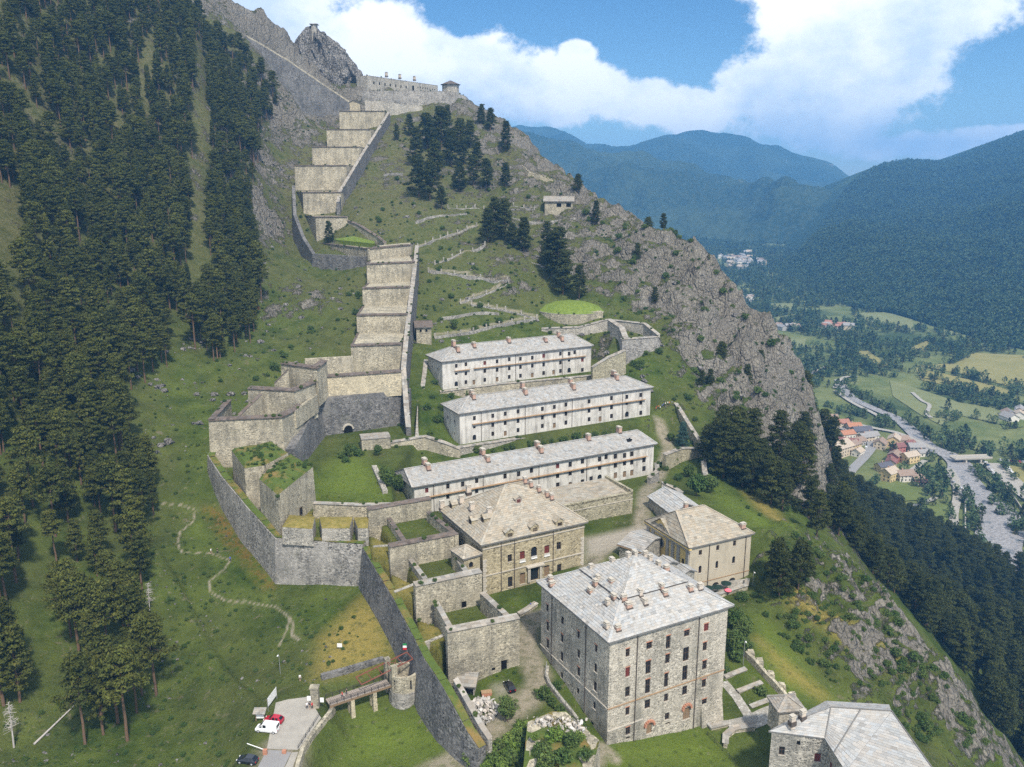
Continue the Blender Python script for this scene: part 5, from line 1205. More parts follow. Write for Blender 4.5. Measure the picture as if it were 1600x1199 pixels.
# ------------------------------------------------------------------ round tower fort with turf roof and its outworks
cen = at(893, 486, 417); zt = -61.5; n = 28
rt = thing('round_fort', 'round stone tower fort with bright green turf roof above the barracks', 'fort', (cen.x, cen.y, -70))
ringp = lambda r, z: [Vector((cen.x + r * 1.05 * math.cos(2 * math.pi * k / n), cen.y + r * math.sin(2 * math.pi * k / n), z)) for k in range(n)]
mb = MB(); mb.prism(ringp(17.6, -84), ringp(17, zt)); mb.build('wall', M['wall_light'], rt)
mb = MB(); prev = ringp(17, zt + .05)
for r, hh in ((16.4, .5), (13, 2.3), (8, 3.9), (3, 4.5)):
    cur = [p + Vector((0, 0, random.uniform(-.15, .15))) for p in ringp(r, zt + hh)]
    for k in range(n): mb.face([prev[k], prev[(k + 1) % n], cur[(k + 1) % n], cur[k]])
    prev = cur
mb.face(prev); mb.build('turf_roof', M['lush_turf'], rt, smooth=True); coping(ringp(17, zt)[14:] + ringp(17, zt)[:1], rt, .8, -1, 'slate_mid', .1)
mb = MB(); o = atz(908, 488, -60.6); mb.box(Vector((o.x, o.y, -84)), (11, 2, 0), (-2, 9, 0), (0, 0, 23.4)); mb.build('bastion_block', M['wall_light'], rt)
def run_px(name, label, px, mat, thick=1.2, cop='slate_mid', dz=0, cat='wall', group=None, **kw): return wall_thing(name, label, [at(*p) + Vector((0, 0, dz)) for p in px], mat, thick, cop, cat=cat, group=group, **kw)
run_px('retaining_wall', 'tall grey retaining wall right of the round fort', [(846, 514, 392), (905, 512, 390), (950, 500, 390), (968, 512, 380), (975, 530, 370)], 'wall_grey', 2)
run_px('ramp_wall', 'thin parapet beside the ramp that leads right from the round fort', [(950, 500, 396), (1006, 506, 384), (1028, 524, 374)], 'wall_grey', 1.2)
run_px('outwork_wall', 'squarish grey outwork wall below the ramp, right of the uppermost barracks', [(972, 531, 366), (1029, 527, 372), (1036, 540, 382)], 'wall_mid', 2)
run_px('outwork_wall', 'slanting brown wall at the right end of the uppermost barracks', [(926, 575, 356), (950, 560, 358), (978, 548, 362)], 'wall_low', 1.6)
M['cliff_cream'] = M['wall_cream']
# terrace walls under the barracks
run_px('terrace_wall', 'retaining wall under the uppermost barracks', [(688, 614, 330), (780, 602, 338), (930, 588, 364)], 'wall_light', 1.2, dz=.3)
run_px('terrace_wall', 'retaining wall under the middle barracks', [(716, 702, 288), (860, 680, 312), (1024, 658, 338), (1027, 664, 352)], 'wall_grey', 1.4, dz=.4)
run_px('terrace_wall', 'pale retaining wall left of the middle barracks, beside the ruined hut', [(566, 700, 283), (612, 692, 287), (664, 683, 290), (700, 695, 287), (719, 703, 287)], 'wall_light', 1.4)
run_px('stair_wall', 'narrow wall running up beside the stepped rampart, left of the upper barracks', [(655, 690, 296), (658, 640, 318), (664, 600, 336), (668, 566, 352)], 'wall_grey', 1.2, dz=1.0)
run_px('terrace_wall', 'dark curved retaining wall at the right end of the lowest barracks', [(1016, 752, 282), (1030, 740, 288), (1028, 728, 300)], 'wall_mid', 1.2, dz=1)
run_px('boundary_wall', 'stone wall bordering the path right of the barracks, curving past the blue-green fir', [(1052, 634, 346), (1064, 652, 336), (1076, 672, 328), (1092, 697, 316), (1098, 720, 306)], 'wall_low', 1.0, dz=1.8)
run_px('boundary_wall', 'stone wall under the small terrace with the blue-green fir', [(1040, 716, 300), (1066, 706, 308), (1096, 706, 312)], 'wall_low', 1.4, dz=1.2)
run_px('boundary_wall', 'wall climbing from the stone store towards the fir terrace', [(1096, 720, 306), (1098, 745, 292), (1104, 765, 280)], 'wall_low', 1.2, dz=2.2)
run_px('boundary_wall', 'parapet along the path between the lowest barracks and the stone store', [(1034, 760, 262), (1052, 768, 262), (1064, 776, 258)], 'wall_grey', .8, dz=1.2)
# ------------------------------------------------------------------ vegetation
def foliage(name, a, b, c=None, tr=.0):
    t = NT(name, .8, .15); oi = t.node('ShaderNodeObjectInfo'); n = t.noise(.35, 4, .6); k = t.attr('Col')
    x = t.mix(oi.outputs['Random'], a, b)
    if c: x = t.mix(t.rng(n, .52, .68, 0, .7), x, c)
    t.col(t.mix(1, x, k, 'MULTIPLY')); return t.mat
M['needles'] = foliage('pine_needles', (.040, .050, .009), (.078, .088, .017), (.11, .113, .026))
M['needles_dark'] = foliage('dark_pine_needles', (.027, .036, .008), (.048, .058, .013), (.066, .074, .019))
M['needles_blue'] = foliage('blue_fir_needles', (.035, .075, .065), (.045, .09, .075))
M['leaves'] = foliage('broad_leaves', (.045, .085, .020), (.085, .125, .032), (.11, .14, .04))
M['leaves_far'] = foliage('valley_leaves', (.040, .074, .028), (.082, .118, .042), (.10, .13, .05))
M['leaves_bright'] = foliage('bright_leaves', (.10, .16, .03), (.14, .20, .045))
M['rusty'] = foliage('dead_needles', (.16, .065, .03), (.22, .09, .04))
M['bark'] = plain('pine_bark', (.15, .095, .06), .95, .45, 2)
M['bark_grey'] = plain('bleached_wood', (.42, .39, .36), .95, .25, 2)
def clump(mb, c, rx, rz, n, size, up=.35, thin=.55):
    for _ in range(n):
        d = Vector((random.gauss(0, 1), random.gauss(0, 1), random.gauss(0, 1))).normalized() * (random.random() ** .45)
        p = c + Vector((d.x * rx, d.y * rx, d.z * rz)); s = size * random.uniform(.6, 1.25)
        nrm = (Vector((d.x, d.y, d.z * .8 + up)) + Vector((random.gauss(0, .5), random.gauss(0, .5), random.gauss(0, .5)))).normalized()
        a = nrm.orthogonal().normalized(); b = nrm.cross(a); r = random.uniform(0, 6.28); a, b = a * math.cos(r) + b * math.sin(r), b * math.cos(r) - a * math.sin(r)
        k = random.uniform(.7, 1.3); q = (k * random.uniform(.92, 1.1), k, k * random.uniform(.85, 1.05))
        mb.face([p - a * s, p - b * s * thin, p + a * s, p + b * s * thin], q)
def pine_proto(seed, h=20.0, R0=3.0, cstart=.42, shape='pine', nclump=46, per=26, size=.62):
    random.seed(seed); tb, cbm = MB(), MB(); lean = Vector((random.uniform(-.6, .6), random.uniform(-.6, .6), 0)); n = 8
    ax = [Vector((lean.x * (k / n) ** 2 + random.uniform(-.08, .08), lean.y * (k / n) ** 2 + random.uniform(-.08, .08), h * .96 * k / n)) for k in range(n + 1)]
    ax[0].z = -1.2
    for k in range(n): tb.tube(ax[k], ax[k + 1], .30 * (1 - k / n) ** .8 + .05, .30 * (1 - (k + 1) / n) ** .8 + .04, 7, caps=False)
    P = lambda f: ax[min(n - 1, int(f * n))].lerp(ax[min(n, int(f * n) + 1)], f * n - int(f * n))
    for i in range(nclump):
        f = cstart + (1 - cstart) * ((i + random.random()) / nclump); g = (f - cstart) / (1 - cstart)
        if shape == 'pine': r = R0 * min(1, .5 + 3 * g) * (1.2 - 1.0 * g ** 1.3) * random.uniform(.3, 1.12)
        elif shape == 'fir': r = R0 * (1 - g) ** .85 * random.uniform(.45, 1.0) + .15
        else: r = R0 * math.sqrt(max(0, 1 - (2 * g - 1) ** 2)) * random.uniform(.3, 1.0)
        a = i * 2.399 + random.uniform(-.6, .6); c0 = P(min(.999, f)); c = c0 + Vector((r * math.cos(a), r * math.sin(a), random.uniform(-.2, .5)))
        if r > .8: tb.tube(P(max(0, f - .04)), c - Vector((0, 0, .25)), .07, .03, 4, caps=False)
        sz = random.uniform(.8, 1.35) * (R0 / 3.0) ** .5
        clump(cbm, c, (1.5 if shape != 'fir' else 1.0) * sz * random.uniform(.7, 1.1), (.42 if shape == 'pine' else .6) * sz, int(per * 3.4), size * .5 * (.8 + .2 * sz), .35, .42)
    return tb.mesh('trunk', M['bark']), cbm
def leafy_proto(seed, h, R0, trunk=.2, mat='leaves', nclump=40, per=24, size=.5):
    random.seed(seed); tb, cbm = MB(), MB(); tb.tube((0, 0, -.6), (0, 0, h * .5), h * .025, h * .015, 7, caps=False)
    for i in range(nclump):
        a = i * 2.399; g = (i + .5) / nclump; zz = 1 - 2 * g; rr = math.sqrt(1 - zz * zz); q = random.uniform(.55, 1.0); lump = 1 + .25 * math.sin(3 * a + seed) * rr
        c = Vector((R0 * .82 * rr * q * lump * math.cos(a), R0 * .82 * rr * q * lump * math.sin(a), h * (trunk + (1 - trunk) * (.5 + .44 * zz * q * random.uniform(.85, 1.1)))))
        if i % 4 == 0: tb.tube((0, 0, h * .35), c, h * .012, .02, 4, caps=False)
        clump(cbm, c, R0 * .34, R0 * .27, int(per * 1.7), size * .72, .25)
    return tb.mesh('trunk', M['bark']), cbm.mesh('crown', M[mat])
PINES = []
for i in range(7):
    tm, cbm = pine_proto(100 + i, 20 + (i % 3) * 1.5, (3.0, 4.0, 2.5, 3.6, 2.9, 4.4, 3.2)[i], (.34, .55, .28, .45, .6, .5, .22)[i], 'pine' if i != 2 else 'fir', (48, 40, 60, 46, 36, 44, 58)[i], 30, .74); PINES.append((tm, cbm.mesh('crown', M['needles'])))
DPINES = []
for i in range(5):
    tm, cbm = pine_proto(140 + i, 17.5 + i, 4.1 + .5 * (i % 3), .12 + .05 * (i % 3), 'pine', 64, 32, .8); DPINES.append((tm, cbm.mesh('crown', M['needles_dark'])))
FIRS = []
for i in range(3):
    tm, cbm = pine_proto(160 + i, 17 + i, 3.4, .08, 'fir', 66, 26, .6); FIRS.append((tm, cbm.mesh('crown', M['needles_dark'])))
tm, cbm = pine_proto(170, 12, 3.0, .05, 'fir', 66, 26, .5); BLUEFIR = (tm, cbm.mesh('crown', M['needles_blue']))
tm, cbm = pine_proto(171, 9, 1.6, .2, 'fir', 40, 16, .45); RUSTFIR = (tm, cbm.mesh('crown', M['rusty']))
LEAFY = [leafy_proto(180 + i, 9 + 2 * i, 3.6 + .5 * i, .16, 'leaves', 48, 30, .62) for i in range(3)]
BUSH = [leafy_proto(190 + i, 2.4 + .4 * i, 1.7 + .3 * i, .0, 'leaves', 20, 26, .34) for i in range(3)]
BUSHB = [leafy_proto(195 + i, 2.2, 1.8, .0, 'leaves_bright', 20, 26, .32) for i in range(2)]
FARTREE = []
for i in range(4):                                  # light trees for the distant woods
    random.seed(300 + i); cm = MB(); hh = 11 + i; sp_ = i % 2 == 0
    cm.tube((0, 0, -1), (0, 0, hh * .5), .3, .15, 4, caps=False, mi=1)
    for k in range(62):
        g = random.random() ** .8; a = random.uniform(0, 6.28); r = (3.4 * (1 - g) ** .7 + .2 if sp_ else 4.4 * math.sqrt(max(.02, 1 - (2 * g - 1) ** 2))) * random.uniform(.55, 1)
        c = Vector((r * math.cos(a), r * math.sin(a), hh * (.12 + .88 * g))); clump(cm, c, .5, .4, 1, 1.55, .8)
    FARTREE.append(cm.mesh('far_tree', [M['leaves_far'] if not sp_ else M['needles_dark'], M['bark']]))
random.seed(21)
def plant(name, proto, p, label, cat, group=None, sc=1.0, rz=None):
    t_ = thing(name, label, cat, tuple(p), group); t_.rotation_euler = (0, 0, random.uniform(0, 6.28) if rz is None else rz); t_.scale = (sc * random.uniform(.92, 1.08),) * 2 + (sc,)
    for nm, me in zip(('trunk', 'crown'), proto):
        o = bpy.data.objects.new(nm, me); COL.objects.link(o); o.parent = t_
    return t_
def scatter_xy(poly, spacing, mask=None, seed=1):
    """even but irregular points inside a plan polygon"""
    r = np.random.default_rng(seed); xs = [p[0] for p in poly]; ys = [p[1] for p in poly]
    X, Y = np.meshgrid(np.arange(min(xs), max(xs), spacing), np.arange(min(ys), max(ys), spacing)); X = X.ravel(); Y = Y.ravel()
    X = X + r.uniform(-.5, .5, len(X)) * spacing; Y = Y + r.uniform(-.5, .5, len(Y)) * spacing
    k = inside(X, Y, poly); X, Y = X[k], Y[k]
    if mask is not None: k = mask(X, Y); X, Y = X[k], Y[k]
    return X, Y
def px_of(P):
    P = np.asarray(P, float); dep = P[:, 1] * CP - P[:, 2] * SP; up = P[:, 1] * SP + P[:, 2] * CP
    return 800 + F * P[:, 0] / dep, 599.5 - F * up / dep, dep
def gn_scatter(name, P, sc, rz, vi, protos, label, loc=(0, 0, 0)):
    """one mass of vegetation: points carrying shared plants"""
    me = bpy.data.meshes.new(name); me.vertices.add(len(P)); me.vertices.foreach_set('co', np.asarray(P, np.float32).ravel())
    for k, a, ty in (('sc', sc, 'FLOAT'), ('rz', rz, 'FLOAT'), ('vi', vi, 'INT')):
        t_ = me.attributes.new(k, ty, 'POINT'); t_.data.foreach_set('value', np.asarray(a, np.float32 if ty == 'FLOAT' else np.int32))
    o = bpy.data.objects.new(name, me); COL.objects.link(o); tag(o, label, None, kind='stuff')
    g = bpy.data.node_groups.new(name, 'GeometryNodeTree'); g.interface.new_socket('Geometry', in_out='INPUT', socket_type='NodeSocketGeometry'); g.interface.new_socket('Geometry', in_out='OUTPUT', socket_type='NodeSocketGeometry')
    i, ou = g.nodes.new('NodeGroupInput'), g.nodes.new('NodeGroupOutput'); J = g.nodes.new('GeometryNodeJoinGeometry'); L = g.links.new
    def na(nm, ty):
        n = g.nodes.new('GeometryNodeInputNamedAttribute'); n.data_type = ty; n.inputs[0].default_value = nm; return n.outputs[0]
    rot = g.nodes.new('ShaderNodeCombineXYZ'); L(na('rz', 'FLOAT'), rot.inputs[2]); s_, v_ = na('sc', 'FLOAT'), na('vi', 'INT')
    for k, objs in enumerate(protos):
        cmp_ = g.nodes.new('FunctionNodeCompare'); cmp_.data_type = 'INT'; cmp_.operation = 'EQUAL'; L(v_, cmp_.inputs[2]); cmp_.inputs[3].default_value = k
        for ob in objs:
            inf = g.nodes.new('GeometryNodeObjectInfo'); inf.transform_space = 'ORIGINAL'; inf.inputs['Object'].default_value = ob; inf.inputs['As Instance'].default_value = True
            ip = g.nodes.new('GeometryNodeInstanceOnPoints'); L(i.outputs[0], ip.inputs['Points']); L(cmp_.outputs[0], ip.inputs['Selection']); L(inf.outputs['Geometry'], ip.inputs['Instance']); L(rot.outputs[0], ip.inputs['Rotation']); L(s_, ip.inputs['Scale']); L(ip.outputs[0], J.inputs[0])
    L(J.outputs[0], ou.inputs[0]); md = o.modifiers.new('plants', 'NODES'); md.node_group = g; return o
def kids(t_): return [c for c in t_.children if c.type == 'MESH']

def place(u, v, Y=None):
    p = hit(u, v) if Y is None else at(u, v, Y)
    if p.x != p.x: p = at(u, v, 500)
    return Vector((p.x, p.y, float(HR(p.x, p.y)[0]) - .2))
# --- pine wood on the left slope
def wood(outline, holes, spacing, seed):
    poly = [(p[0], p[1]) for p in outline]; X, Y = scatter_xy(poly, spacing, None, seed)
    Z = HR(X, Y) - .2; P = np.stack([X, Y, Z], -1); u, v, d = px_of(P)
    k = np.ones(len(X), bool)
    for h_ in holes: k &= ~inside(u, v, h_)
    return P[k], u[k], v[k]
left_edge = [(290, 20), (330, 70), (385, 95), (436, 165), (440, 208), (405, 240), (396, 300), (402, 380), (412, 470), (395, 540), (330, 572), (310, 570), (300, 520), (270, 500), (262, 590), (215, 620), (205, 690), (245, 735), (250, 830), (240, 900), (246, 1000), (242, 1085), (195, 1120), (140, 1100), (120, 1000), (60, 960), (-40, 990)]
lw_poly = [(p.x, p.y) for p in hpts([p for p in left_edge if p[1] > 0])]
far_l = [(-420, 120), (-640, 330), (-560, 640), (-330, 640)]
lpoly = lw_poly + [(-60 * 4, 150)] + far_l[1:3] + [far_l[3]]
clear = [[(302, 70), (322, 70), (332, 250), (328, 480), (290, 480), (302, 300)], [(-20, 290), (42, 300), (40, 470), (-20, 520)], [(40, 860), (80, 860), (70, 960), (20, 960)], [(225, 60), (248, 60), (248, 170), (225, 150)], [(60, 800), (90, 790), (85, 860), (50, 850)], [(10, 690), (50, 700), (60, 780), (20, 790)], [(78, 990), (128, 930), (180, 1010), (120, 1110), (60, 1130)], [(20, 480), (60, 490), (55, 540), (20, 540)]]
P, u, v = wood(lpoly, clear, 5.7, 5)
den_ = pn(P[:, 0] / 26, P[:, 1] / 26, 71) > -.6; den_ &= ~((v > 740) & (RNG.random(len(v)) < .42)); P, u, v = P[den_], u[den_], v[den_]
vis = (u > -60) & (u < 1660) & (v > -40) & (v < 1300)
d_ = np.linalg.norm(P, axis=1); order = np.argsort(d_ + (~vis) * 1e5)
G_pine = 'pines of the wood on the left slope'
pine_objs = {}
for c_, k in enumerate(order[:170]):
    i = random.randrange(7); t_ = plant('pine_tree', PINES[i], P[k], f"tall dark pine in the {'upper' if v[k] < 420 else 'middle' if v[k] < 750 else 'lower'} part of the left wood, {'near the picture edge' if u[k] < 110 else 'in its middle' if u[k] < 230 else 'on its fortress side'}", 'pine tree', G_pine, random.uniform(.6, 1.15)); pine_objs.setdefault(i, t_)
rest = order[170:]
for u_, v_, h_ in [(134, 1167, 21), (162, 1152, 18), (200, 1162, 23), (245, 1095, 21), (20, 1060, 22), (6, 1105, 24), (32, 1100, 21), (125, 1030, 22), (137, 1032, 23), (112, 1000, 20), (195, 990, 21), (40, 820, 18), (30, 870, 19), (10, 945, 22), (160, 1120, 20), (185, 1135, 22), (215, 1120, 18), (150, 1060, 19), (172, 1040, 22), (205, 1020, 20)]:
    i = random.randrange(7); plant('pine_tree', PINES[i], place(u_, v_), 'tall pine with bare reddish trunk at the lower left edge of the wood', 'pine tree', 'pines at the lower edge of the left wood', h_ / 21.5)
protos = [kids(pine_objs[i]) for i in sorted(pine_objs)]
gn_scatter('pine_wood', P[rest], RNG.uniform(.55, 1.15, len(rest)), RNG.uniform(0, 6.28, len(rest)), RNG.integers(0, len(protos), len(rest)), protos, 'dense dark pine wood covering the upper left slope')
# --- pines standing on the rocks, placed one by one: (u, v of the foot, height m, kind)
rockp = [(650, 262, 24), (668, 240, 26), (690, 235, 28), (705, 262, 24), (680, 285, 26), (655, 310, 26), (672, 318, 24), (720, 240, 22), (735, 235, 20), (718, 300, 20), (740, 298, 18), (760, 302, 20), (745, 270, 18), (690, 330, 14), (725, 262, 18), (766, 208, 16), (752, 200, 16), (790, 245, 20),
         (775, 378, 24), (790, 385, 22), (762, 388, 20), (800, 392, 14), (818, 402, 20), (862, 440, 24), (872, 450, 26), (880, 462, 24), (868, 420, 20), (905, 474, 16), (855, 395, 14), (930, 362, 13), (902, 318, 12), (1012, 378, 12), (995, 420, 9), (1022, 490, 8), (1035, 388, 9), (1055, 392, 7), (790, 300, 16), (700, 200, 14), (640, 215, 14), (620, 225, 10), (515, 380, 12), (850, 420, 12)]
G_r = 'pines on the rocks under the ridge fort'
dp = {}
for u_, v_, h_ in rockp:
    i = random.randrange(5); t_ = plant('pine_tree', DPINES[i], place(u_, v_), 'dark pine growing on the rocky slope between stepped walls and skyline', 'pine tree', G_r, h_ / 20 * 1.1); dp.setdefault(i, t_)
fir_px = [(1065, 700, 10)]
fb_ = plant('fir_tree', BLUEFIR, place(1066, 700), 'blue-green fir on the little walled terrace right of the barracks', 'fir tree', None, .95)
plant('fir_tree', RUSTFIR, place(398, 498), 'small rust-brown dead fir at the edge of the pine wood', 'fir tree', None, 1.1)
G_c = 'pines on the right-hand cliff and shoulder'
cl = [(1115, 735, 22), (1130, 748, 24), (1148, 742, 24), (1160, 760, 24), (1175, 770, 22), (1190, 765, 20), (1205, 790, 20), (1222, 800, 18), (1128, 722, 22), (1150, 715, 20), (1105, 722, 16), (1250, 800, 20), (1262, 820, 18), (1240, 770, 22), (1275, 845, 16), (1185, 600, 15), (1165, 610, 12), (1125, 582, 12), (1108, 620, 8), (1095, 615, 8), (1215, 950, 16), (1245, 945, 16), (1210, 920, 13), (1140, 748, 22), (1170, 745, 22), (1196, 775, 20), (1212, 765, 20), (1230, 790, 20)]
for u_, v_, h_ in cl:
    i = random.randrange(5); plant('pine_tree', DPINES[i], place(u_, v_), 'dark spreading pine on the cliff shoulder behind the church', 'pine tree', G_c, h_ / 20)
# --- dark wood falling to the river
rp = [(p.x, p.y) for p in hpts([(1236, 700), (1262, 735), (1290, 770), (1300, 850), (1330, 880), (1400, 935), (1470, 1010), (1530, 1080), (1560, 1150), (1598, 1190)])]
rp2 = rp + [(240, 150), (380, 250), (430, 330), (420, 430), (330, 560), (230, 620)]
X, Y = scatter_xy(rp2, 7.2, lambda x, y: (H(x, y) > -236) & (bil(G_R, x, y) < .62), 9); P = np.stack([X, Y, HR(X, Y) - .3], -1); u, v, d = px_of(P)
k = (u < 1700) & (v < 1320); P, u, v, d = P[k], u[k], v[k], d[k]; order = np.argsort(d)
dpl = [dp[i] for i in sorted(dp)]
for k in order[:40]:
    i = random.randrange(5); plant('pine_tree', DPINES[i], P[k], 'dark pine at the near edge of the wood below the right-hand cliff', 'pine tree', 'pines at the edge of the lower right wood', random.uniform(.7, 1.05))
rest = order[40:]
lt0 = plant('leafy_tree', LEAFY[0], place(1110, 770), 'round leafy tree beside the stone store', 'tree', None, .8)
protos = [kids(t_) for t_ in dpl] + [kids(lt0)]
vi = RNG.integers(0, len(protos), len(rest)); vi = np.where((vi == len(protos) - 1) & (P[rest, 2] > -190), 0, vi)
gn_scatter('dark_wood', P[rest], RNG.uniform(.55, 1.05, len(rest)), RNG.uniform(0, 6.28, len(rest)), vi, protos, 'dense dark wood falling steeply to the river on the right')
# --- single leafy trees and bushes
lp = [(1088, 775, .95, 'leafy tree left of the round one, behind the stone store'), (1075, 745, .6, 'small leafy tree by the wall below the fir terrace'), (1048, 690, .45, 'little bright tree left of the blue-green fir'), (1160, 1000, .6, 'leafy tree in the hedge right of the square block'), (1150, 985, .6, 'topmost leafy tree of the hedge right of the square block'), (1145, 1020, .55, 'lowest leafy tree of the hedge by the garden terraces'), (605, 760, .6, 'leafy tree in the dark corner beside the lowest barracks'), (622, 768, .5, 'small leafy tree against the end of the lowest barracks'), (545, 715, .5, 'round bush-like tree at the top of the green lawn'), (590, 712, .4, 'leafy tree below the ruined hut'), (793, 1128, .5, 'upright dark green tree beside the dirt road'), (1135, 975, .5, 'leafy tree nearest the right corner of the square block'), (710, 515, .45, 'round tree on the slope above the uppermost barracks')]
for u_, v_, s_, lab in lp: plant('leafy_tree', LEAFY[random.randrange(3)], place(u_, v_), lab, 'tree', None, s_)
G_b = 'bushes growing along the terraces and walls'
random.seed(33); bo = {}
bushes = [(u_, 620 - (u_ - 700) * .115 + random.uniform(-2, 4)) for u_ in (705, 730, 800, 815, 870, 900, 915)] + [(u_, 712 - (u_ - 720) * .14 + random.uniform(-3, 3)) for u_ in (745, 770, 790, 800, 830, 850, 862, 880, 900, 915, 930, 945)] + [(455, 720), (470, 716), (445, 735), (420, 710), (395, 700), (605, 745), (600, 735), (612, 755), (560, 712), (540, 722), (535, 716), (552, 705), (680, 600), (676, 622), (690, 640), (684, 660), (668, 640), (672, 680), (655, 520), (690, 500), (760, 512), (780, 506), (800, 500), (742, 516), (1000, 578), (990, 570), (455, 545), (430, 580), (418, 590), (400, 596), (445, 560), (560, 470), (556, 500), (575, 520), (545, 470), (480, 360), (470, 340), (462, 320), (600, 410), (630, 405), (1060, 750), (1030, 730), (1050, 725), (1040, 735), (720, 1090), (850, 1090), (862, 1100), (875, 1115), (885, 1130), (905, 1145), (1130, 1050), (1155, 965), (1162, 975), (1150, 1030), (1165, 1015), (870, 1075), (1210, 870), (1240, 860), (1190, 1085), (1270, 930), (1160, 940), (700, 705), (610, 800), (590, 800)]
def blab(u, v):
    for (a, b, c, d), l in {(695, 585, 960, 625): 'green bush in the strip between upper and middle barracks', (720, 660, 960, 720): 'green bush in the strip between middle and lowest barracks', (380, 690, 480, 740): 'green bush at the foot of the big bastion', (530, 690, 620, 805): 'green bush around the lawn below the dark scarp', (650, 590, 700, 710): 'green bush beside the narrow stair wall left of the barracks', (640, 495, 810, 525): 'green bush on the slope behind the uppermost barracks', (390, 540, 460, 600): 'green bush on the slope left of the big bastion', (460, 310, 640, 525): 'green bush clinging to the stepped walls', (1025, 720, 1070, 760): 'green bush by the path above the stone store', (840, 1060, 910, 1150): 'green bush between road wall and square block', (1120, 930, 1200, 1090): 'green bush right of the square block'}.items():
        if a <= u <= c and b <= v <= d: return l
    return 'single green bush on open ground beside the fortress'
for u_, v_ in bushes:
    i = random.randrange(3); t_ = plant('bush', BUSH[i], place(u_, v_), blab(u_, v_), 'bush', G_b, random.uniform(.6, 1.15)); bo.setdefault(i, t_)
# low scrub all over the slopes: one mass
def scrub(name, poly_px, n, seed, label, smin=.16, smax=.55, mats=None):
    r = np.random.default_rng(seed); xs = [p[0] for p in poly_px]; ys = [p[1] for p in poly_px]; U = r.uniform(min(xs), max(xs), n); Vv = r.uniform(min(ys), max(ys), n); k = inside(U, Vv, poly_px)
    Q = hits(U[k], Vv[k], n=260); Q = Q[~np.isnan(Q[:, 0])]; Q[:, 2] = HR(Q[:, 0], Q[:, 1]); Q = Q[in_pads(Q[:, 0], Q[:, 1]) < .1]
    path = np.min([seg_dist(Q[:, 0], Q[:, 1], p) - w for p, w in PATHS_XY], axis=0); Q = Q[path > .6]; Q[:, 2] -= .1
    pr = [kids(bo[i]) for i in sorted(bo)]
    return gn_scatter(name, Q, r.uniform(smin, smax, len(Q)), r.uniform(0, 6.28, len(Q)), r.integers(0, len(pr), len(Q)), pr, label)
scrub('scrub', [(380, 130), (620, 180), (800, 215), (1060, 390), (1250, 620), (1290, 700), (1230, 830), (1100, 760), (1040, 600), (650, 500), (560, 560), (400, 600), (300, 600), (420, 400)], 2600, 4, 'low green scrub dotted over the grass and rock slopes')
scrub('meadow_scrub', [(200, 600), (320, 600), (320, 780), (430, 930), (600, 960), (480, 1080), (400, 1199), (0, 1199), (0, 1100), (240, 1100)], 1100, 5, 'low herbs and scrub over the meadow below the bastion', .12, .38)
scrub('spur_scrub', [(1170, 930), (1240, 830), (1300, 900), (1560, 1190), (1400, 1150), (1220, 1000)], 700, 6, 'scrub on the rocky spur right of the church', .2, .6)
# boulders on the slopes, weeds on the wall tops
def boulder_proto(seed):
    r = np.random.default_rng(seed); mb = MB(); n, m_ = 7, 5; V = [(math.cos(6.283 * i / n) * math.sin(math.pi * (j + .5) / m_) * (1 + .35 * r.normal()), math.sin(6.283 * i / n) * math.sin(math.pi * (j + .5) / m_) * (1 + .3 * r.normal()), .7 * math.cos(math.pi * (j + .5) / m_) + .1 * r.normal()) for j in range(m_) for i in range(n)]
    mb.v = V
    for j in range(m_ - 1):
        for i in range(n): a, b = j * n + i, j * n + (i + 1) % n; mb.f.append((a, b, b + n, a + n)); mb.c.append(None); mb.m.append(0)
    for q in (tuple(range(n)), tuple((m_ - 1) * n + i for i in range(n))): mb.f.append(q); mb.c.append(None); mb.m.append(0)
    return mb.mesh('boulder', M['crag'])
bpr = []
for i, (u_, v_, lab) in enumerate(((262, 690, 'grey boulder on the meadow edge left of the big bastion'), (520, 480, 'grey boulder on the scree below the redoubt'), (690, 470, 'grey boulder beside the zigzag path'))):
    o = link('boulder', boulder_proto(70 + i), None, place(u_, v_) + Vector((0, 0, .3)), 0, 1.3); bpr.append([tag(o, lab, 'boulder')])
def strew(name, poly, n, seed, label, a, b, protos, mask=None):
    r = np.random.default_rng(seed); xs = [p[0] for p in poly]; ys = [p[1] for p in poly]; U = r.uniform(min(xs), max(xs), n); Vv = r.uniform(min(ys), max(ys), n); k = inside(U, Vv, poly); Q = hits(U[k], Vv[k], n=260); Q = Q[~np.isnan(Q[:, 0])]; Q[:, 2] = HR(Q[:, 0], Q[:, 1]); Q = Q[in_pads(Q[:, 0], Q[:, 1]) < .1]
    q = fbm(Q[:, 0] / 14, Q[:, 1] / 14, 3, seed) > .12; Q = Q[q]; gn_scatter(name, Q, a + (b - a) * r.random(len(Q)) ** 3, r.uniform(0, 6.28, len(Q)), r.integers(0, len(protos), len(Q)), protos, label)
strew('boulders', [(200, 560), (420, 130), (640, 170), (900, 310), (1060, 400), (1250, 640), (1230, 820), (1040, 640), (660, 540), (560, 560), (480, 580), (330, 700), (240, 760)], 5200, 14, 'loose boulders strewn over the grass and rock slopes', .25, 1.7, bpr)
strew('meadow_stones', [(0, 1199), (240, 800), (330, 800), (560, 960), (480, 1080), (390, 1199)], 900, 15, 'small pale stones in the meadow below the bastion', .12, .5, bpr)
strew('thicket', [(400, 560), (560, 470), (620, 200), (900, 310), (1060, 400), (1250, 640), (1230, 820), (1040, 640), (840, 520), (660, 520), (330, 620), (250, 700)], 4200, 16, 'clustered shrubs and tall herbs on the slopes', .2, 1.0, [kids(bo[i]) for i in sorted(bo)])
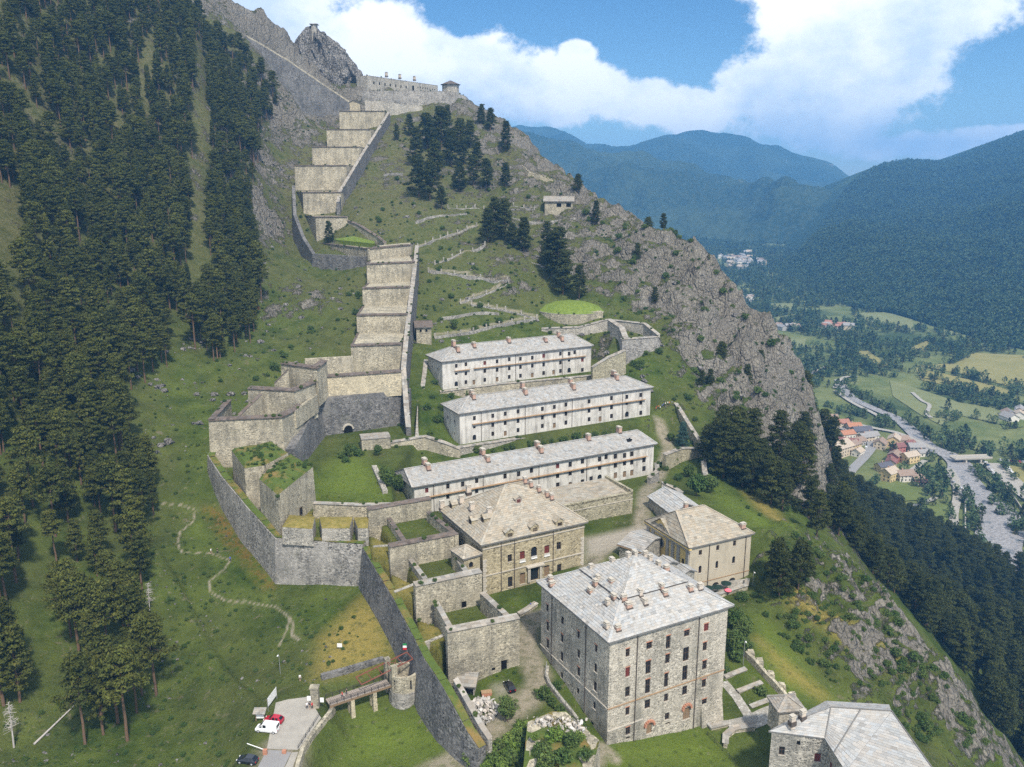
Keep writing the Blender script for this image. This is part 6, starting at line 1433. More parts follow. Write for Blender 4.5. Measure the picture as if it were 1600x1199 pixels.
strew('spur_thicket', [(1170, 940), (1240, 830), (1300, 900), (1560, 1190), (1400, 1150), (1220, 1000)], 1500, 17, 'clustered shrubs on the rocky spur', .2, .9, [kids(bo[i]) for i in sorted(bo)])
strew('cliff_scrub', [(900, 330), (1060, 395), (1250, 620), (1290, 705), (1235, 810), (1110, 620), (960, 440)], 2600, 18, 'dark scrub rooted in the ledges of the right-hand cliff', .3, 1.4, [kids(bo[i]) for i in sorted(bo)])
wt = []
for top in WALL_TOPS:
    for a, b in zip(top[:-1], top[1:]):
        for _ in range(int((b - a).length / 5) + 1):
            if random.random() < .55: p = a.lerp(b, random.random()); wt.append((p.x + random.uniform(-.4, .4), p.y + random.uniform(0, .9), p.z + .1))
            if random.random() < .5: p = a.lerp(b, random.random()); x, y = p.x + random.uniform(-1.5, 1.5), p.y - random.uniform(.8, 3.0); wt.append((x, y, min(p.z - 1, float(HR(x, y)[0]))))
for pts, z in TURF:
    c = mid(pts)
    for _ in range(70): p = pts[random.randrange(len(pts))].lerp(pts[random.randrange(len(pts))], random.random()).lerp(c, random.random() * .7); wt.append((p.x, p.y, z + 1.3 * min(1, 1.6 - (p - c).length / 8)))
wt = np.array(wt); gn_scatter('wall_weeds', wt, RNG.uniform(.1, .42, len(wt)), RNG.uniform(0, 6.28, len(wt)), RNG.integers(0, 3, len(wt)), [kids(bo[i]) for i in sorted(bo)], 'weeds and small shrubs rooted on and under the old walls')
# dead trees and a fallen trunk
def dead_tree(p, h, label):
    t_ = thing('dead_tree', label, 'dead tree', tuple(p)); mb = MB(); mb.tube(p - Vector((0, 0, .5)), p + Vector((.3, .2, h)), .22, .05, 6); mb.build('trunk', M['bark_grey'], t_); mb = MB()
    for k in range(60):
        f = random.uniform(.4, 1); a = random.uniform(0, 6.28); b = p + Vector((.3 * f, .2 * f, h * f)); e = b + Vector((math.cos(a), math.sin(a), random.uniform(-.5, .5))) * random.uniform(.8, 2.8) * (1.25 - f); mb.tube(b, e, .07, .03, 4, caps=False); mb.tube(e, e + Vector((random.uniform(-.6, .6), random.uniform(-.6, .6), random.uniform(-.7, .1))), .025, .01, 3, caps=False)
    mb.build('branches', M['bark_grey'], t_)
dead_tree(place(235, 968), 9, 'bleached dead tree at the right edge of the pine wood'); dead_tree(place(22, 1170), 11, 'bleached dead tree with drooping branches at the lower left edge')
a_, b_ = place(54, 1168), place(117, 1108); mb = MB(); mb.tube(a_ + Vector((0, 0, .5)), b_ + Vector((0, 0, .6)), .24, .12, 7)
for k in range(5): q = a_.lerp(b_, .5 + .1 * k); mb.tube(q + Vector((0, 0, .5)), q + Vector((random.uniform(-.5, .5), random.uniform(-.5, .5), 1.3)), .04, .02, 4)
tag(mb.build('fallen_trunk', M['bark_grey'], loc=tuple(a_)), 'long pale fallen trunk lying on the meadow, lower left', 'log')
# ------------------------------------------------------------------ approach: bridge, gate, car park
UP = Vector((0, 0, 1))
A_, B_ = atz(512, 1098, -109.6), atz(608, 1066, -109.6); d_ = V2(B_ - A_).normalized(); n_ = Vector((-d_.y, d_.x, 0)); Lb = V2(B_ - A_).length
fbr = thing('footbridge', 'wooden plank footbridge with dark railings crossing the ditch to the gate tower', 'bridge', (A_.x, A_.y, -114))
mb = MB()
for k in range(int(Lb / .42)): mb.box(A_ + d_ * (k * .42) - n_ * 1.4 + UP * random.uniform(-.02, .02), d_ * .38, n_ * 2.8, (0, 0, .1), gcol(.8, 1.2))
mb.build('planks', M['wood_grey'], fbr)['kind'] = 'stuff'
mb = MB()
for e in (-1.35, 1.1): mb.box(A_ + n_ * e - UP * .55, d_ * Lb, n_ * .25, (0, 0, .5))
mb.build('beam', M['wood'], fbr)
for e in (-1.4, 1.4):
    mb = MB()
    for k in range(int(Lb / 1.6) + 1): mb.box(A_ + d_ * min(Lb - .1, k * 1.6) + n_ * e - n_ * .05, d_ * .1, n_ * .1, (0, 0, 1.15))
    for z in (.5, .8, 1.1): mb.box(A_ + n_ * e - n_ * .03 + UP * z, d_ * Lb, n_ * .06, (0, 0, .07))
    mb.build('railing', M['metal'], fbr)
for f in (.36, .72):
    for e in (-1.1, .5):
        mb = MB(); p = A_ + d_ * Lb * f + n_ * e; mb.prism([p + d_ * a + n_ * b - UP * 6.5 for a, b in ((-.5, -.4), (.5, -.4), (.5, .5), (-.5, .5))], [p + d_ * a * .8 + n_ * b - UP * .55 for a, b in ((-.5, -.3), (.5, -.3), (.5, .4), (-.5, .4))]); mb.build('pillar', M['wall_cream'], fbr)
gc = atz(630, 1106, -114.5); gc.y += 3.2
gt = thing('gate_tower', 'small half-round stone gate tower with gun slits at the end of the footbridge', 'tower', tuple(gc)); n = 16
rg = lambda r, z: [Vector((gc.x + r * math.cos(2 * math.pi * k / n), gc.y + r * math.sin(2 * math.pi * k / n), z)) for k in range(n)]
mb = MB(); mb.prism(rg(3.9, -117), rg(3.5, -111)); mb.build('tower_base', M['wall_mid'], gt)
mb = MB(); o_, i_, o2, i2 = rg(3.4, -111), rg(2.8, -111), rg(3.4, -107), rg(2.8, -107)
for k in range(n):
    j = (k + 1) % n
    if k % 3 == 1 and 8 < k < 16:
        for a, b in ((0, .35), (.65, 1)):
            mb.face([o_[k].lerp(o_[j], a), o_[k].lerp(o_[j], b), o2[k].lerp(o2[j], b), o2[k].lerp(o2[j], a)])
        mb.face([o_[k].lerp(o_[j], .35), o_[k].lerp(o_[j], .65), (o_[k].lerp(o_[j], .65)) + UP * .9, o_[k].lerp(o_[j], .35) + UP * .9]); mb.face([o2[k].lerp(o2[j], .35) - UP * .9, o2[k].lerp(o2[j], .65) - UP * .9, o2[k].lerp(o2[j], .65), o2[k].lerp(o2[j], .35)])
        mb.face([i_[k].lerp(i_[j], .3) , i_[k].lerp(i_[j], .7), i2[k].lerp(i2[j], .7), i2[k].lerp(i2[j], .3)], None, 1)
    else: mb.face([o_[k], o_[j], o2[j], o2[k]]); mb.face([i_[k], i_[j], i2[j], i2[k]])
    mb.face([o2[k], o2[j], i2[j], i2[k]])
mb.build('parapet', [M['wall_light'], M['dark']], gt)
pg = atz(607, 1062, -109); mb = MB(); mb.box(pg - n_ * 2.2 - UP * 5, d_ * 1.3, n_ * 1.0, (0, 0, 9.2)); mb.box(pg + n_ * 1.6 - UP * 5, d_ * 1.3, n_ * 1.0, (0, 0, 9.2)); mb.build('gate_pier', M['wall_light'], gt)
dbr = thing('drawbridge_frame', 'rusty red steel drawbridge frame above the gate', 'frame', tuple(pg)); mb = MB(); fz = 3.6
q = [pg - d_ * 7 - n_ * 1.5 + UP * fz * .55, pg + d_ * 5.5 - n_ * 1.5 + UP * (fz + .6), pg + d_ * 5.5 + n_ * 1.8 + UP * (fz + .6), pg - d_ * 7 + n_ * 1.8 + UP * fz * .55]
for a, b in ((q[0], q[1]), (q[3], q[2]), (q[1], q[2]), (q[0], q[3])): mb.tube(a, b, .14, n=4)
mb.build('outer_frame', M['rust'], dbr); mb = MB()
for f in (.2, .4, .6, .8): mb.tube(q[0].lerp(q[1], f), q[3].lerp(q[2], f), .09, n=4)
mb.tube(q[0].lerp(q[1], .6), q[3].lerp(q[2], .8), .06, n=4); mb.tube(q[0].lerp(q[1], .8), q[3].lerp(q[2], .6), .06, n=4); mb.build('crossbars', M['rust'], dbr)
pl = [p + UP * .3 for p in hpts([(503, 1064), (540, 1054), (575, 1043), (600, 1034)])]
wall_run([Vector((p.x, p.y, -109.6)) for p in pl], 'wall_dark', 1.0, .05, base=-114.5, name='counterscarp_wall', label='dark retaining wall of the dry lawn behind the footbridge')
gp_ = atz(493, 1104, -110.4); gpr = thing('entrance_pier', 'pale stone entrance pier with two white notices at the head of the footbridge', 'pier', tuple(gp_)); mb = MB(); mb.prism([gp_ + Vector((a, b, -1)) for a, b in ((-.9, -.7), (.9, -.7), (.9, .8), (-.9, .8))], [gp_ + Vector((a, b, 4.6)) for a, b in ((-.8, -.6), (.8, -.6), (.8, .7), (-.8, .7))]); mb.box(gp_ + Vector((-1, -.8, 4.6)), (2, 0, 0), (0, 1.7, 0), (0, 0, .3)); mb.build('pier', M['wall_light'], gpr)
for x, z in ((-1.5, 2.0), (1.3, 1.6)): mb = MB(); mb.box(gp_ + Vector((x, -.85, z)), (.8, 0, 0), (0, .06, 0), (0, 0, 1.1)); mb.build('notice', M['white'], gpr)
wl = [p + UP * 1.2 for p in hpts([(519, 1108), (512, 1120), (500, 1135), (484, 1155), (470, 1176), (463, 1199), (460, 1215)])]
wall_run(wl, 'wall_light', .8, .02, name='approach_wall', label='pale low stone wall curving down right of the car park', cat='wall')
rl_ = hpts([(500, 1119), (490, 1135), (478, 1153), (466, 1172)]); mb = MB(); rs = resample([p for p in rl_], 1.8)
for p in rs: mb.tube(p, p + UP * 1.1, .05, n=5)
for z in (.55, 1.05):
    for a, b in zip(rs[:-1], rs[1:]): mb.tube(a + UP * z, b + UP * z, .035, n=4, caps=False)
tag(mb.build('railing', M['metal'], loc=tuple(rl_[0])), 'dark metal railing along the right edge of the car park', 'railing')
lot = MB(); lot.face([atz(*p, -110.46) for p in [(431, 1098), (450, 1093), (481, 1089), (492, 1106), (502, 1122), (486, 1144), (466, 1172), (440, 1171), (417, 1170)]]); tag(lot.build('car_park', M['road'], loc=(0, 0, 0)), 'pale gravel car park in front of the bridge', None, kind='structure')
lot = MB(); lot.face([atz(*p, -110.43) for p in [(417, 1172), (440, 1173), (455, 1176), (428, 1232), (385, 1232)]]); tag(lot.build('access_road', M['asphalt'], loc=(0, 0, 0)), 'worn asphalt access road below the car park', None, kind='structure')
lot = MB(); lot.face([atz(*p, -110.42) for p in [(456, 1176), (466, 1175), (446, 1232), (430, 1232)]]); tag(lot.build('footway', M['road'], loc=(0, 0, 0)), 'pale footway beside the access road', None, kind='structure')

# ------------------------------------------------------------------ vehicles
def car_paint(name, c, rough=.25): t = NT(name, rough, .5); t.b.inputs['Coat Weight'].default_value = .5; return t.col(c)
M['c_red'] = car_paint('red_car_paint', (.42, .012, .03)); M['c_white'] = car_paint('white_car_paint', (.80, .80, .80)); M['c_dark'] = car_paint('dark_car_paint', (.018, .022, .03)); M['c_black'] = car_paint('black_car_paint', (.008, .008, .01)); M['c_silver'] = car_paint('silver_car_paint', (.5, .51, .52)); M['c_blue'] = car_paint('blue_car_paint', (.03, .06, .16))
M['tyre'] = plain('tyre_rubber', (.02, .02, .02), .9); M['lamp_red'] = plain('tail_lamp', (.4, .01, .01), .3); M['lamp_w'] = plain('head_lamp', (.8, .8, .78), .2)
def car_meshes(kind, paint):
    """profile along x (front at +x): body sections (x, z top of flank, half width), cabin sections"""
    L_, W = (4.2, 1.76) if kind != 'van' else (4.9, 1.9); hl = L_ / 2
    if kind == 'van': st = [(-hl, .55, .80), (-hl + .05, 1.05, .9), (-1.0, 1.1, .95), (.9, 1.1, .95), (1.6, 1.02, .93), (hl - .15, .86, .86), (hl, .6, .74)]; cab = [(-hl + .06, 1.05, .9, 1.05), (-hl + .12, 1.9, .82, 1.05), (.7, 1.95, .82, 1.1), (1.75, 1.05, .86, 1.03)]
    else: st = [(-hl, .5, .72), (-hl + .08, .9, .84), (-1.2, .96, .88), (.6, .95, .88), (1.2, .88, .87), (hl - .25, .74, .80), (hl, .5, .66)]; cab = [(-hl + .12, .92, .80, .9), (-hl + .75, 1.44, .62, .95), (.1, 1.5, .64, .95), (1.05, .93, .78, .92)]
    b = MB(); V = []
    for x, zt, hw in st: V.append([(x, -hw * .96, .28), (x, -hw, .5), (x, -hw, zt - .14), (x, -hw * .86, zt), (x, hw * .86, zt), (x, hw, zt - .14), (x, hw, .5), (x, hw * .96, .28)])
    for p, q in zip(V[:-1], V[1:]):
        for k in range(8): j = (k + 1) % 8; b.face([p[k], q[k], q[j], p[j]])
    b.face(V[0]); b.face(V[-1][::-1])
    C = [[(x, -hw - .02, z0), (x, -hw if i in (0, len(cab) - 1) else -hw, zt), (x, hw, zt), (x, hw + .02, z0)] for i, (x, zt, hw, z0) in enumerate(cab)]
    C[1][0] = (cab[1][0], -.84, cab[1][3]); C[1][3] = (cab[1][0], .84, cab[1][3]); C[2][0] = (cab[2][0], -.84, cab[2][3]); C[2][3] = (cab[2][0], .84, cab[2][3])
    b.face([C[1][1], C[2][1], C[2][2], C[1][2]])                                  # roof panel
    g = MB(); e = .012
    for p, q in zip(C[:-1], C[1:]): b.face([p[0], q[0], q[1], p[1]]); b.face([p[2], q[2], q[3], p[3]])
    b.face([C[0][1], C[1][1], C[1][2], C[0][2]]); b.face([C[2][1], C[3][1], C[3][2], C[2][2]])
    def inset(f, s, off):
        f = [Vector(x) for x in f]; c = mid(f); n = (f[1] - f[0]).cross(f[2] - f[0]).normalized(); n = n if n.dot(c - Vector((0, 0, 1))) > 0 else -n
        g.face([c + (x - c) * s + n * off for x in f])
    inset([C[2][1], C[3][1], C[3][2], C[2][2]], .86, e); inset([C[0][1], C[1][1], C[1][2], C[0][2]], .8, e)
    sides = [(1, 2)] if kind != 'van' else []
    for s in (0, 3):
        t = 1 if s == 0 else 2
        if kind != 'van':
            for a, bb in ((.04, .46), (.54, .97)): inset([Vector(C[1][s]).lerp(Vector(C[2][s]), a), Vector(C[1][s]).lerp(Vector(C[2][s]), bb), Vector(C[1][t]).lerp(Vector(C[2][t]), bb), Vector(C[1][t]).lerp(Vector(C[2][t]), a)], .86, e)
            inset([C[2][s], C[3][s], C[2][t]], .6, e)
        else: inset([Vector(C[1][s]).lerp(Vector(C[2][s]), .72), C[2][s], C[2][t], Vector(C[1][t]).lerp(Vector(C[2][t]), .72)], .8, e); inset([C[2][s], C[3][s], C[2][t]], .6, e)
    w = MB(); r = .32; n = 14
    w.tube((0, -.11, 0), (0, .11, 0), r, n=n); rm = MB(); rm.tube((0, -.125, 0), (0, .125, 0), .19, n=10)
    lf, lr = MB(), MB(); lf.box((hl - .2, -.74, .55), (.14, 0, 0), (0, .3, 0), (0, 0, .14)); lr.box((-hl - .012, -.74, .6), (.1, 0, 0), (0, .28, 0), (0, 0, .2))
    gr = MB(); gr.box((-.62 + hl - .6 + .22, -.3, .3), (.4, 0, 0), (0, .6, 0), (0, 0, .1)); 
    return dict(body=b.mesh('body', M[paint]), glass=g.mesh('glass', M['glass']), wheel=w.mesh('wheel', M['tyre']), rim=rm.mesh('rim', M['c_silver']), head=lf.mesh('headlight', M['lamp_w']), tail=lr.mesh('tail_light', M['lamp_red']), L=L_, W=W)
_cars = {}
def car(name, kind, paint, p, ang, label, group=None, detail=True):
    k = (kind, paint); m = _cars.setdefault(k, None) or car_meshes(kind, paint); _cars[k] = m
    r = thing(name, label, name.split('_')[-1], tuple(p), group); r.rotation_euler = (0, 0, R(ang)); link('body', m['body'], r); link('windows', m['glass'], r)
    if not detail: return r
    for x in (-m['L'] / 2 + .78, m['L'] / 2 - .85):
        for s in (-1, 1): w = link('wheel', m['wheel'], r, (x, s * (m['W'] / 2 - .1), .32)); link('rim', m['rim'], w)
    for nm in ('head', 'tail'):
        o = link('headlight' if nm == 'head' else 'tail_light', m[nm], r); o = link('headlight' if nm == 'head' else 'tail_light', m[nm], r); o.scale = (1, -1, 1)
    return r
zp = -110.46
car('red_car', 'hatch', 'c_red', atz(428, 1128, zp), 170, 'red hatchback parked beside the white van'); car('white_van', 'van', 'c_white', atz(418, 1142, zp), 172, 'white van parked in front of the red hatchback')
car('dark_car', 'hatch', 'c_dark', atz(387, 1191, zp), 168, 'dark hatchback with grey roof at the bottom edge, left of the access road'); p = hit(796, 1076); car('black_car', 'hatch', 'c_black', Vector((p.x, p.y, hz(p.x, p.y) + .02)), 112, 'black car parked below the tall traverse wall')
random.seed(5)
for i in range(9):
    p = val(1538 + i * 5.2, 727 + i * 6.2 + random.uniform(-.5, .5)) if False else None
# ------------------------------------------------------------------ notice boards, barrier, lamps, small things
b0 = atz(414, 1116, zp); kb = thing('information_kiosk', 'small timber information kiosk with slate roof beside the white van', 'kiosk', tuple(atz(407, 1127, zp))); q = Vector(kb.location); mb = MB()
for x in (-.9, .9): mb.box(q + Vector((x - .08, -.08, 0)), (.16, 0, 0), (0, .16, 0), (0, 0, 2.4))
mb.build('post', M['wood'], kb); mb = MB(); mb.box(q + Vector((-.85, -.05, .7)), (1.7, 0, 0), (0, .1, 0), (0, 0, 1.4)); mb.build('panel', M['white'], kb); mb = MB(); slates(mb, q + Vector((-1.3, -.8, 2.2)), q + Vector((1.3, -.8, 2.2)), q + Vector((1.3, .7, 2.8)), q + Vector((-1.3, .7, 2.8)), .4, .4, .7); mb.box(q + Vector((-1.3, -.8, 2.12)), (2.6, 0, 0), (0, 1.5, .6), (0, 0, .08), (1, 1, 1)); mb.build('roof', M['slate_mid'], kb)
q = atz(419, 1111, zp); sb = thing('banner', 'large white banner board standing at the edge of the car park', 'sign', tuple(q)); dd = (atz(427, 1100, zp) - q); dd.z = 0; dd.normalize(); mb = MB()
for k in (0, 4.4): mb.tube(q + dd * k, q + dd * k + UP * 3.0, .07, n=6)
mb.build('post', M['steel'], sb); mb = MB(); mb.box(q + UP * .9, dd * 4.4, Vector((-dd.y, dd.x, 0)) * .06, (0, 0, 2.0)); mb.build('panel', M['white'], sb)
q0, q1 = atz(386, 1162, zp + 1), atz(414, 1172, zp + 1); bp = thing('barrier', 'white barrier pole across the access road with red-and-white weights', 'barrier', (q0.x, q0.y, zp)); mb = MB(); mb.tube(q0, q1, .09, n=6); mb.build('pole', M['white'], bp)
for q in (q1, atz(444, 1173, zp + .6)): mb = MB(); mb.box(q - Vector((.4, .3, 1)), (.8, 0, 0), (0, .6, 0), (0, 0, 1.1)); mb.build('barrier_post', M['brick'], bp)
def lamp(p, h, label):
    r = thing('lamp_post', label, 'lamp post', tuple(p)); mb = MB(); mb.tube(p - UP * .3, p + UP * h, .09, .06, 7); mb.build('pole', M['steel'], r); mb = MB(); mb.tube(p + UP * h, p + UP * h + Vector((0, -.9, .15)), .05, n=5); mb.build('arm', M['steel'], r); mb = MB(); mb.box(p + UP * (h + .05) + Vector((-.15, -1.2, 0)), (.3, 0, 0), (0, .5, 0), (0, 0, .14)); mb.build('lamp_head', M['white'], r)
lamp(place(438, 1054), 5.5, 'lamp post on the meadow above the car park'); lamp(place(1161, 1040), 7, 'lamp post beside the garden terraces'); lamp(place(1176, 915), 4.5, 'short lamp post behind the patio')
q = hit(531, 1016); sg = thing('lawn_sign', 'small white sign on the dry lawn behind the bridge', 'sign', tuple(q)); mb = MB(); mb.tube(q, q + UP * 1.0, .05, n=5); mb.build('post', M['steel'], sg); mb = MB(); mb.box(q + Vector((-.6, -.05, .8)), (1.2, 0, 0), (0, .08, 0), (0, 0, 1.0)); mb.build('panel', M['white'], sg)
q = atz(637, 1006, -103); fl = thing('flag', 'small green, white and red flag hanging on the dark scarp wall', 'flag', tuple(q)); n2 = Vector((-.89, -.45, 0)); q = q + n2 * 1.2; mb = MB(); mb.tube(q - UP * 2.2 - n2 * 1.2, q + UP * .4, .04, n=5); mb.build('pole', M['steel'], fl)
M['f_green'] = plain('flag_green', (.02, .22, .06), .8); M['f_red'] = plain('flag_red', (.5, .02, .03), .8)
for i, m_ in enumerate(('f_green', 'white', 'f_red')):
    mb = MB(); a = q + UP * (.4 - i * .55)
    for k in range(3): mb.face([a + Vector((.3 * k, -.06 * (k % 2), 0)), a + Vector((.3 * (k + 1), -.06 * ((k + 1) % 2), 0)), a + Vector((.3 * (k + 1), -.06 * ((k + 1) % 2), -.55)), a + Vector((.3 * k, -.06 * (k % 2), -.55))])
    mb.build('flag_stripe', M[m_], fl)
# shed, rubble and crate in the lower yard
def hutpx(name, label, a, b, z, W, zb, rh, wall, roof, ops=None, along='D', **kw): return gabled(name, label, 'hut', atz(*a, z), atz(*b, z), W, zb, rh, wall, roof, ops or {}, along=along, **kw)

t = NT('pale_rubble', .95, .1); c_ = t.attr('Col'); t.col(t.mix(1, c_, (.50, .47, .43), 'MULTIPLY')); M['rubble'] = t.mat
def rubble(name, label, px, n, s0, s1, dz=.0, pile=1.2):
    poly = [(p.x, p.y) for p in hpts(px)]; c = np.mean(poly, axis=0); rad = max(np.hypot(p[0] - c[0], p[1] - c[1]) for p in poly); mb = MB(); r = np.random.default_rng(len(label))
    k = 0
    while k < n:
        x, y = c[0] + r.uniform(-rad, rad), c[1] + r.uniform(-rad, rad)
        if not inside(np.array([x]), np.array([y]), poly)[0]: continue
        k += 1; s = r.uniform(s0, s1); hgt = max(0, 1 - math.hypot(x - c[0], y - c[1]) / rad) * pile * r.random(); ce = Vector((x, y, hz(x, y) + dz + hgt + s * .2)); q = [Vector(r.normal(0, 1, 3)).normalized() * s for _ in range(3)]
        mb.box(ce - (q[0] + q[1] + q[2]) * .35, q[0], q[1] * .8, q[2] * .6, gcol(.65, 1.2, .05))
    return tag(mb.build(name, M['rubble'], loc=(c[0], c[1], hz(*c))), label, None, kind='stuff')
rubble('rubble_heap', 'heap of pale broken stones in the lower yard', [(733, 1098), (760, 1088), (781, 1108), (770, 1128), (748, 1140), (738, 1120)], 260, .25, .9)
rubble('scree', 'pale scree patches on the slope under the redoubt', [(495, 465), (520, 470), (516, 500), (498, 490)], 160, .4, 1.4, pile=.4)
q = hit(761, 1087); cr_ = thing('brick_crate', 'low stack of bricks beside the yard shed', 'crate', tuple(q)); mb = MB(); mb.box(q + Vector((-1.1, -.6, 0)), (2.2, .4, 0), (-.2, 1.2, 0), (0, 0, .8)); mb.build('stack', M['brick'], cr_); mb = MB(); mb.box(q + Vector((-1.15, -.65, .8)), (2.3, .42, 0), (-.22, 1.3, 0), (0, 0, .1)); mb.build('cover', M['wood_orange'], cr_)
# ruined bastion at the bottom edge
rp_ = [atz(*p, -107.2) for p in [(824, 1128), (862, 1112), (884, 1112), (908, 1132), (937, 1157), (918, 1230), (815, 1230)]]
ru = thing('ruined_bastion', 'ruined bastion overgrown with bushes and rubble at the bottom edge', 'ruin', tuple(gz(mid(rp_)))); solid(rp_, -121, 'wall_light', ru, 'wall', .04)
mb = MB(); c0 = mid(rp_) + UP * 1.0; den = []
for a in range(7):
    for k in range(6): den.append(rp_[a].lerp(rp_[(a + 1) % 7], k / 6))
prev = [p + UP * .05 for p in den]
for f, h_ in ((.85, .5), (.6, .9), (.3, 1.3)):
    cur = [c0.lerp(p, f) + UP * (h_ - 1 + random.uniform(-.5, .5)) for p in den]
    for k in range(len(den)): mb.face([prev[k], prev[(k + 1) % len(den)], cur[(k + 1) % len(den)], cur[k]])
    prev = cur
mb.face(prev); mb.build('overgrown_top', M['turf'], ru, smooth=True)
mb = MB(); r_ = np.random.default_rng(3)
for k in range(260):
    f = r_.random(); a = rp_[0].lerp(rp_[3], r_.random()).lerp(rp_[4].lerp(mid(rp_), .6), r_.random() * .8) + Vector((r_.normal(0, .6), r_.normal(0, .6), r_.uniform(.2, .9))); s = r_.uniform(.2, .75); q = [Vector(r_.normal(0, 1, 3)).normalized() * s for _ in range(3)]; mb.box(a, q[0], q[1] * .8, q[2] * .6, gcol(.7, 1.2, .05))
o = mb.build('fallen_stones', M['rubble'], ru); o['kind'] = 'stuff'
for i, (u_, v_, s_, lab) in enumerate([(868, 1150, .95, 'large dark bush on top of the ruined bastion'), (893, 1160, .8, 'bright bush at the right rim of the ruined bastion'), (845, 1170, .8, 'bush low on the left of the ruined bastion'), (905, 1150, .6, 'small bush beside the wall of the ruined bastion'), (880, 1185, 1.0, 'bush at the bottom edge on the ruined bastion'), (855, 1190, .9, 'leftmost bottom-edge bush of the ruined bastion'), (835, 1150, .5, 'smallest bush on the ruined bastion, at its left corner'), (915, 1180, .7, 'bush at the bottom right corner of the ruined bastion')]):
    p = atz(u_, v_ + 6, -106.6); plant('bush', (BUSH if i % 3 else BUSHB)[i % 2], p, lab, 'bush', None, s_ * 1.25)
for i, (u_, v_) in enumerate([(735, 1190), (750, 1182), (765, 1176), (780, 1168), (795, 1160), (808, 1150), (770, 1192), (790, 1184), (805, 1172), (818, 1160), (760, 1199), (785, 1199), (800, 1192), (812, 1182), (815, 1140)]):
    plant('bush', BUSHB[i % 2] if i % 3 else BUSH[i % 3], place(u_, v_) + UP * .1, 'bright green bush of the thicket between dirt road and ruined bastion', 'bush', 'bushes of the thicket left of the ruined bastion', random.uniform(.8, 1.35))
# wall with steel railing along the road, left of the square block
pw = [p + UP * 1.0 for p in hpts([(854, 1046), (852, 1062), (858, 1076), (875, 1098), (893, 1120), (902, 1132)])]; rw = thing('road_wall', 'low wall with light railing between the dirt road and the square block', 'wall', tuple(gz(pw[2]))); wall_run(pw, 'wall_grey', .6, 0, parent=rw, name='wall'); mb = MB(); rs = resample(pw, 2.0)
for p in rs: mb.tube(p, p + UP * 1.0, .05, n=5)
for z in (.5, 1.0):
    for a, b in zip(rs[:-1], rs[1:]): mb.tube(a + UP * z, b + UP * z, .04, n=4, caps=False)
mb.build('railing', M['steel'], rw)
wall_thing('court_parapet', 'low double parapet crossing the lane between palace lawn and square block', [p + UP * .9 for p in hpts([(812, 966), (826, 958), (840, 948)])], 'wall_light', .8, 'slate_mid')
# ------------------------------------------------------------------ slate-roofed building at the lower right
p0, p1, p2, p3 = atz(1201, 1143, -105), atz(1289, 1154, -105), atz(1322, 1206, -105), atz(1500, 1250, -105); r5, r4 = atz(1298, 1106, -101.6), atz(1393, 1112, -101.6); b5, b4 = r5 + Vector((2, 7, -3.4)), r4 + Vector((3, 7, -3.4)); pe = atz(1456, 1200, -103.6); pe2 = r4 + (pe - r4) * 1.7
brd = thing('corner_building', 'rubble-stone building with faceted grey slate roof at the lower right corner', 'building', tuple(gz(mid([p0, p1, p2]))))
c_in = mid([p0, p1, p2, r4, r5]); ins = lambda p: p + V2(c_in - p).normalized() * .6 - UP * .15
lowp = [ins(p0), ins(p1), ins(p2), ins(Vector((pe2.x, pe2.y, -105.2))), ins(b4), ins(b5)]
wbm = [(0, [(2.2, 5.0, 1.1, 1.9, 'w'), (5.2, 7.6, .7, 1.0, 'o'), (9, 4.4, 1.2, 1.9, 'r')]), (1, [(2.5, 4.6, 1.3, 2.0, 'r'), (6, 4.2, 1.3, 2, 'w')])]
for k in range(len(lowp)):
    a, b = lowp[k], lowp[(k + 1) % len(lowp)]; D = V2(b - a); L_ = D.length; facade(brd, Vector((a.x, a.y, -118)), D.normalized(), L_, a.z + 118, [(s, z + 3, w, h, kk) for s, z, w, h, kk in dict(wbm).get(k, [])], M['wall_grey'], surround=.01)
mb = MB(); planes = [(p0, p1, r5, r5), (p1, p2, r4, r5), (p2, pe2, r4, r4), (b5, p0, r5, r5), (b4, b5, r5, r4)]
for p in planes:
    q = list(p[:3]) if (p[2] - p[3]).length < 1e-4 else list(p); mb.face(q); mb.face([p[0] - UP * .25, p[1] - UP * .25, p[1], p[0]])
rf = mb.build('roof', M['slab'], brd); mb = MB()
for p in planes: slates(mb, *p, .7, .7, 1.3, .05, .06)
o = mb.build('slates', M['slate'], rf); o['kind'] = 'stuff'
mb = MB()
for a, b in ((p1, r5), (r5, r4), (p1.lerp(p2, .45), r5.lerp(r4, .5)), (r4, pe2)): mb.tube(a + UP * .2, b + UP * .2, .12, n=5)
mb.build('ridge_flashing', M['slab'], rf)
for u_, v_ in ((1238, 1127), (1254, 1119)): q = atz(u_, v_, -102.6); chimney(brd, q, Vector((.9, .4, 0)).normalized(), 1.0, .8, .9, 'chimney_pale', 1.6)
hu = Block('pavilion', 'tiny pavilion with pyramid slate roof behind the corner building', 'hut', atz(1218, 1112, -107), atz(1256, 1109, -107), 5, -111, 'wall_grey'); hu.faces({'f': [(2.5, 2.6, 1, 1.6, 'w')]}); E = hu.eaves(.4); ap_ = mid(E) + UP * 1.9; hip_roof(hu.root, E, (ap_, ap_), M['slate_mid'], course=.5, wmin=.5, wmax=.9)
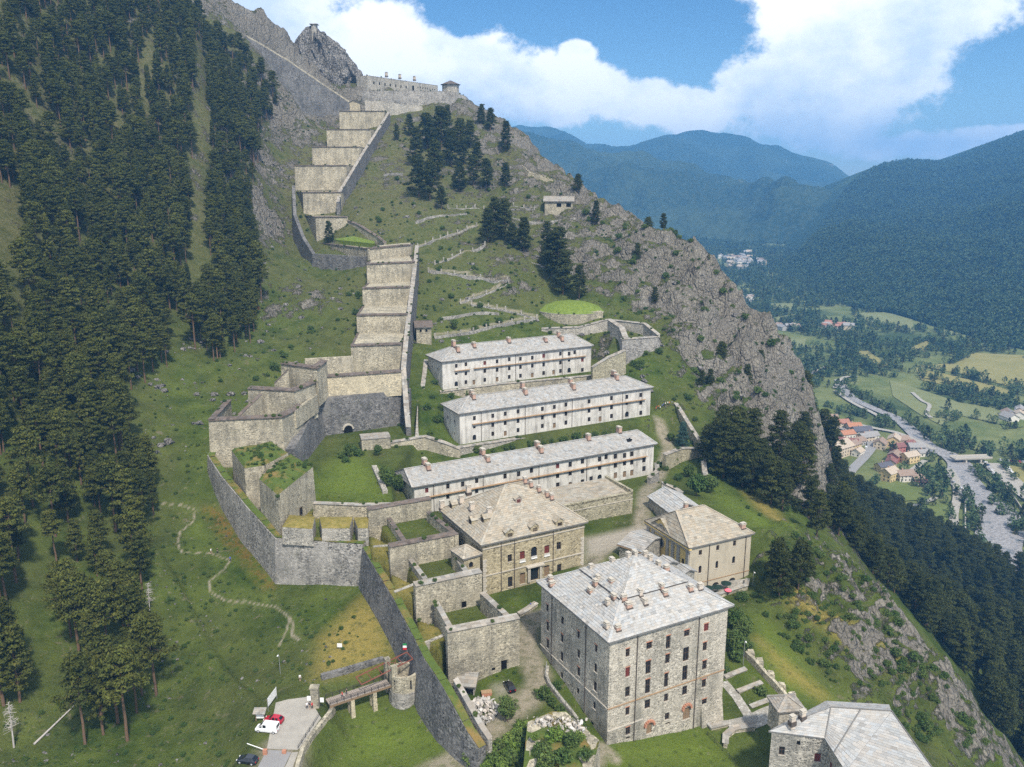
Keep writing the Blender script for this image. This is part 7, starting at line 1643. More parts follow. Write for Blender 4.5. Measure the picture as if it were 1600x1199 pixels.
# garden terraces, cobbled path, curved wall
zG = zv(1050, 950, .34375); hp = lambda L_, dz=0: [p + UP * dz for p in hpts([zG(*p) for p in L_])]
for L_, lab in (([(242, 325), (340, 288)], 'topmost low wall of the garden terraces'), ([(302, 392), (412, 350)], 'middle low wall of the garden terraces'), ([(360, 462), (482, 416)], 'lowest low wall of the garden terraces')): wall_thing('garden_wall', lab, hp(L_, .5), 'wall_light', .6, 'slate_mid', group='low walls of the garden terraces')
gw = [p for p in hp([(330, 225), (370, 265), (420, 320), (470, 375), (515, 420)], 1.6)]; gr = wall_thing('merlon_wall', 'ruined wall with rock stumps along the right of the garden terraces', gw, 'wall_light', .8, None, jag=.5, sink=3)
for p in gw:
    mb = MB(); q = p + Vector((1.6, .4, -.6)); mb.prism([q + Vector((a, b, -1.6)) for a, b in ((-.9, -.8), (.9, -.8), (.9, .8), (-.9, .8))], [q + Vector((a * .8, b * .8, random.uniform(.3, .9))) for a, b in ((-.9, -.8), (.9, -.8), (.9, .8), (-.9, .8))]); mb.build('wall_stump', M['wall_light'], gr)
def strip(name, px, w, mat, label, dz=.12):
    P_ = resample(hpts(px), 1.5); Lq, Rq = offset_line(P_, w / 2), offset_line(P_, -w / 2); mb = MB()
    for k in range(len(P_) - 1): mb.face([Vector((q.x, q.y, float(HR(q.x, q.y)[0]) + dz)) for q in (Rq[k], Rq[k + 1], Lq[k + 1], Lq[k])])
    return tag(mb.build(name, M[mat], loc=tuple(P_[0])), label, None, kind='structure')
strip('cobbled_path', [zG(235, 335), zG(290, 400), zG(345, 490), zG(365, 520)], 2.2, 'cobble', 'cobbled path through the garden'); strip('cobbled_path', [zG(260, 545), zG(330, 530), zG(400, 505), zG(500, 460)], 3.6, 'cobble', 'cobbled lane in front of the corner building', .16)
cw = hp([(250, 640), (252, 600), (285, 570), (340, 560), (376, 556)], 1.0); wall_thing('curved_wall', 'curved stone ramp wall left of the corner building', cw[::-1], 'wall_light', .8, 'slate_mid', side=1, sink=5)
wall_thing('garden_wall', 'low triangular walls at the foot of the square block', hp([(125, 500), (180, 560), (255, 540)], .8), 'wall_light', .6, 'slate_mid'); pr_ = resample(hp([(160, 580), (230, 650), (290, 720)]), 2); mb = MB()
for p in pr_: mb.tube(p, p + UP * 1.0, .05, n=5)
for a, b in zip(pr_[:-1], pr_[1:]): mb.tube(a + UP, b + UP, .04, n=4, caps=False); mb.tube(a + UP * .5, b + UP * .5, .03, n=4, caps=False)
tag(mb.build('railing', M['metal'], loc=tuple(pr_[0])), 'dark railing beside the lawn in front of the square block', 'railing')
# patio behind the square block
pp = [atz(1082, 936, -108), atz(1120, 930, -108), atz(1168, 915, -108), atz(1170, 905, -108)]; wall_thing('patio_wall', 'pale parapet round the church patio', pp, 'wall_light', .6, 'slate_mid', sink=3)
mb = MB(); mb.face([atz(*p, -108.9) for p in [(1080, 940), (1166, 918), (1168, 904), (1082, 914)]]); tag(mb.build('patio', M['cobble'], loc=(0, 0, 0)), 'paved patio under the church wall', None, kind='structure')
M['pink'] = plain('pink_fabric', (.75, .16, .20), .9); M['dkgreen'] = plain('dark_green_fabric', (.012, .03, .02), .9)
def parasol(p, mat, label, r=1.3, h=2.4):
    t_ = thing('parasol', label, 'parasol', tuple(p)); mb = MB(); mb.tube(p, p + UP * h, .04, n=5); mb.build('pole', M['metal'], t_); mb = MB(); c = p + UP * (h + .1); ring_ = [p + Vector((r * math.cos(k * math.pi / 4), r * math.sin(k * math.pi / 4), h - .5)) for k in range(8)]
    for k in range(8): mb.face([ring_[k], ring_[(k + 1) % 8], c]); mb.face([ring_[k] - UP * .15, ring_[(k + 1) % 8] - UP * .15, ring_[(k + 1) % 8], ring_[k]])
    mb.build('canopy', M[mat], t_)
parasol(atz(1137, 930, -108.9), 'pink', 'small pink parasol on the patio', 1.0, 2.0); parasol(atz(1120, 927, -108.9), 'dkgreen', 'left dark green parasol on the patio', 1.5); parasol(atz(1134, 921, -108.9), 'dkgreen', 'right dark green parasol on the patio', 1.5); parasol(atz(1108, 928, -108.9), 'dkgreen', 'dark green parasol nearest the square block', 1.3)
# ------------------------------------------------------------------ huts and paths on the slope
z6b = zv(600, 350, .2918)
def hutat(name, label, u0, u1, v, W, wh, rh, wall, roof, ops=None, o=.8, sink=4, Y=None):
    a, b = (hit(u0, v), hit(u1, v)) if Y is None else (at(u0, v, Y), at(u1, v, Y)); z = (a.z + b.z) / 2; b.y = a.y + (b.y - a.y) * .4; a, b = Vector((a.x, a.y, z + wh)), Vector((b.x, b.y, z + wh)); return gabled(name, label, 'hut', a, b, W, z, rh, wall, roof, ops or {}, along='D', o=o, sink=sink)
hutat('yard_shed', 'stone shed with patched slate roof and dark opening against the rampart', 712, 741, 1091, 6, 2.8, 1.3, 'wall_grey', 'slate_mid', {'f': [(2.6, 4.3, 2.8, 1.7, 'o')]}, .4)
hutat('cliff_hut', 'little stone hut with broad slate roof on the cliff ledge', 963, 1002, 457, 8, 3.2, 2.2, 'wall_light', 'slate_mid', {'f': [(7, 5.6, 1.4, 1.3, 'o')]}, 1.0)
hutat('sentry_house', 'small house with dark slate roof beside the lower stepped walls', 651, 675, 536, 7, 7.5, 2.4, 'wall_light', 'slate_brown', {'f': [(2.0, 9.2, .9, 1.2, 'o'), (4.6, 9.2, .9, 1.2, 'o')]}, .8)
hutat('ridge_hut', 'low stone hut on the right-hand skyline ridge', 851, 895, 334, 10, 7.5, 3.2, 'wall_light', 'slate_mid', {'f': [(9, 8, 3, 2.4, 'o'), (15, 8, 3, 2.4, 'o')]}, 1.0)
hutpx('white_hut', 'small pale gabled hut right of the middle barracks', (1028, 622), (1050, 618), -93, 9, -98, 2.2, 'plaster', 'slate_pale', {'f': [(2.6, 3.5, .9, 1.2, 'o')]}, along='K')
hutpx('ruined_hut', 'roofless ruined hut with red brick stumps under the dark scarp', z1(1060, 590), z1(1240, 575), -88.3, 7, -93, .4, 'wall_light', 'wall_cream' if False else 'slate_mid', {'f': [(5.5, 5, .9, 1.1, 'o')]}, o=.1, sink=4)
cw = hpts([(813, 268), (825, 280), (845, 288), (865, 295), (880, 302)]); cwt = wall_thing('crenellated_wall', 'curving crenellated wall on the skyline ridge', [p + UP * 5 for p in cw], 'wall_cream', 1.0, None, sink=4)
mb = MB(); rs = resample([p + UP * 5 for p in cw], 2.4)
for a, b in zip(rs[:-1], rs[1:]): mb.box(a, (b - a) * .6, Vector((0, .9, 0)), (0, 0, 1.1))
mb.build('merlons', M['wall_cream'], cwt)
def path_wall(label, px, hgt=1.0, posts=True, thick=.8, drop=2.4, mat='wall_mid'):
    pts = hpts(px); pts = resample(pts, 6); pts = [Vector((p.x, p.y - 1.6, float(HR(p.x, p.y)[0]))) for p in pts]; r = thing('path_wall', label, 'wall', tuple(pts[0])); wall_run([p + UP * (hgt - .7) for p in pts], mat, thick, .03, parent=r, name='wall', sink=2)
    if posts:
        me = None; L_ = resample(pts, 4.2)
        for p in L_:
            if me is None: pb = MB(); pb.box((-.35, -.35, -.5), (.7, 0, 0), (0, .7, 0), (0, 0, 2.3)); pb.box((-.42, -.42, 1.8), (.84, 0, 0), (0, .84, 0), (0, 0, .15)); me = pb.mesh('post', M['wall_grey'])
            link('post', me, r, p + Vector((0, .4, .3)) - wloc(r))
    return r
path_wall('topmost zigzag path wall with posts, right of the redoubt', [(653, 387), (700, 372), (745, 358)]); path_wall('second zigzag path wall with posts below the redoubt', [(680, 414), (720, 402), (758, 393)]); path_wall('third zigzag path wall with posts, the long upper one', [(670, 428), (730, 437), (793, 447)], 1.6); path_wall('fourth zigzag path wall with posts, short and rising to the right', [(720, 474), (760, 462), (795, 450)]); path_wall('fifth zigzag path wall with posts, falling towards the round fort', [(737, 478), (790, 487), (839, 497)]); path_wall('lowest zigzag path wall behind the uppermost barracks', [(680, 528), (740, 518), (800, 506), (839, 499)], 1.4)
path_wall('thin wall crossing the slope below the pines', [(700, 326), (770, 328), (835, 330)], .8); path_wall('ruined terrace wall right of the pines above the zigzag paths', [(800, 352), (850, 356), (900, 352)], 1.8, False); path_wall('ruined terrace wall above the round fort', [(830, 415), (860, 420), (895, 428)], 1.6, False); path_wall('ruined wall climbing right from the redoubt', [(650, 350), (690, 342), (730, 338)], 1.4, False); path_wall('ruined terrace wall left of the round fort', [(690, 498), (740, 492), (780, 492)], 1.4, False); path_wall('old terrace wall among the pines under the ridge fort', [(600, 275), (630, 278)], 2.0, False)
# ------------------------------------------------------------------ people
M['skin'] = plain('skin', (.55, .36, .27), .7, .05); M['hair'] = plain('hair', (.06, .04, .03), .8, .2)
for k, c in dict(white=(.75, .75, .75), red=(.5, .04, .05), blue=(.05, .1, .35), black=(.02, .02, .025), green=(.08, .2, .09), orange=(.6, .22, .05)).items(): M['shirt_' + k] = plain(k + '_shirt', c, .9, .1)
M['trouser'] = plain('dark_trousers', (.04, .045, .06), .9, .1); M['khaki'] = plain('khaki_shorts', (.28, .23, .15), .9, .1)
def person_mesh(pose):
    J = dict(pel=(0, 0, .95), wa=(0, 0, 1.1), ch=(0, .01, 1.35), ne=(0, 0, 1.5), hd=(0, -.02, 1.6), top=(0, 0, 1.74))
    st = .22 if pose == 'walk' else .0
    for s, sd in (('l', 1), ('r', -1)):
        f = st * sd; J.update({'hip' + s: (.1 * sd, 0, .9), 'kn' + s: (.11 * sd, -f * .6 - .02, .5), 'an' + s: (.11 * sd, -f + (.08 if f < 0 else 0), .08), 'to' + s: (.12 * sd, -f - .17, .04), 'sh' + s: (.19 * sd, 0, 1.42), 'el' + s: (.27 * sd, f * .5 + .02, 1.14), 'wr' + s: (.26 * sd, f * .8 - .08, .9), 'ha' + s: (.25 * sd, f * .9 - .12, .8)})
    Rr = dict(pel=.15, wa=.13, ch=.16, ne=.055, hd=.095, top=.07); [Rr.update({'hip' + s: .10, 'kn' + s: .062, 'an' + s: .045, 'to' + s: .04, 'sh' + s: .07, 'el' + s: .045, 'wr' + s: .034, 'ha' + s: .04}) for s in 'lr']
    E_ = [('pel', 'wa'), ('wa', 'ch'), ('ch', 'ne'), ('ne', 'hd'), ('hd', 'top')] + [x for s in 'lr' for x in (('pel', 'hip' + s), ('hip' + s, 'kn' + s), ('kn' + s, 'an' + s), ('an' + s, 'to' + s), ('ch', 'sh' + s), ('sh' + s, 'el' + s), ('el' + s, 'wr' + s), ('wr' + s, 'ha' + s))]
    N_ = list(J); me = bpy.data.meshes.new('person'); me.from_pydata([J[k] for k in N_], [(N_.index(a), N_.index(b)) for a, b in E_], []); o = bpy.data.objects.new('person', me); COL.objects.link(o); md = o.modifiers.new('s', 'SKIN'); md.use_smooth_shade = True
    for i, k in enumerate(N_): me.skin_vertices[0].data[i].radius = (Rr[k],) * 2; me.skin_vertices[0].data[i].use_root = k == 'pel'
    sd = o.modifiers.new('u', 'SUBSURF'); sd.levels = 1; sd.render_levels = 1
    bm = bpy.data.meshes.new_from_object(o.evaluated_get(bpy.context.evaluated_depsgraph_get())); bpy.data.objects.remove(o); return bm
PB = {k: person_mesh(k) for k in ('walk', 'stand')}
_pc = {}
def person(p, shirt, legs, pose, rz, label, group=None):
    k = (shirt, legs, pose)
    if k not in _pc:
        m = PB[pose].copy(); m.materials.clear()
        for x in ('skin', 'hair', 'shirt_' + shirt, legs): m.materials.append(M[x])
        mi = []
        for f in m.polygons:
            c = f.center; z = c.z; arm = abs(c.x) > .215 and z < 1.2; mi.append(1 if z > 1.66 or (z > 1.54 and c.y > .02) else 0 if z > 1.5 else 0 if arm else 2 if z > .95 else 3 if z > (.5 if legs == 'khaki' else .1) else 0)
        m.polygons.foreach_set('material_index', mi); _pc[k] = m
    o = bpy.data.objects.new('person', _pc[k]); COL.objects.link(o); o.location = p; o.rotation_euler = (0, 0, rz); return tag(o, label, 'person', group)
def pgz(u, v): p = place(u, v); p.z += .22; return p
person(pgz(330, 866), 'white', 'khaki', 'walk', 1.2, 'hiker in white shirt on the winding meadow path'); person(pgz(340, 865), 'black', 'trouser', 'walk', 1.4, 'hiker in dark clothes behind the white-shirted one on the meadow path'); person(pgz(360, 878), 'blue', 'trouser', 'walk', .4, 'hiker in blue on the bend of the meadow path'); person(pgz(469, 1064), 'white', 'khaki', 'stand', .3, 'person in white standing on the grass above the car park')
for u_, s_, l_, lab in ((480, 'white', 'trouser', 'person in white shirt, left of the three by the entrance pier'), (484, 'black', 'khaki', 'person in black, middle of the three by the entrance pier'), (488, 'red', 'trouser', 'person in red, right of the three by the entrance pier')): person(atz(u_, 1108, -110.44), s_, l_, 'stand', random.uniform(0, 6), lab)
person(atz(535, 1091, -109.5), 'red', 'trouser', 'walk', -1.2, 'person in red crossing the footbridge'); person(atz(542, 1087, -109.5), 'black', 'trouser', 'walk', -1.2, 'person in black crossing the footbridge ahead of the red one')
person(pgz(829, 951), 'blue', 'trouser', 'stand', 1, 'person in blue on the lane beside the palace lawn'); person(pgz(835, 951), 'white', 'trouser', 'stand', 2, 'person in white on the lane beside the palace lawn')
for i in range(9): person(pgz(1024 + i * 2.6 + random.uniform(-1, 1), 640 - i * .5 + random.uniform(-2, 3)), random.choice(['red', 'blue', 'white', 'orange', 'black']), 'trouser', 'stand', random.uniform(0, 6), 'visitor in the group standing right of the middle barracks', 'visitors gathered right of the middle barracks')
for i, (u_, c_) in enumerate(((1096, 'red'), (1102, 'black'))): person(atz(u_, 934, -108.9), c_, 'trouser', 'stand', 1, f'person in {c_} on the church patio')
# ------------------------------------------------------------------ valley floor, river, roads, village, far mountains
def zval(x, y): return -236 + .0225 * (y - 600)
def val(u, v, dz=0):
    r = ray(u, v); t = (-236 - 13.5 + dz) / (r[2] - .0225 * r[1]); return Vector((r[0] * t, r[1] * t, r[2] * t))
def vpx(pts, dz=0): return [val(*p, dz) for p in pts]
zD = zv(1200, 450, .3336); zE = zv(1250, 750, .3336)
t = NT('valley_ground', .95, .05); n1, n2, n3 = t.noise(.006, 5, .6), t.noise(.03, 6, .65), t.noise(.15, 6, .7)
c = t.mix(t.rng(n2, .35, .65), (.095, .125, .04), (.18, .195, .075)); c = t.mix(t.rng(n1, .5, .62), c, (.05, .075, .028)); c = t.mix(t.rng(n3, .5, .75, 0, .6), c, (.075, .085, .035)); t.bump(n3, .6, 2); M['valley'] = t.col(c)
def field_mat(name, a, b):
    t = NT(name, .95, .05); n = t.noise(.05, 6, .65); m_ = t.noise(.4, 5, .7); t.bump(m_, .4, .5); return t.col(t.mix(t.rng(m_, .4, .8, 0, .5), t.mix(t.rng(n, .3, .7), a, b), tuple(x * .6 for x in a)))
M['field_y'] = field_mat('hay_meadow', (.21, .20, .07), (.28, .25, .10)); M['field_g'] = field_mat('green_meadow', (.10, .135, .035), (.165, .19, .065)); M['field_p'] = field_mat('pale_meadow', (.16, .18, .075), (.22, .23, .11))
t = NT('river_stones', .7, .3); n = t.noise(.12, 7, .7); m_ = t.noise(.5, 6, .75); vv = t.voro(.45); c = t.mix(t.rng(m_, .3, .7), (.17, .165, .165), (.36, .35, .345)); c = t.mix(t.rng(n, .56, .62), c, (.11, .13, .145)); t.bump(vv, .8, .8); M['river'] = t.col(c)
vf = polar_sheet('valley_floor', -46, 52, 160, 330, 9000, 130, lambda x, y: (zval(x, y) + np.where(y > 5200, (y - 4300) * -.02, 0), dict(k=x * 0)))
vf.data.materials.append(M['valley']); tag(vf, 'green valley floor with meadows', None, kind='structure')
def sheet(name, px, mat, dz, label):
    pts = [Vector((p.x, p.y, zval(p.x, p.y) + dz)) for p in vpx(px)]; mb = MB(); mb.face(pts); return tag(mb.build(name, M[mat], loc=tuple(pts[0])), label, None, kind='structure')
def ribbon(name, px, w, mat, dz, label, kind='structure'):
    P_ = vpx(px); Q = []
    for i in range(len(P_) - 1):                     # smooth with Catmull-Rom
        p0, p1, p2, p3 = P_[max(0, i - 1)], P_[i], P_[i + 1], P_[min(len(P_) - 1, i + 2)]
        for s in range(6):
            t_ = s / 6; Q.append(.5 * ((2 * p1) + (p2 - p0) * t_ + (2 * p0 - 5 * p1 + 4 * p2 - p3) * t_ ** 2 + (3 * p1 - p0 - 3 * p2 + p3) * t_ ** 3))
    Q.append(P_[-1]); ws = np.interp(np.linspace(0, len(w) - 1, len(Q)), range(len(w)), w) if isinstance(w, (list, tuple)) else [w] * len(Q)
    mb = MB(); Lp, Rp = [], []
    for i, q in enumerate(Q):
        d = V2(Q[min(i + 1, len(Q) - 1)] - Q[max(0, i - 1)]).normalized(); n = Vector((-d.y, d.x, 0)) * ws[i] / 2
        for l, s in ((Lp, 1), (Rp, -1)): e = q + n * s; l.append(Vector((e.x, e.y, zval(e.x, e.y) + dz)))
    for i in range(len(Q) - 1): mb.face([Rp[i], Rp[i + 1], Lp[i + 1], Lp[i]])
    return tag(mb.build(name, M[mat], loc=tuple(Q[0])), label, None, kind=kind)
FIELDS = [([(1494, 568), (1520, 552), (1600, 556), (1640, 580), (1640, 615), (1580, 605), (1500, 585), (1430, 572)], 'field_y'), ([(1430, 520), (1345, 500), (1330, 490), (1400, 488), (1425, 500)], 'field_p'), ([(1335, 550), (1355, 548), (1390, 572), (1375, 576), (1345, 565)], 'field_y'), ([(1265, 630), (1290, 635), (1330, 660), (1320, 668), (1280, 655)], 'field_g'),
 ([(1390, 595), (1440, 610), (1500, 630), (1560, 640), (1600, 655), (1590, 670), (1500, 650), (1470, 665), (1440, 650), (1395, 620)], 'field_p'), ([(1430, 575), (1500, 590), (1585, 612), (1560, 620), (1440, 595)], 'field_y'), ([(1200, 475), (1245, 474), (1240, 488), (1205, 486)], 'field_p'), ([(1205, 498), (1245, 490), (1240, 500), (1210, 505)], 'field_p'), ([(1210, 530), (1260, 530), (1255, 545), (1205, 548)], 'field_p'), ([(1370, 755), (1400, 752), (1455, 770), (1450, 782), (1400, 785), (1365, 772)], 'field_g'),
 ([(1440, 790), (1485, 790), (1490, 860), (1460, 850), (1440, 810)], 'field_g'), ([(1470, 515), (1525, 508), (1520, 520), (1470, 527)], 'field_p'), ([(1420, 545), (1455, 530), (1452, 548), (1425, 556)], 'field_y'), ([(1560, 660), (1600, 655), (1600, 668), (1570, 672)], 'field_g'), ([(1130, 412), (1160, 408), (1165, 416), (1130, 420)], 'field_p'), ([(1310, 600), (1345, 605), (1350, 625), (1310, 620)], 'field_g'), ([(1570, 728), (1600, 733), (1640, 760), (1610, 770), (1575, 745)], 'field_y')]
for i, (px, m_) in enumerate(FIELDS): sheet('meadow', px, m_, .5 + .03 * i, 'open meadow on the valley floor')
rv = ribbon('river', [(1310, 595), (1330, 622), (1365, 640), (1400, 655), (1430, 680), (1450, 700), (1480, 712), (1500, 728), (1505, 750), (1530, 780), (1555, 800), (1562, 830), (1560, 860), (1590, 900), (1640, 960)], [10, 10, 11, 12, 15, 17, 18, 20, 24, 28, 30, 30, 28, 26, 26], 'river', 1.3, 'stony river bed winding along the valley')
ribbon('road', [(1483, 735), (1493, 752), (1495, 780), (1490, 810), (1497, 845), (1519, 878)], 6, 'road', 1.5, 'pale road along the river bank')
ribbon('road', [(1310, 770), (1330, 738), (1352, 715), (1362, 700), (1358, 690), (1345, 682), (1318, 672), (1300, 665)], 8, 'asphalt', 1.5, 'grey village street')
ribbon('road', [(1304, 608), (1318, 592), (1340, 590)], 5, 'road', 1.6, 'pale track at the river bend'); ribbon('road', [(1305, 612), (1330, 630), (1365, 648), (1385, 660)], 5, 'road', 1.6, 'pale gravel road beside the river above the village'); ribbon('road', [(1290, 655), (1325, 662), (1370, 672), (1400, 678), (1430, 690), (1460, 705)], 6, 'road', 1.55, 'pale road between village and river')
ribbon('road', [(1425, 615), (1440, 628), (1452, 635), (1448, 648), (1455, 655)], 4, 'road', 1.6, 'winding white track across the meadow'); ribbon('road', [(1545, 726), (1570, 745), (1600, 772), (1640, 800)], 16, 'road', 1.5, 'broad pale car park and road right of the river'); ribbon('road', [(1420, 795), (1440, 790), (1462, 780)], 4, 'road', 1.6, 'short track above the green field'); ribbon('road', [(1210, 590), (1235, 595), (1260, 588), (1290, 575)], 5, 'road', 1.6, 'distant pale road on the valley floor'); ribbon('road', [(1412, 745), (1428, 735), (1445, 722)], 5, 'road', 1.6, 'short village lane by the grey-roofed house')
# river bridge
a_, b_ = val(1487, 724), val(1545, 722); a_.z += 4; b_.z += 4; br = thing('road_bridge', 'pale concrete road bridge over the river', 'bridge', (a_.x, a_.y, a_.z - 4)); d_ = V2(b_ - a_).normalized(); n_ = Vector((-d_.y, d_.x, 0)); Lb = V2(b_ - a_).length
mb = MB(); mb.box(a_ - n_ * 4, d_ * Lb, n_ * 8, (0, 0, 1.0)); mb.build('deck', M['road'], br); mb = MB(); mb.box(a_ - n_ * 4 + Vector((0, 0, 1)), d_ * Lb, n_ * .3, (0, 0, 1)); mb.box(a_ + n_ * 3.7 + Vector((0, 0, 1)), d_ * Lb, n_ * .3, (0, 0, 1)); mb.build('parapet', M['trim'], br)
for f in (.3, .7):
    mb = MB(); mb.box(a_ + d_ * Lb * f - n_ * 3.5 - Vector((0, 0, 5)), d_ * 1.4, n_ * 7, (0, 0, 5)); mb.build('pier', M['trim'], br)
# river bank wall
P_ = [p + Vector((0, 0, 2.2)) for p in vpx([(1503, 765), (1507, 790), (1507, 830), (1516, 855), (1536, 885)])]; mb = MB()
for p, q in zip(P_[:-1], P_[1:]): d = V2(q - p).normalized(); n = Vector((-d.y, d.x, 0)); mb.box(p - Vector((0, 0, 4)), q - p, n * .8, (0, 0, 4))
tag(mb.build('embankment_wall', M['trim'], loc=tuple(P_[0])), 'long pale embankment wall along the river road', 'wall')
P_ = [p + Vector((0, 0, 2.2)) for p in vpx([(1545, 735), (1565, 760), (1580, 775), (1600, 805), (1620, 840)])]; mb = MB()
for p, q in zip(P_[:-1], P_[1:]): d = V2(q - p).normalized(); n = Vector((-d.y, d.x, 0)); mb.box(p - Vector((0, 0, 4)), q - p, n * .8, (0, 0, 4))
tag(mb.build('embankment_wall', M['wall_grey'], loc=tuple(P_[0])), 'grey embankment wall right of the river, below the car park', 'wall')
# village houses
for k, c in dict(h_yellow=(.62, .48, .25), h_white=(.68, .64, .57), h_pink=(.45, .17, .15), h_beige=(.55, .46, .34), h_grey=(.40, .38, .35)).items(): M[k] = plain(k[2:] + '_house_render', c, .95, .12, .3)
for k, c in dict(r_grey=(.27, .26, .25), r_brown=(.27, .20, .155), r_red=(.32, .16, .115), r_dark=(.10, .10, .12), r_tan=(.42, .35, .27), r_wine=(.21, .095, .085), r_orange=(.38, .18, .105)).items(): M[k] = plain(k[2:] + '_roof_tiles', c, .9, .25, .8)
def house(u, v, w, d, h, wall, roof, ang, label, group=None, rh=None, detail=True):
    p = val(u, v); r = thing('house', label, 'house', tuple(p), group); a = R(ang); D = Vector((math.cos(a), math.sin(a), 0)); K = Vector((-D.y, D.x, 0)); rh = rh or d * .3; o = p - D * w / 2 - K * d / 2; up = Vector((0, 0, 1))
    mb = MB(); c = [o, o + D * w, o + D * w + K * d, o + K * d]; mb.prism([x - up * 2 for x in c], [x + up * h for x in c])
    for e in (o, o + D * w): mb.face([e + up * h, e + K * d + up * h, e + K * d / 2 + up * (h + rh)])
    mb.build('wall', M[wall], r); mb = MB(); e = .7; q0, q1 = o - D * e + K * d / 2 + up * (h + rh), o + D * (w + e) + K * d / 2 + up * (h + rh); s = rh / (d / 2)
    for sg in (-1, 1):
        b0 = o - D * e + K * (d / 2 + sg * (d / 2 + e)) + up * (h - s * e); b1 = b0 + D * (w + 2 * e); mb.face([b0, b1, q1, q0]); mb.face([x - up * .25 for x in (b0, b1, q1, q0)]); mb.face([b0, b1, b1 - up * .25, b0 - up * .25])
        mb.face([b0, q0, q0 - up * .25, b0 - up * .25]); mb.face([b1, q1, q1 - up * .25, b1 - up * .25])
    ro = mb.build('roof', M[roof], r)
    if detail:
        mb = MB(); x = o + D * w * .3 + K * d * .45; mb.box(x + up * (h + rh * .6), D * .9, K * .9, (0, 0, rh * .4 + 1.2)); mb.build('chimney', M['chimney'], ro)
        fs = [(o, D, w, Vector((D.y, -D.x, 0))), (o + K * d, -K, d, -D)] + [(o + D * w, K, d, D)]
        for P0, dd, L_, nn in fs:
            for lv in range(max(1, int(h / 2.9))):
                for k in range(max(1, int(L_ / 3.2))):
                    mb = MB(); mb.box(P0 + dd * ((k + .5) * L_ / max(1, int(L_ / 3.2)) - .5) + up * (1.0 + 2.9 * lv) - nn * .05, dd * 1.0, nn * .12, (0, 0, 1.4)); mb.build('window', M['glass'], r)
    return r
VH = [(1396,697,13,10,8,'h_yellow','r_tan',60,'yellow three-storey house with flat tan roof at the centre of the village'),(1418,712,12,10,6,'h_beige','r_brown',55,'beige house with brown roof behind the yellow house'),(1433,705,11,8,6,'h_pink','r_wine',20,'house with dark wine-red roof at the far right of the village'),(1397,720,12,9,6.5,'h_pink','r_brown',50,'pink-walled house with brown roof beside the street'),(1420,722,15,9,7,'h_yellow','r_tan',25,'long yellow house with tan roof right of the pink one'),(1380,735,13,8,5,'h_yellow','r_dark',20,'yellow house with dark slate roof facing the street'),(1397,725,11,8,5,'h_beige','r_wine',60,'beige house with wine roof squeezed behind the dark-roofed one'),(1388,750,13,11,8,'h_yellow','r_tan',35,'tall yellow house with tan roof nearest the wood'),(1412,750,14,10,6,'h_white','r_brown',10,'white house with brown roof beside the green field'),(1432,752,9,7,4,'h_white','r_brown',10,'small white annexe at the edge of the green field'),(1438,757,10,4,3,'h_grey','r_wine',5,'low shed with wine roof by the green field'),(1428,708,10,8,5,'h_beige','r_wine',30,'small house with wine roof in the second row'),(1428,702,12,9,5,'h_beige','r_brown',15,'brown-roofed house in the back row of the village'),(1430,706,9,7,4,'h_white','r_grey',15,'little white house in the back row'),(1428,704,9,7,4,'h_grey','r_grey',50,'little grey house in the back row'),(1429,702,14,9,6,'h_grey','r_grey',0,'grey-roofed house standing alone at the right of the village'),
 (1310,710,22,16,9,'h_beige','r_tan',35,'large beige building with pale roof nearest the cliff'),(1325,698,16,9,6,'h_beige','r_wine',-25,'long house with wine-red roof behind the large beige building'),(1332,702,14,9,6,'h_yellow','r_brown',40,'yellow house with brown roof at the street bend'),(1340,695,12,9,5,'h_grey','r_brown',30,'grey house with brown roof left of the street'),(1322,684,14,9,5,'h_white','r_orange',20,'white house with bright orange roof at the back left'),(1312,668,16,9,6,'h_beige','r_red',10,'beige house with red roof at the far left of the village'),(1333,672,13,9,5,'h_grey','r_orange',5,'house with orange-red roof beyond the street'),(1345,680,18,10,6,'h_grey','r_dark',10,'long house with dark roof beyond the street'),(1352,690,14,9,6,'h_beige','r_grey',20,'beige house with grey roof at the street corner'),(1293,658,18,8,5,'h_grey','r_brown',0,'long grey barn with brown roof at the upper left of the village'),(1360,686,12,9,5,'h_white','r_grey',10,'white house with grey roof behind the street corner'),(1340,712,10,8,5,'h_white','r_tan',45,'small white house with tan roof along the street')]
fixpx = {11: (1420, 700), 12: (1408, 693), 13: (1440, 712), 14: (1400, 688), 15: (1430, 706), 2: (1402, 706), 6: (1392, 728), 1: (1375, 700)}
for i, hq in enumerate(VH):
    u_, v_ = fixpx.get(i, hq[:2]); house(u_, v_, *hq[2:8], hq[8], 'houses of the village in the valley')
random.seed(77)
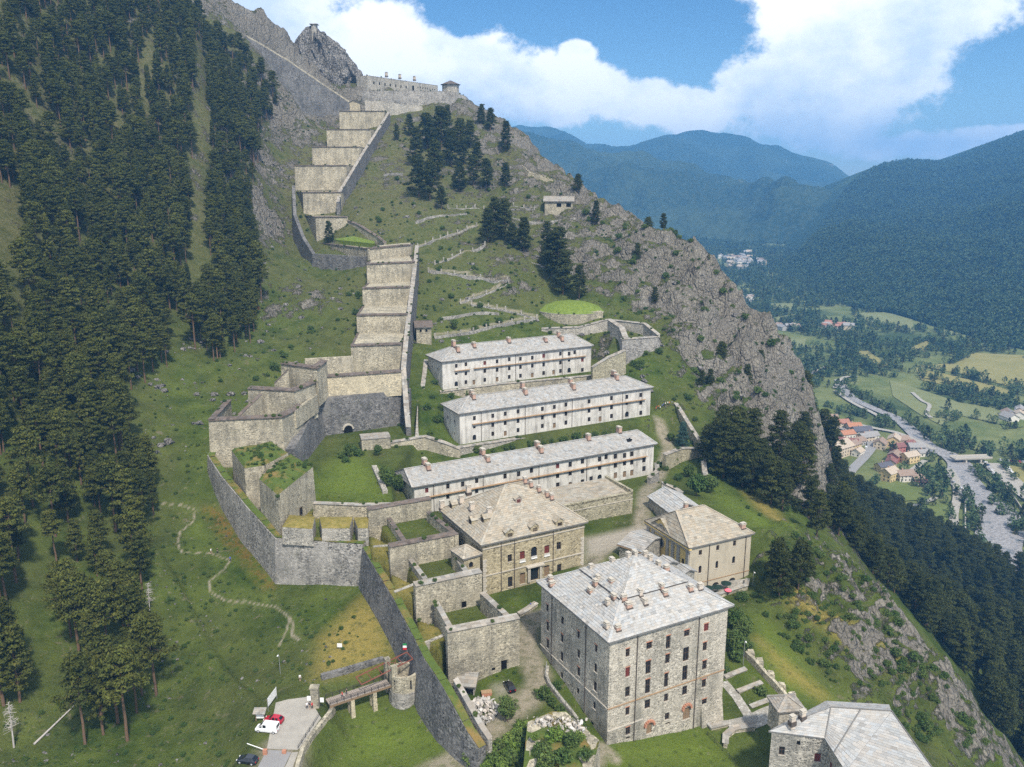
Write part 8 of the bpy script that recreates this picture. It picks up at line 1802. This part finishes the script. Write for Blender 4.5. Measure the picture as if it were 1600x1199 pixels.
for (cx, cy, sx, sy, n, gname) in ((1160, 410, 34, 9, 34, 'tiny houses of the far-off village under the blue mountain'), (1235, 515, 20, 3, 9, 'pale houses of the hamlet beyond the river'), (1305, 512, 26, 4, 16, 'houses of the red-roofed hamlet in the middle distance'), (1585, 655, 18, 4, 8, 'houses among the trees at the right edge'), (1170, 470, 14, 2, 5, 'scattered houses near the foot of the ridge'), (1215, 345, 30, 4, 6, 'lone white houses high on the far mountain foot')):
    lab = {1160: 'tiny pale house of the far-off village at the foot of the blue mountain', 1235: 'pale distant house of the hamlet left of the red-roofed one', 1305: 'distant house of the red-roofed hamlet on the valley floor', 1585: 'house among trees at the right edge of the picture', 1170: 'scattered distant house near the foot of the ridge', 1215: 'lone white house below the far blue slopes'}[cx]
    if cx == 1215: continue
    for k in range(n):
        u_, v_ = random.gauss(cx, sx * .5), random.gauss(cy, sy * .5); s = 1.5 if cy < 430 else 1.15; house(u_, v_, random.uniform(8, 15) * s, random.uniform(7, 10) * s, random.uniform(4, 7) * s, random.choice(['h_white', 'h_beige', 'h_white', 'h_grey']), random.choice(['r_red', 'r_red', 'r_tan', 'r_grey']) if cx == 1305 else random.choice(['r_grey', 'r_brown', 'r_tan', 'r_grey']), random.uniform(0, 180), lab, gname, detail=False)
# --- far mountains: loft from the valley edge up to the ridge line, and down behind it
def forest_mat(name, a, b, rock, rk, sc):
    t = NT(name, .95, .05); v_ = t.voro(.11 * sc); n1 = t.noise(.004 * sc, 6, .62); n2 = t.noise(.02 * sc, 6, .7); c = t.mix(t.rng(v_, .1, .7), b, a); c = t.mix(t.rng(n1, .45, .6, 0, .5), c, tuple(x * 1.6 for x in b)); k = t.rng(t.math('ADD', n2, t.math('MULTIPLY', n1, .5)), rk, rk + .06, 0, .7); c = t.mix(k, c, rock); t.bump(t.math('SUBTRACT', 1, v_), 1.0, 6); return t.col(c)
M['forest'] = forest_mat('wooded_mountain', (.024, .042, .018), (.045, .068, .028), (.10, .11, .06), .98, 1); M['forest_far'] = forest_mat('distant_wooded_mountain', (.02, .036, .02), (.045, .06, .03), (.20, .185, .155), .93, .45)
def loft(name, label, ridge, base, nu, nv, amp, wl, mat, seed, back=1.2, bow=.25):
    us = np.linspace(ridge[0][0], ridge[-1][0], nu); g = lambda L_, k: np.interp(us, [p[0] for p in L_], [p[k] for p in L_])
    rv_, rY, bv, bY = g(ridge, 1), g(ridge, 2), g(base, 1), g(base, 2); V = []
    for j in range(nv + 8):
        f = min(1, j / nv); bk = max(0, j - nv) / 8
        row = []
        for i in range(nu):
            a, b = at(us[i], bv[i], bY[i]), at(us[i], rv_[i], rY[i]); 
            if abs(bv[i]) < 1e-6: pass
            a.z = min(a.z, zval(a.x, a.y) - 6); p = a.lerp(b, f); p.z = a.z + (b.z - a.z) * (f - bow * math.sin(math.pi * f)); p += Vector((0, (rY[i] - bY[i]) * bk * back, -(b.z - a.z) * bk)); row.append(p)
        V.append(row)
    A = np.array([[tuple(p) for p in r] for r in V]); fade = np.concatenate([np.sin(np.pi * np.linspace(0, 1, nv)) ** 1.2, np.zeros(8)])[:, None]
    A[:, :, 2] += amp * fade * ridged(A[:, :, 0] / wl, A[:, :, 1] / wl * .6, 5, seed) * .5 + amp * .08 * fbm(A[:, :, 0] / (wl * .12), A[:, :, 1] / (wl * .12), 3, seed + 3)
    mb = MB(); mb.v = A.reshape(-1, 3).tolist(); m_ = nv + 8
    for j in range(m_ - 1):
        for i in range(nu - 1): a = j * nu + i; mb.f.append((a, a + 1, a + 1 + nu, a + nu)); mb.c.append(None); mb.m.append(0)
    o = mb.build(name, M[mat], smooth=True); tag(o, label, None, kind='structure'); return o, A[:nv]
m1, A1 = loft('mountain', 'wooded mountain rising at the right edge', [(1120, 478, 2000), (1190, 455, 2050), (1240, 425, 2300), (1285, 350, 2650), (1312, 308, 2900), (1342, 275, 3100), (1380, 256, 3250), (1420, 250, 3350), (1480, 252, 3400), (1540, 226, 3450), (1600, 205, 3550), (1750, 190, 3650), (2000, 190, 3700)], [(1120, 482, 1900), (1190, 460, 1900), (1260, 462, 1750), (1330, 476, 1500), (1400, 484, 1420), (1480, 500, 1280), (1560, 520, 1180), (1640, 530, 1100), (2000, 560, 950)], 220, 110, 80, 560, 'forest', 31, bow=.12)
m2, A2 = loft('mountain', 'blue middle mountain ridge descending to the right behind the far village', [(500, 150, 4300), (700, 175, 4200), (800, 203, 4100), (870, 218, 4050), (940, 236, 4000), (1000, 240, 3950), (1060, 252, 3900), (1130, 276, 3800), (1200, 300, 3700), (1270, 345, 3550), (1340, 400, 3400)], [(500, 420, 3000), (800, 415, 3000), (1000, 405, 2900), (1150, 400, 2700), (1250, 395, 2650), (1340, 410, 2600)], 150, 70, 260, 1000, 'forest_far', 37)
m3, A3 = loft('mountain', 'highest pale blue mountains on the horizon under the clouds', [(500, 190, 6200), (780, 200, 6200), (850, 199, 6200), (885, 204, 6200), (915, 222, 6200), (960, 231, 6200), (1000, 224, 6200), (1050, 207, 6100), (1100, 204, 6050), (1160, 212, 6000), (1220, 228, 5900), (1280, 250, 5800), (1345, 285, 5600), (1500, 330, 5400)], [(500, 330, 4600), (1000, 330, 4600), (1500, 380, 4200)], 150, 60, 320, 1600, 'forest_far', 43)
# --- woods on the valley floor and the near flank of the mountain
ft = [tag(link('far_tree', FARTREE[i], None, val(*p), 0, 1.15), lab, 'tree', 'single trees in the valley meadows') for i, (p, lab) in enumerate((((1480, 640), 'lone conifer in the pale meadow beyond the village'), ((1470, 700), 'lone broad tree on the river bank above the bridge'), ((1448, 690), 'narrow conifer beside the river road'), ((1555, 770), 'broad tree on the bushy island in the river')))]
FP = [f[0] for f in FIELDS]
road_px = [[(1310, 595), (1330, 622), (1365, 640), (1400, 655), (1430, 680), (1450, 700), (1480, 712), (1500, 728), (1505, 750), (1530, 780), (1555, 800), (1562, 830), (1560, 860), (1590, 900)], [(1483, 735), (1493, 752), (1495, 780), (1490, 810), (1497, 845), (1519, 878)], [(1310, 770), (1330, 738), (1352, 715), (1362, 700), (1358, 690), (1318, 672)], [(1545, 726), (1570, 745), (1600, 772)], [(1290, 655), (1325, 662), (1370, 672), (1400, 678), (1430, 690)], [(1305, 612), (1330, 630), (1365, 648), (1385, 660)]]
road_w = [13, 5, 6, 10, 5, 5]
vill = [[(1285, 650), (1340, 660), (1445, 690), (1450, 760), (1400, 770), (1330, 770), (1300, 730)]]
r_ = np.random.default_rng(8)
xs = r_.uniform(-200, 1900, 80000); ys = 420 + 2700 * r_.random(80000) ** 1.3
zz = zval(xs, ys); Pv = np.stack([xs, ys, zz], -1); u, v, d = px_of(Pv); keep = (u > 1000) & (u < 1680) & (v < 930)
Fx = [[(p.x, p.y) for p in vpx(f)] for f in FP]
for f in Fx: keep &= ~inside(xs, ys, f)
for rp_, w in zip(road_px, road_w): keep &= seg_dist(xs, ys, [(p.x, p.y) for p in vpx(rp_)]) > w + 3
for f in vill: keep &= ~(inside(xs, ys, [(p.x, p.y) for p in vpx(f)]) & (r_.random(len(xs)) < .93))
nz = fbm(xs / 150, ys / 150, 3, 77); keep &= nz > -.12 + .16 * (ys < 1000) * 1.0 - .3 * (ys > 1500)
keep &= bil(G_Z, np.clip(xs, GX0, GX1 - 1), np.clip(ys, GY0, GY1 - 1)) < zz + 2
Pv = Pv[keep]
gn_scatter('valley_woods', Pv, r_.uniform(.45, 1.05, len(Pv)), r_.uniform(0, 6.28, len(Pv)), r_.choice([0, 1, 1, 2, 3, 3], len(Pv)), [[o] for o in ft], 'woods and hedges covering the valley floor')
# hedgerows and river-bank trees
hd = []
for px, w in [(f[0] + f[0][:1], 4) for f in FIELDS] + list((([(1375, 575), (1420, 582), (1500, 606), (1560, 625), (1600, 640)], 16), ([(1310, 600), (1340, 618), (1380, 640), (1430, 668), (1460, 690), (1500, 712)], 9), ([(1500, 770), (1520, 800), (1530, 850), (1560, 890)], 7), ([(1525, 735), (1560, 775), (1590, 810), (1600, 850)], 8), ([(1550, 790), (1568, 808)], 5), ([(1310, 640), (1345, 650), (1400, 668)], 10), ([(1455, 650), (1480, 655), (1500, 650)], 12), ([(1440, 740), (1470, 745), (1475, 760)], 8), ([(1340, 560), (1365, 585), (1400, 590)], 9))):
    Q = vpx(px)
    for a, b in zip(Q[:-1], Q[1:]):
        n = int((b - a).length / (2.4 if w != 4 else 5.5) * (1 if w != 4 else random.choice([0, 1, 1.6])))
        for k in range(n):
            p = a.lerp(b, r_.random()); hd.append((p.x + r_.normal(0, w * .4), p.y + r_.normal(0, w * .4)))
hd = np.array(hd); hd = np.stack([hd[:, 0], hd[:, 1], zval(hd[:, 0], hd[:, 1]) + .2], -1)
gn_scatter('hedgerow', hd, r_.uniform(.3, .75, len(hd)), r_.uniform(0, 6.28, len(hd)), r_.choice([1, 1, 3, 2], len(hd)), [[o] for o in ft], 'hedgerows and bushes along the river and between the meadows')
# trees on the mountain flank
for A_, n, hi, nm, lab in ((A1, 100000, 1660, 'mountain_wood', 'dark forest covering the mountain on the right'),):
  nv_, nu_ = A_.shape[:2]; fi = r_.random(n) ** 1.3 * (nv_ - 2); fj = r_.random(n) * (nu_ - 2); i0, j0 = fi.astype(int), fj.astype(int); a, b = (fi - i0)[:, None], (fj - j0)[:, None]
  Pm = (A_[i0, j0] * (1 - b) + A_[i0, j0 + 1] * b) * (1 - a) + (A_[i0 + 1, j0] * (1 - b) + A_[i0 + 1, j0 + 1] * b) * a; u, v, d = px_of(Pm); k = (u < hi) & (u > 760); Pm = Pm[k]
  gn_scatter(nm, Pm, r_.uniform(.7, 1.2, len(Pm)), r_.uniform(0, 6.28, len(Pm)), r_.choice([0, 1, 3, 2, 1, 3], len(Pm)), [[o] for o in ft], lab)

# ------------------------------------------------------------------ the air: one even box of haze round everything
mt = bpy.data.materials.new('valley_haze'); mt.use_nodes = True; nt = mt.node_tree; nt.nodes.remove(nt.nodes['Principled BSDF'])
pv = nt.nodes.new('ShaderNodeVolumePrincipled'); pv.inputs['Color'].default_value = (.17, .50, 1.0, 1); pv.inputs['Density'].default_value = 1.6e-4; pv.inputs['Anisotropy'].default_value = 0.0
nt.links.new(pv.outputs[0], nt.nodes['Material Output'].inputs['Volume'])
mb = MB(); mb.box((-9500, -900, -700), (19000, 0, 0), (0, 10500, 0), (0, 0, 700 + 470)); hzb = mb.build('haze', mt); tag(hzb, 'blue summer haze filling the valley', None, kind='stuff')

# ------------------------------------------------------------------ cars in the valley
random.seed(6)
for i, (u_, v_, a, c) in enumerate([(1540 + k * 3.2, 726 + k * 4.2, 30, random.choice(['c_white', 'c_dark', 'c_silver', 'c_blue'])) for k in range(8)] + [(1562 + k * 6, 722 + k * .6, 80, random.choice(['c_white', 'c_dark', 'c_silver', 'c_red'])) for k in range(7)]):
    p = val(u_, v_); p.z += 1.6; car('parked_car', 'hatch', c, p, a, 'one of the cars parked in the rows right of the river', 'cars parked beside the river', False)
p = val(1353, 703); p.z += 1.6; car('white_van', 'van', 'c_white', p, 60, 'white van driving up the village street', None, False)
p = val(1501, 767); p.z += 1.6; car('white_car', 'hatch', 'c_white', p, 95, 'white car on the river road', None, False)
p = val(1489, 757); p.z += 1.6; car('silver_car', 'hatch', 'c_silver', p, 95, 'silver car beside the river road near the bridge', None, False)
for k in range(4):
    p = val(1574 + k * 3, 734 + k * 4); p.z += 1.6; car('parked_bus', 'van', 'c_white', p, 35, 'white van in the row at the right-hand car park', 'vans in the right-hand car park', False)
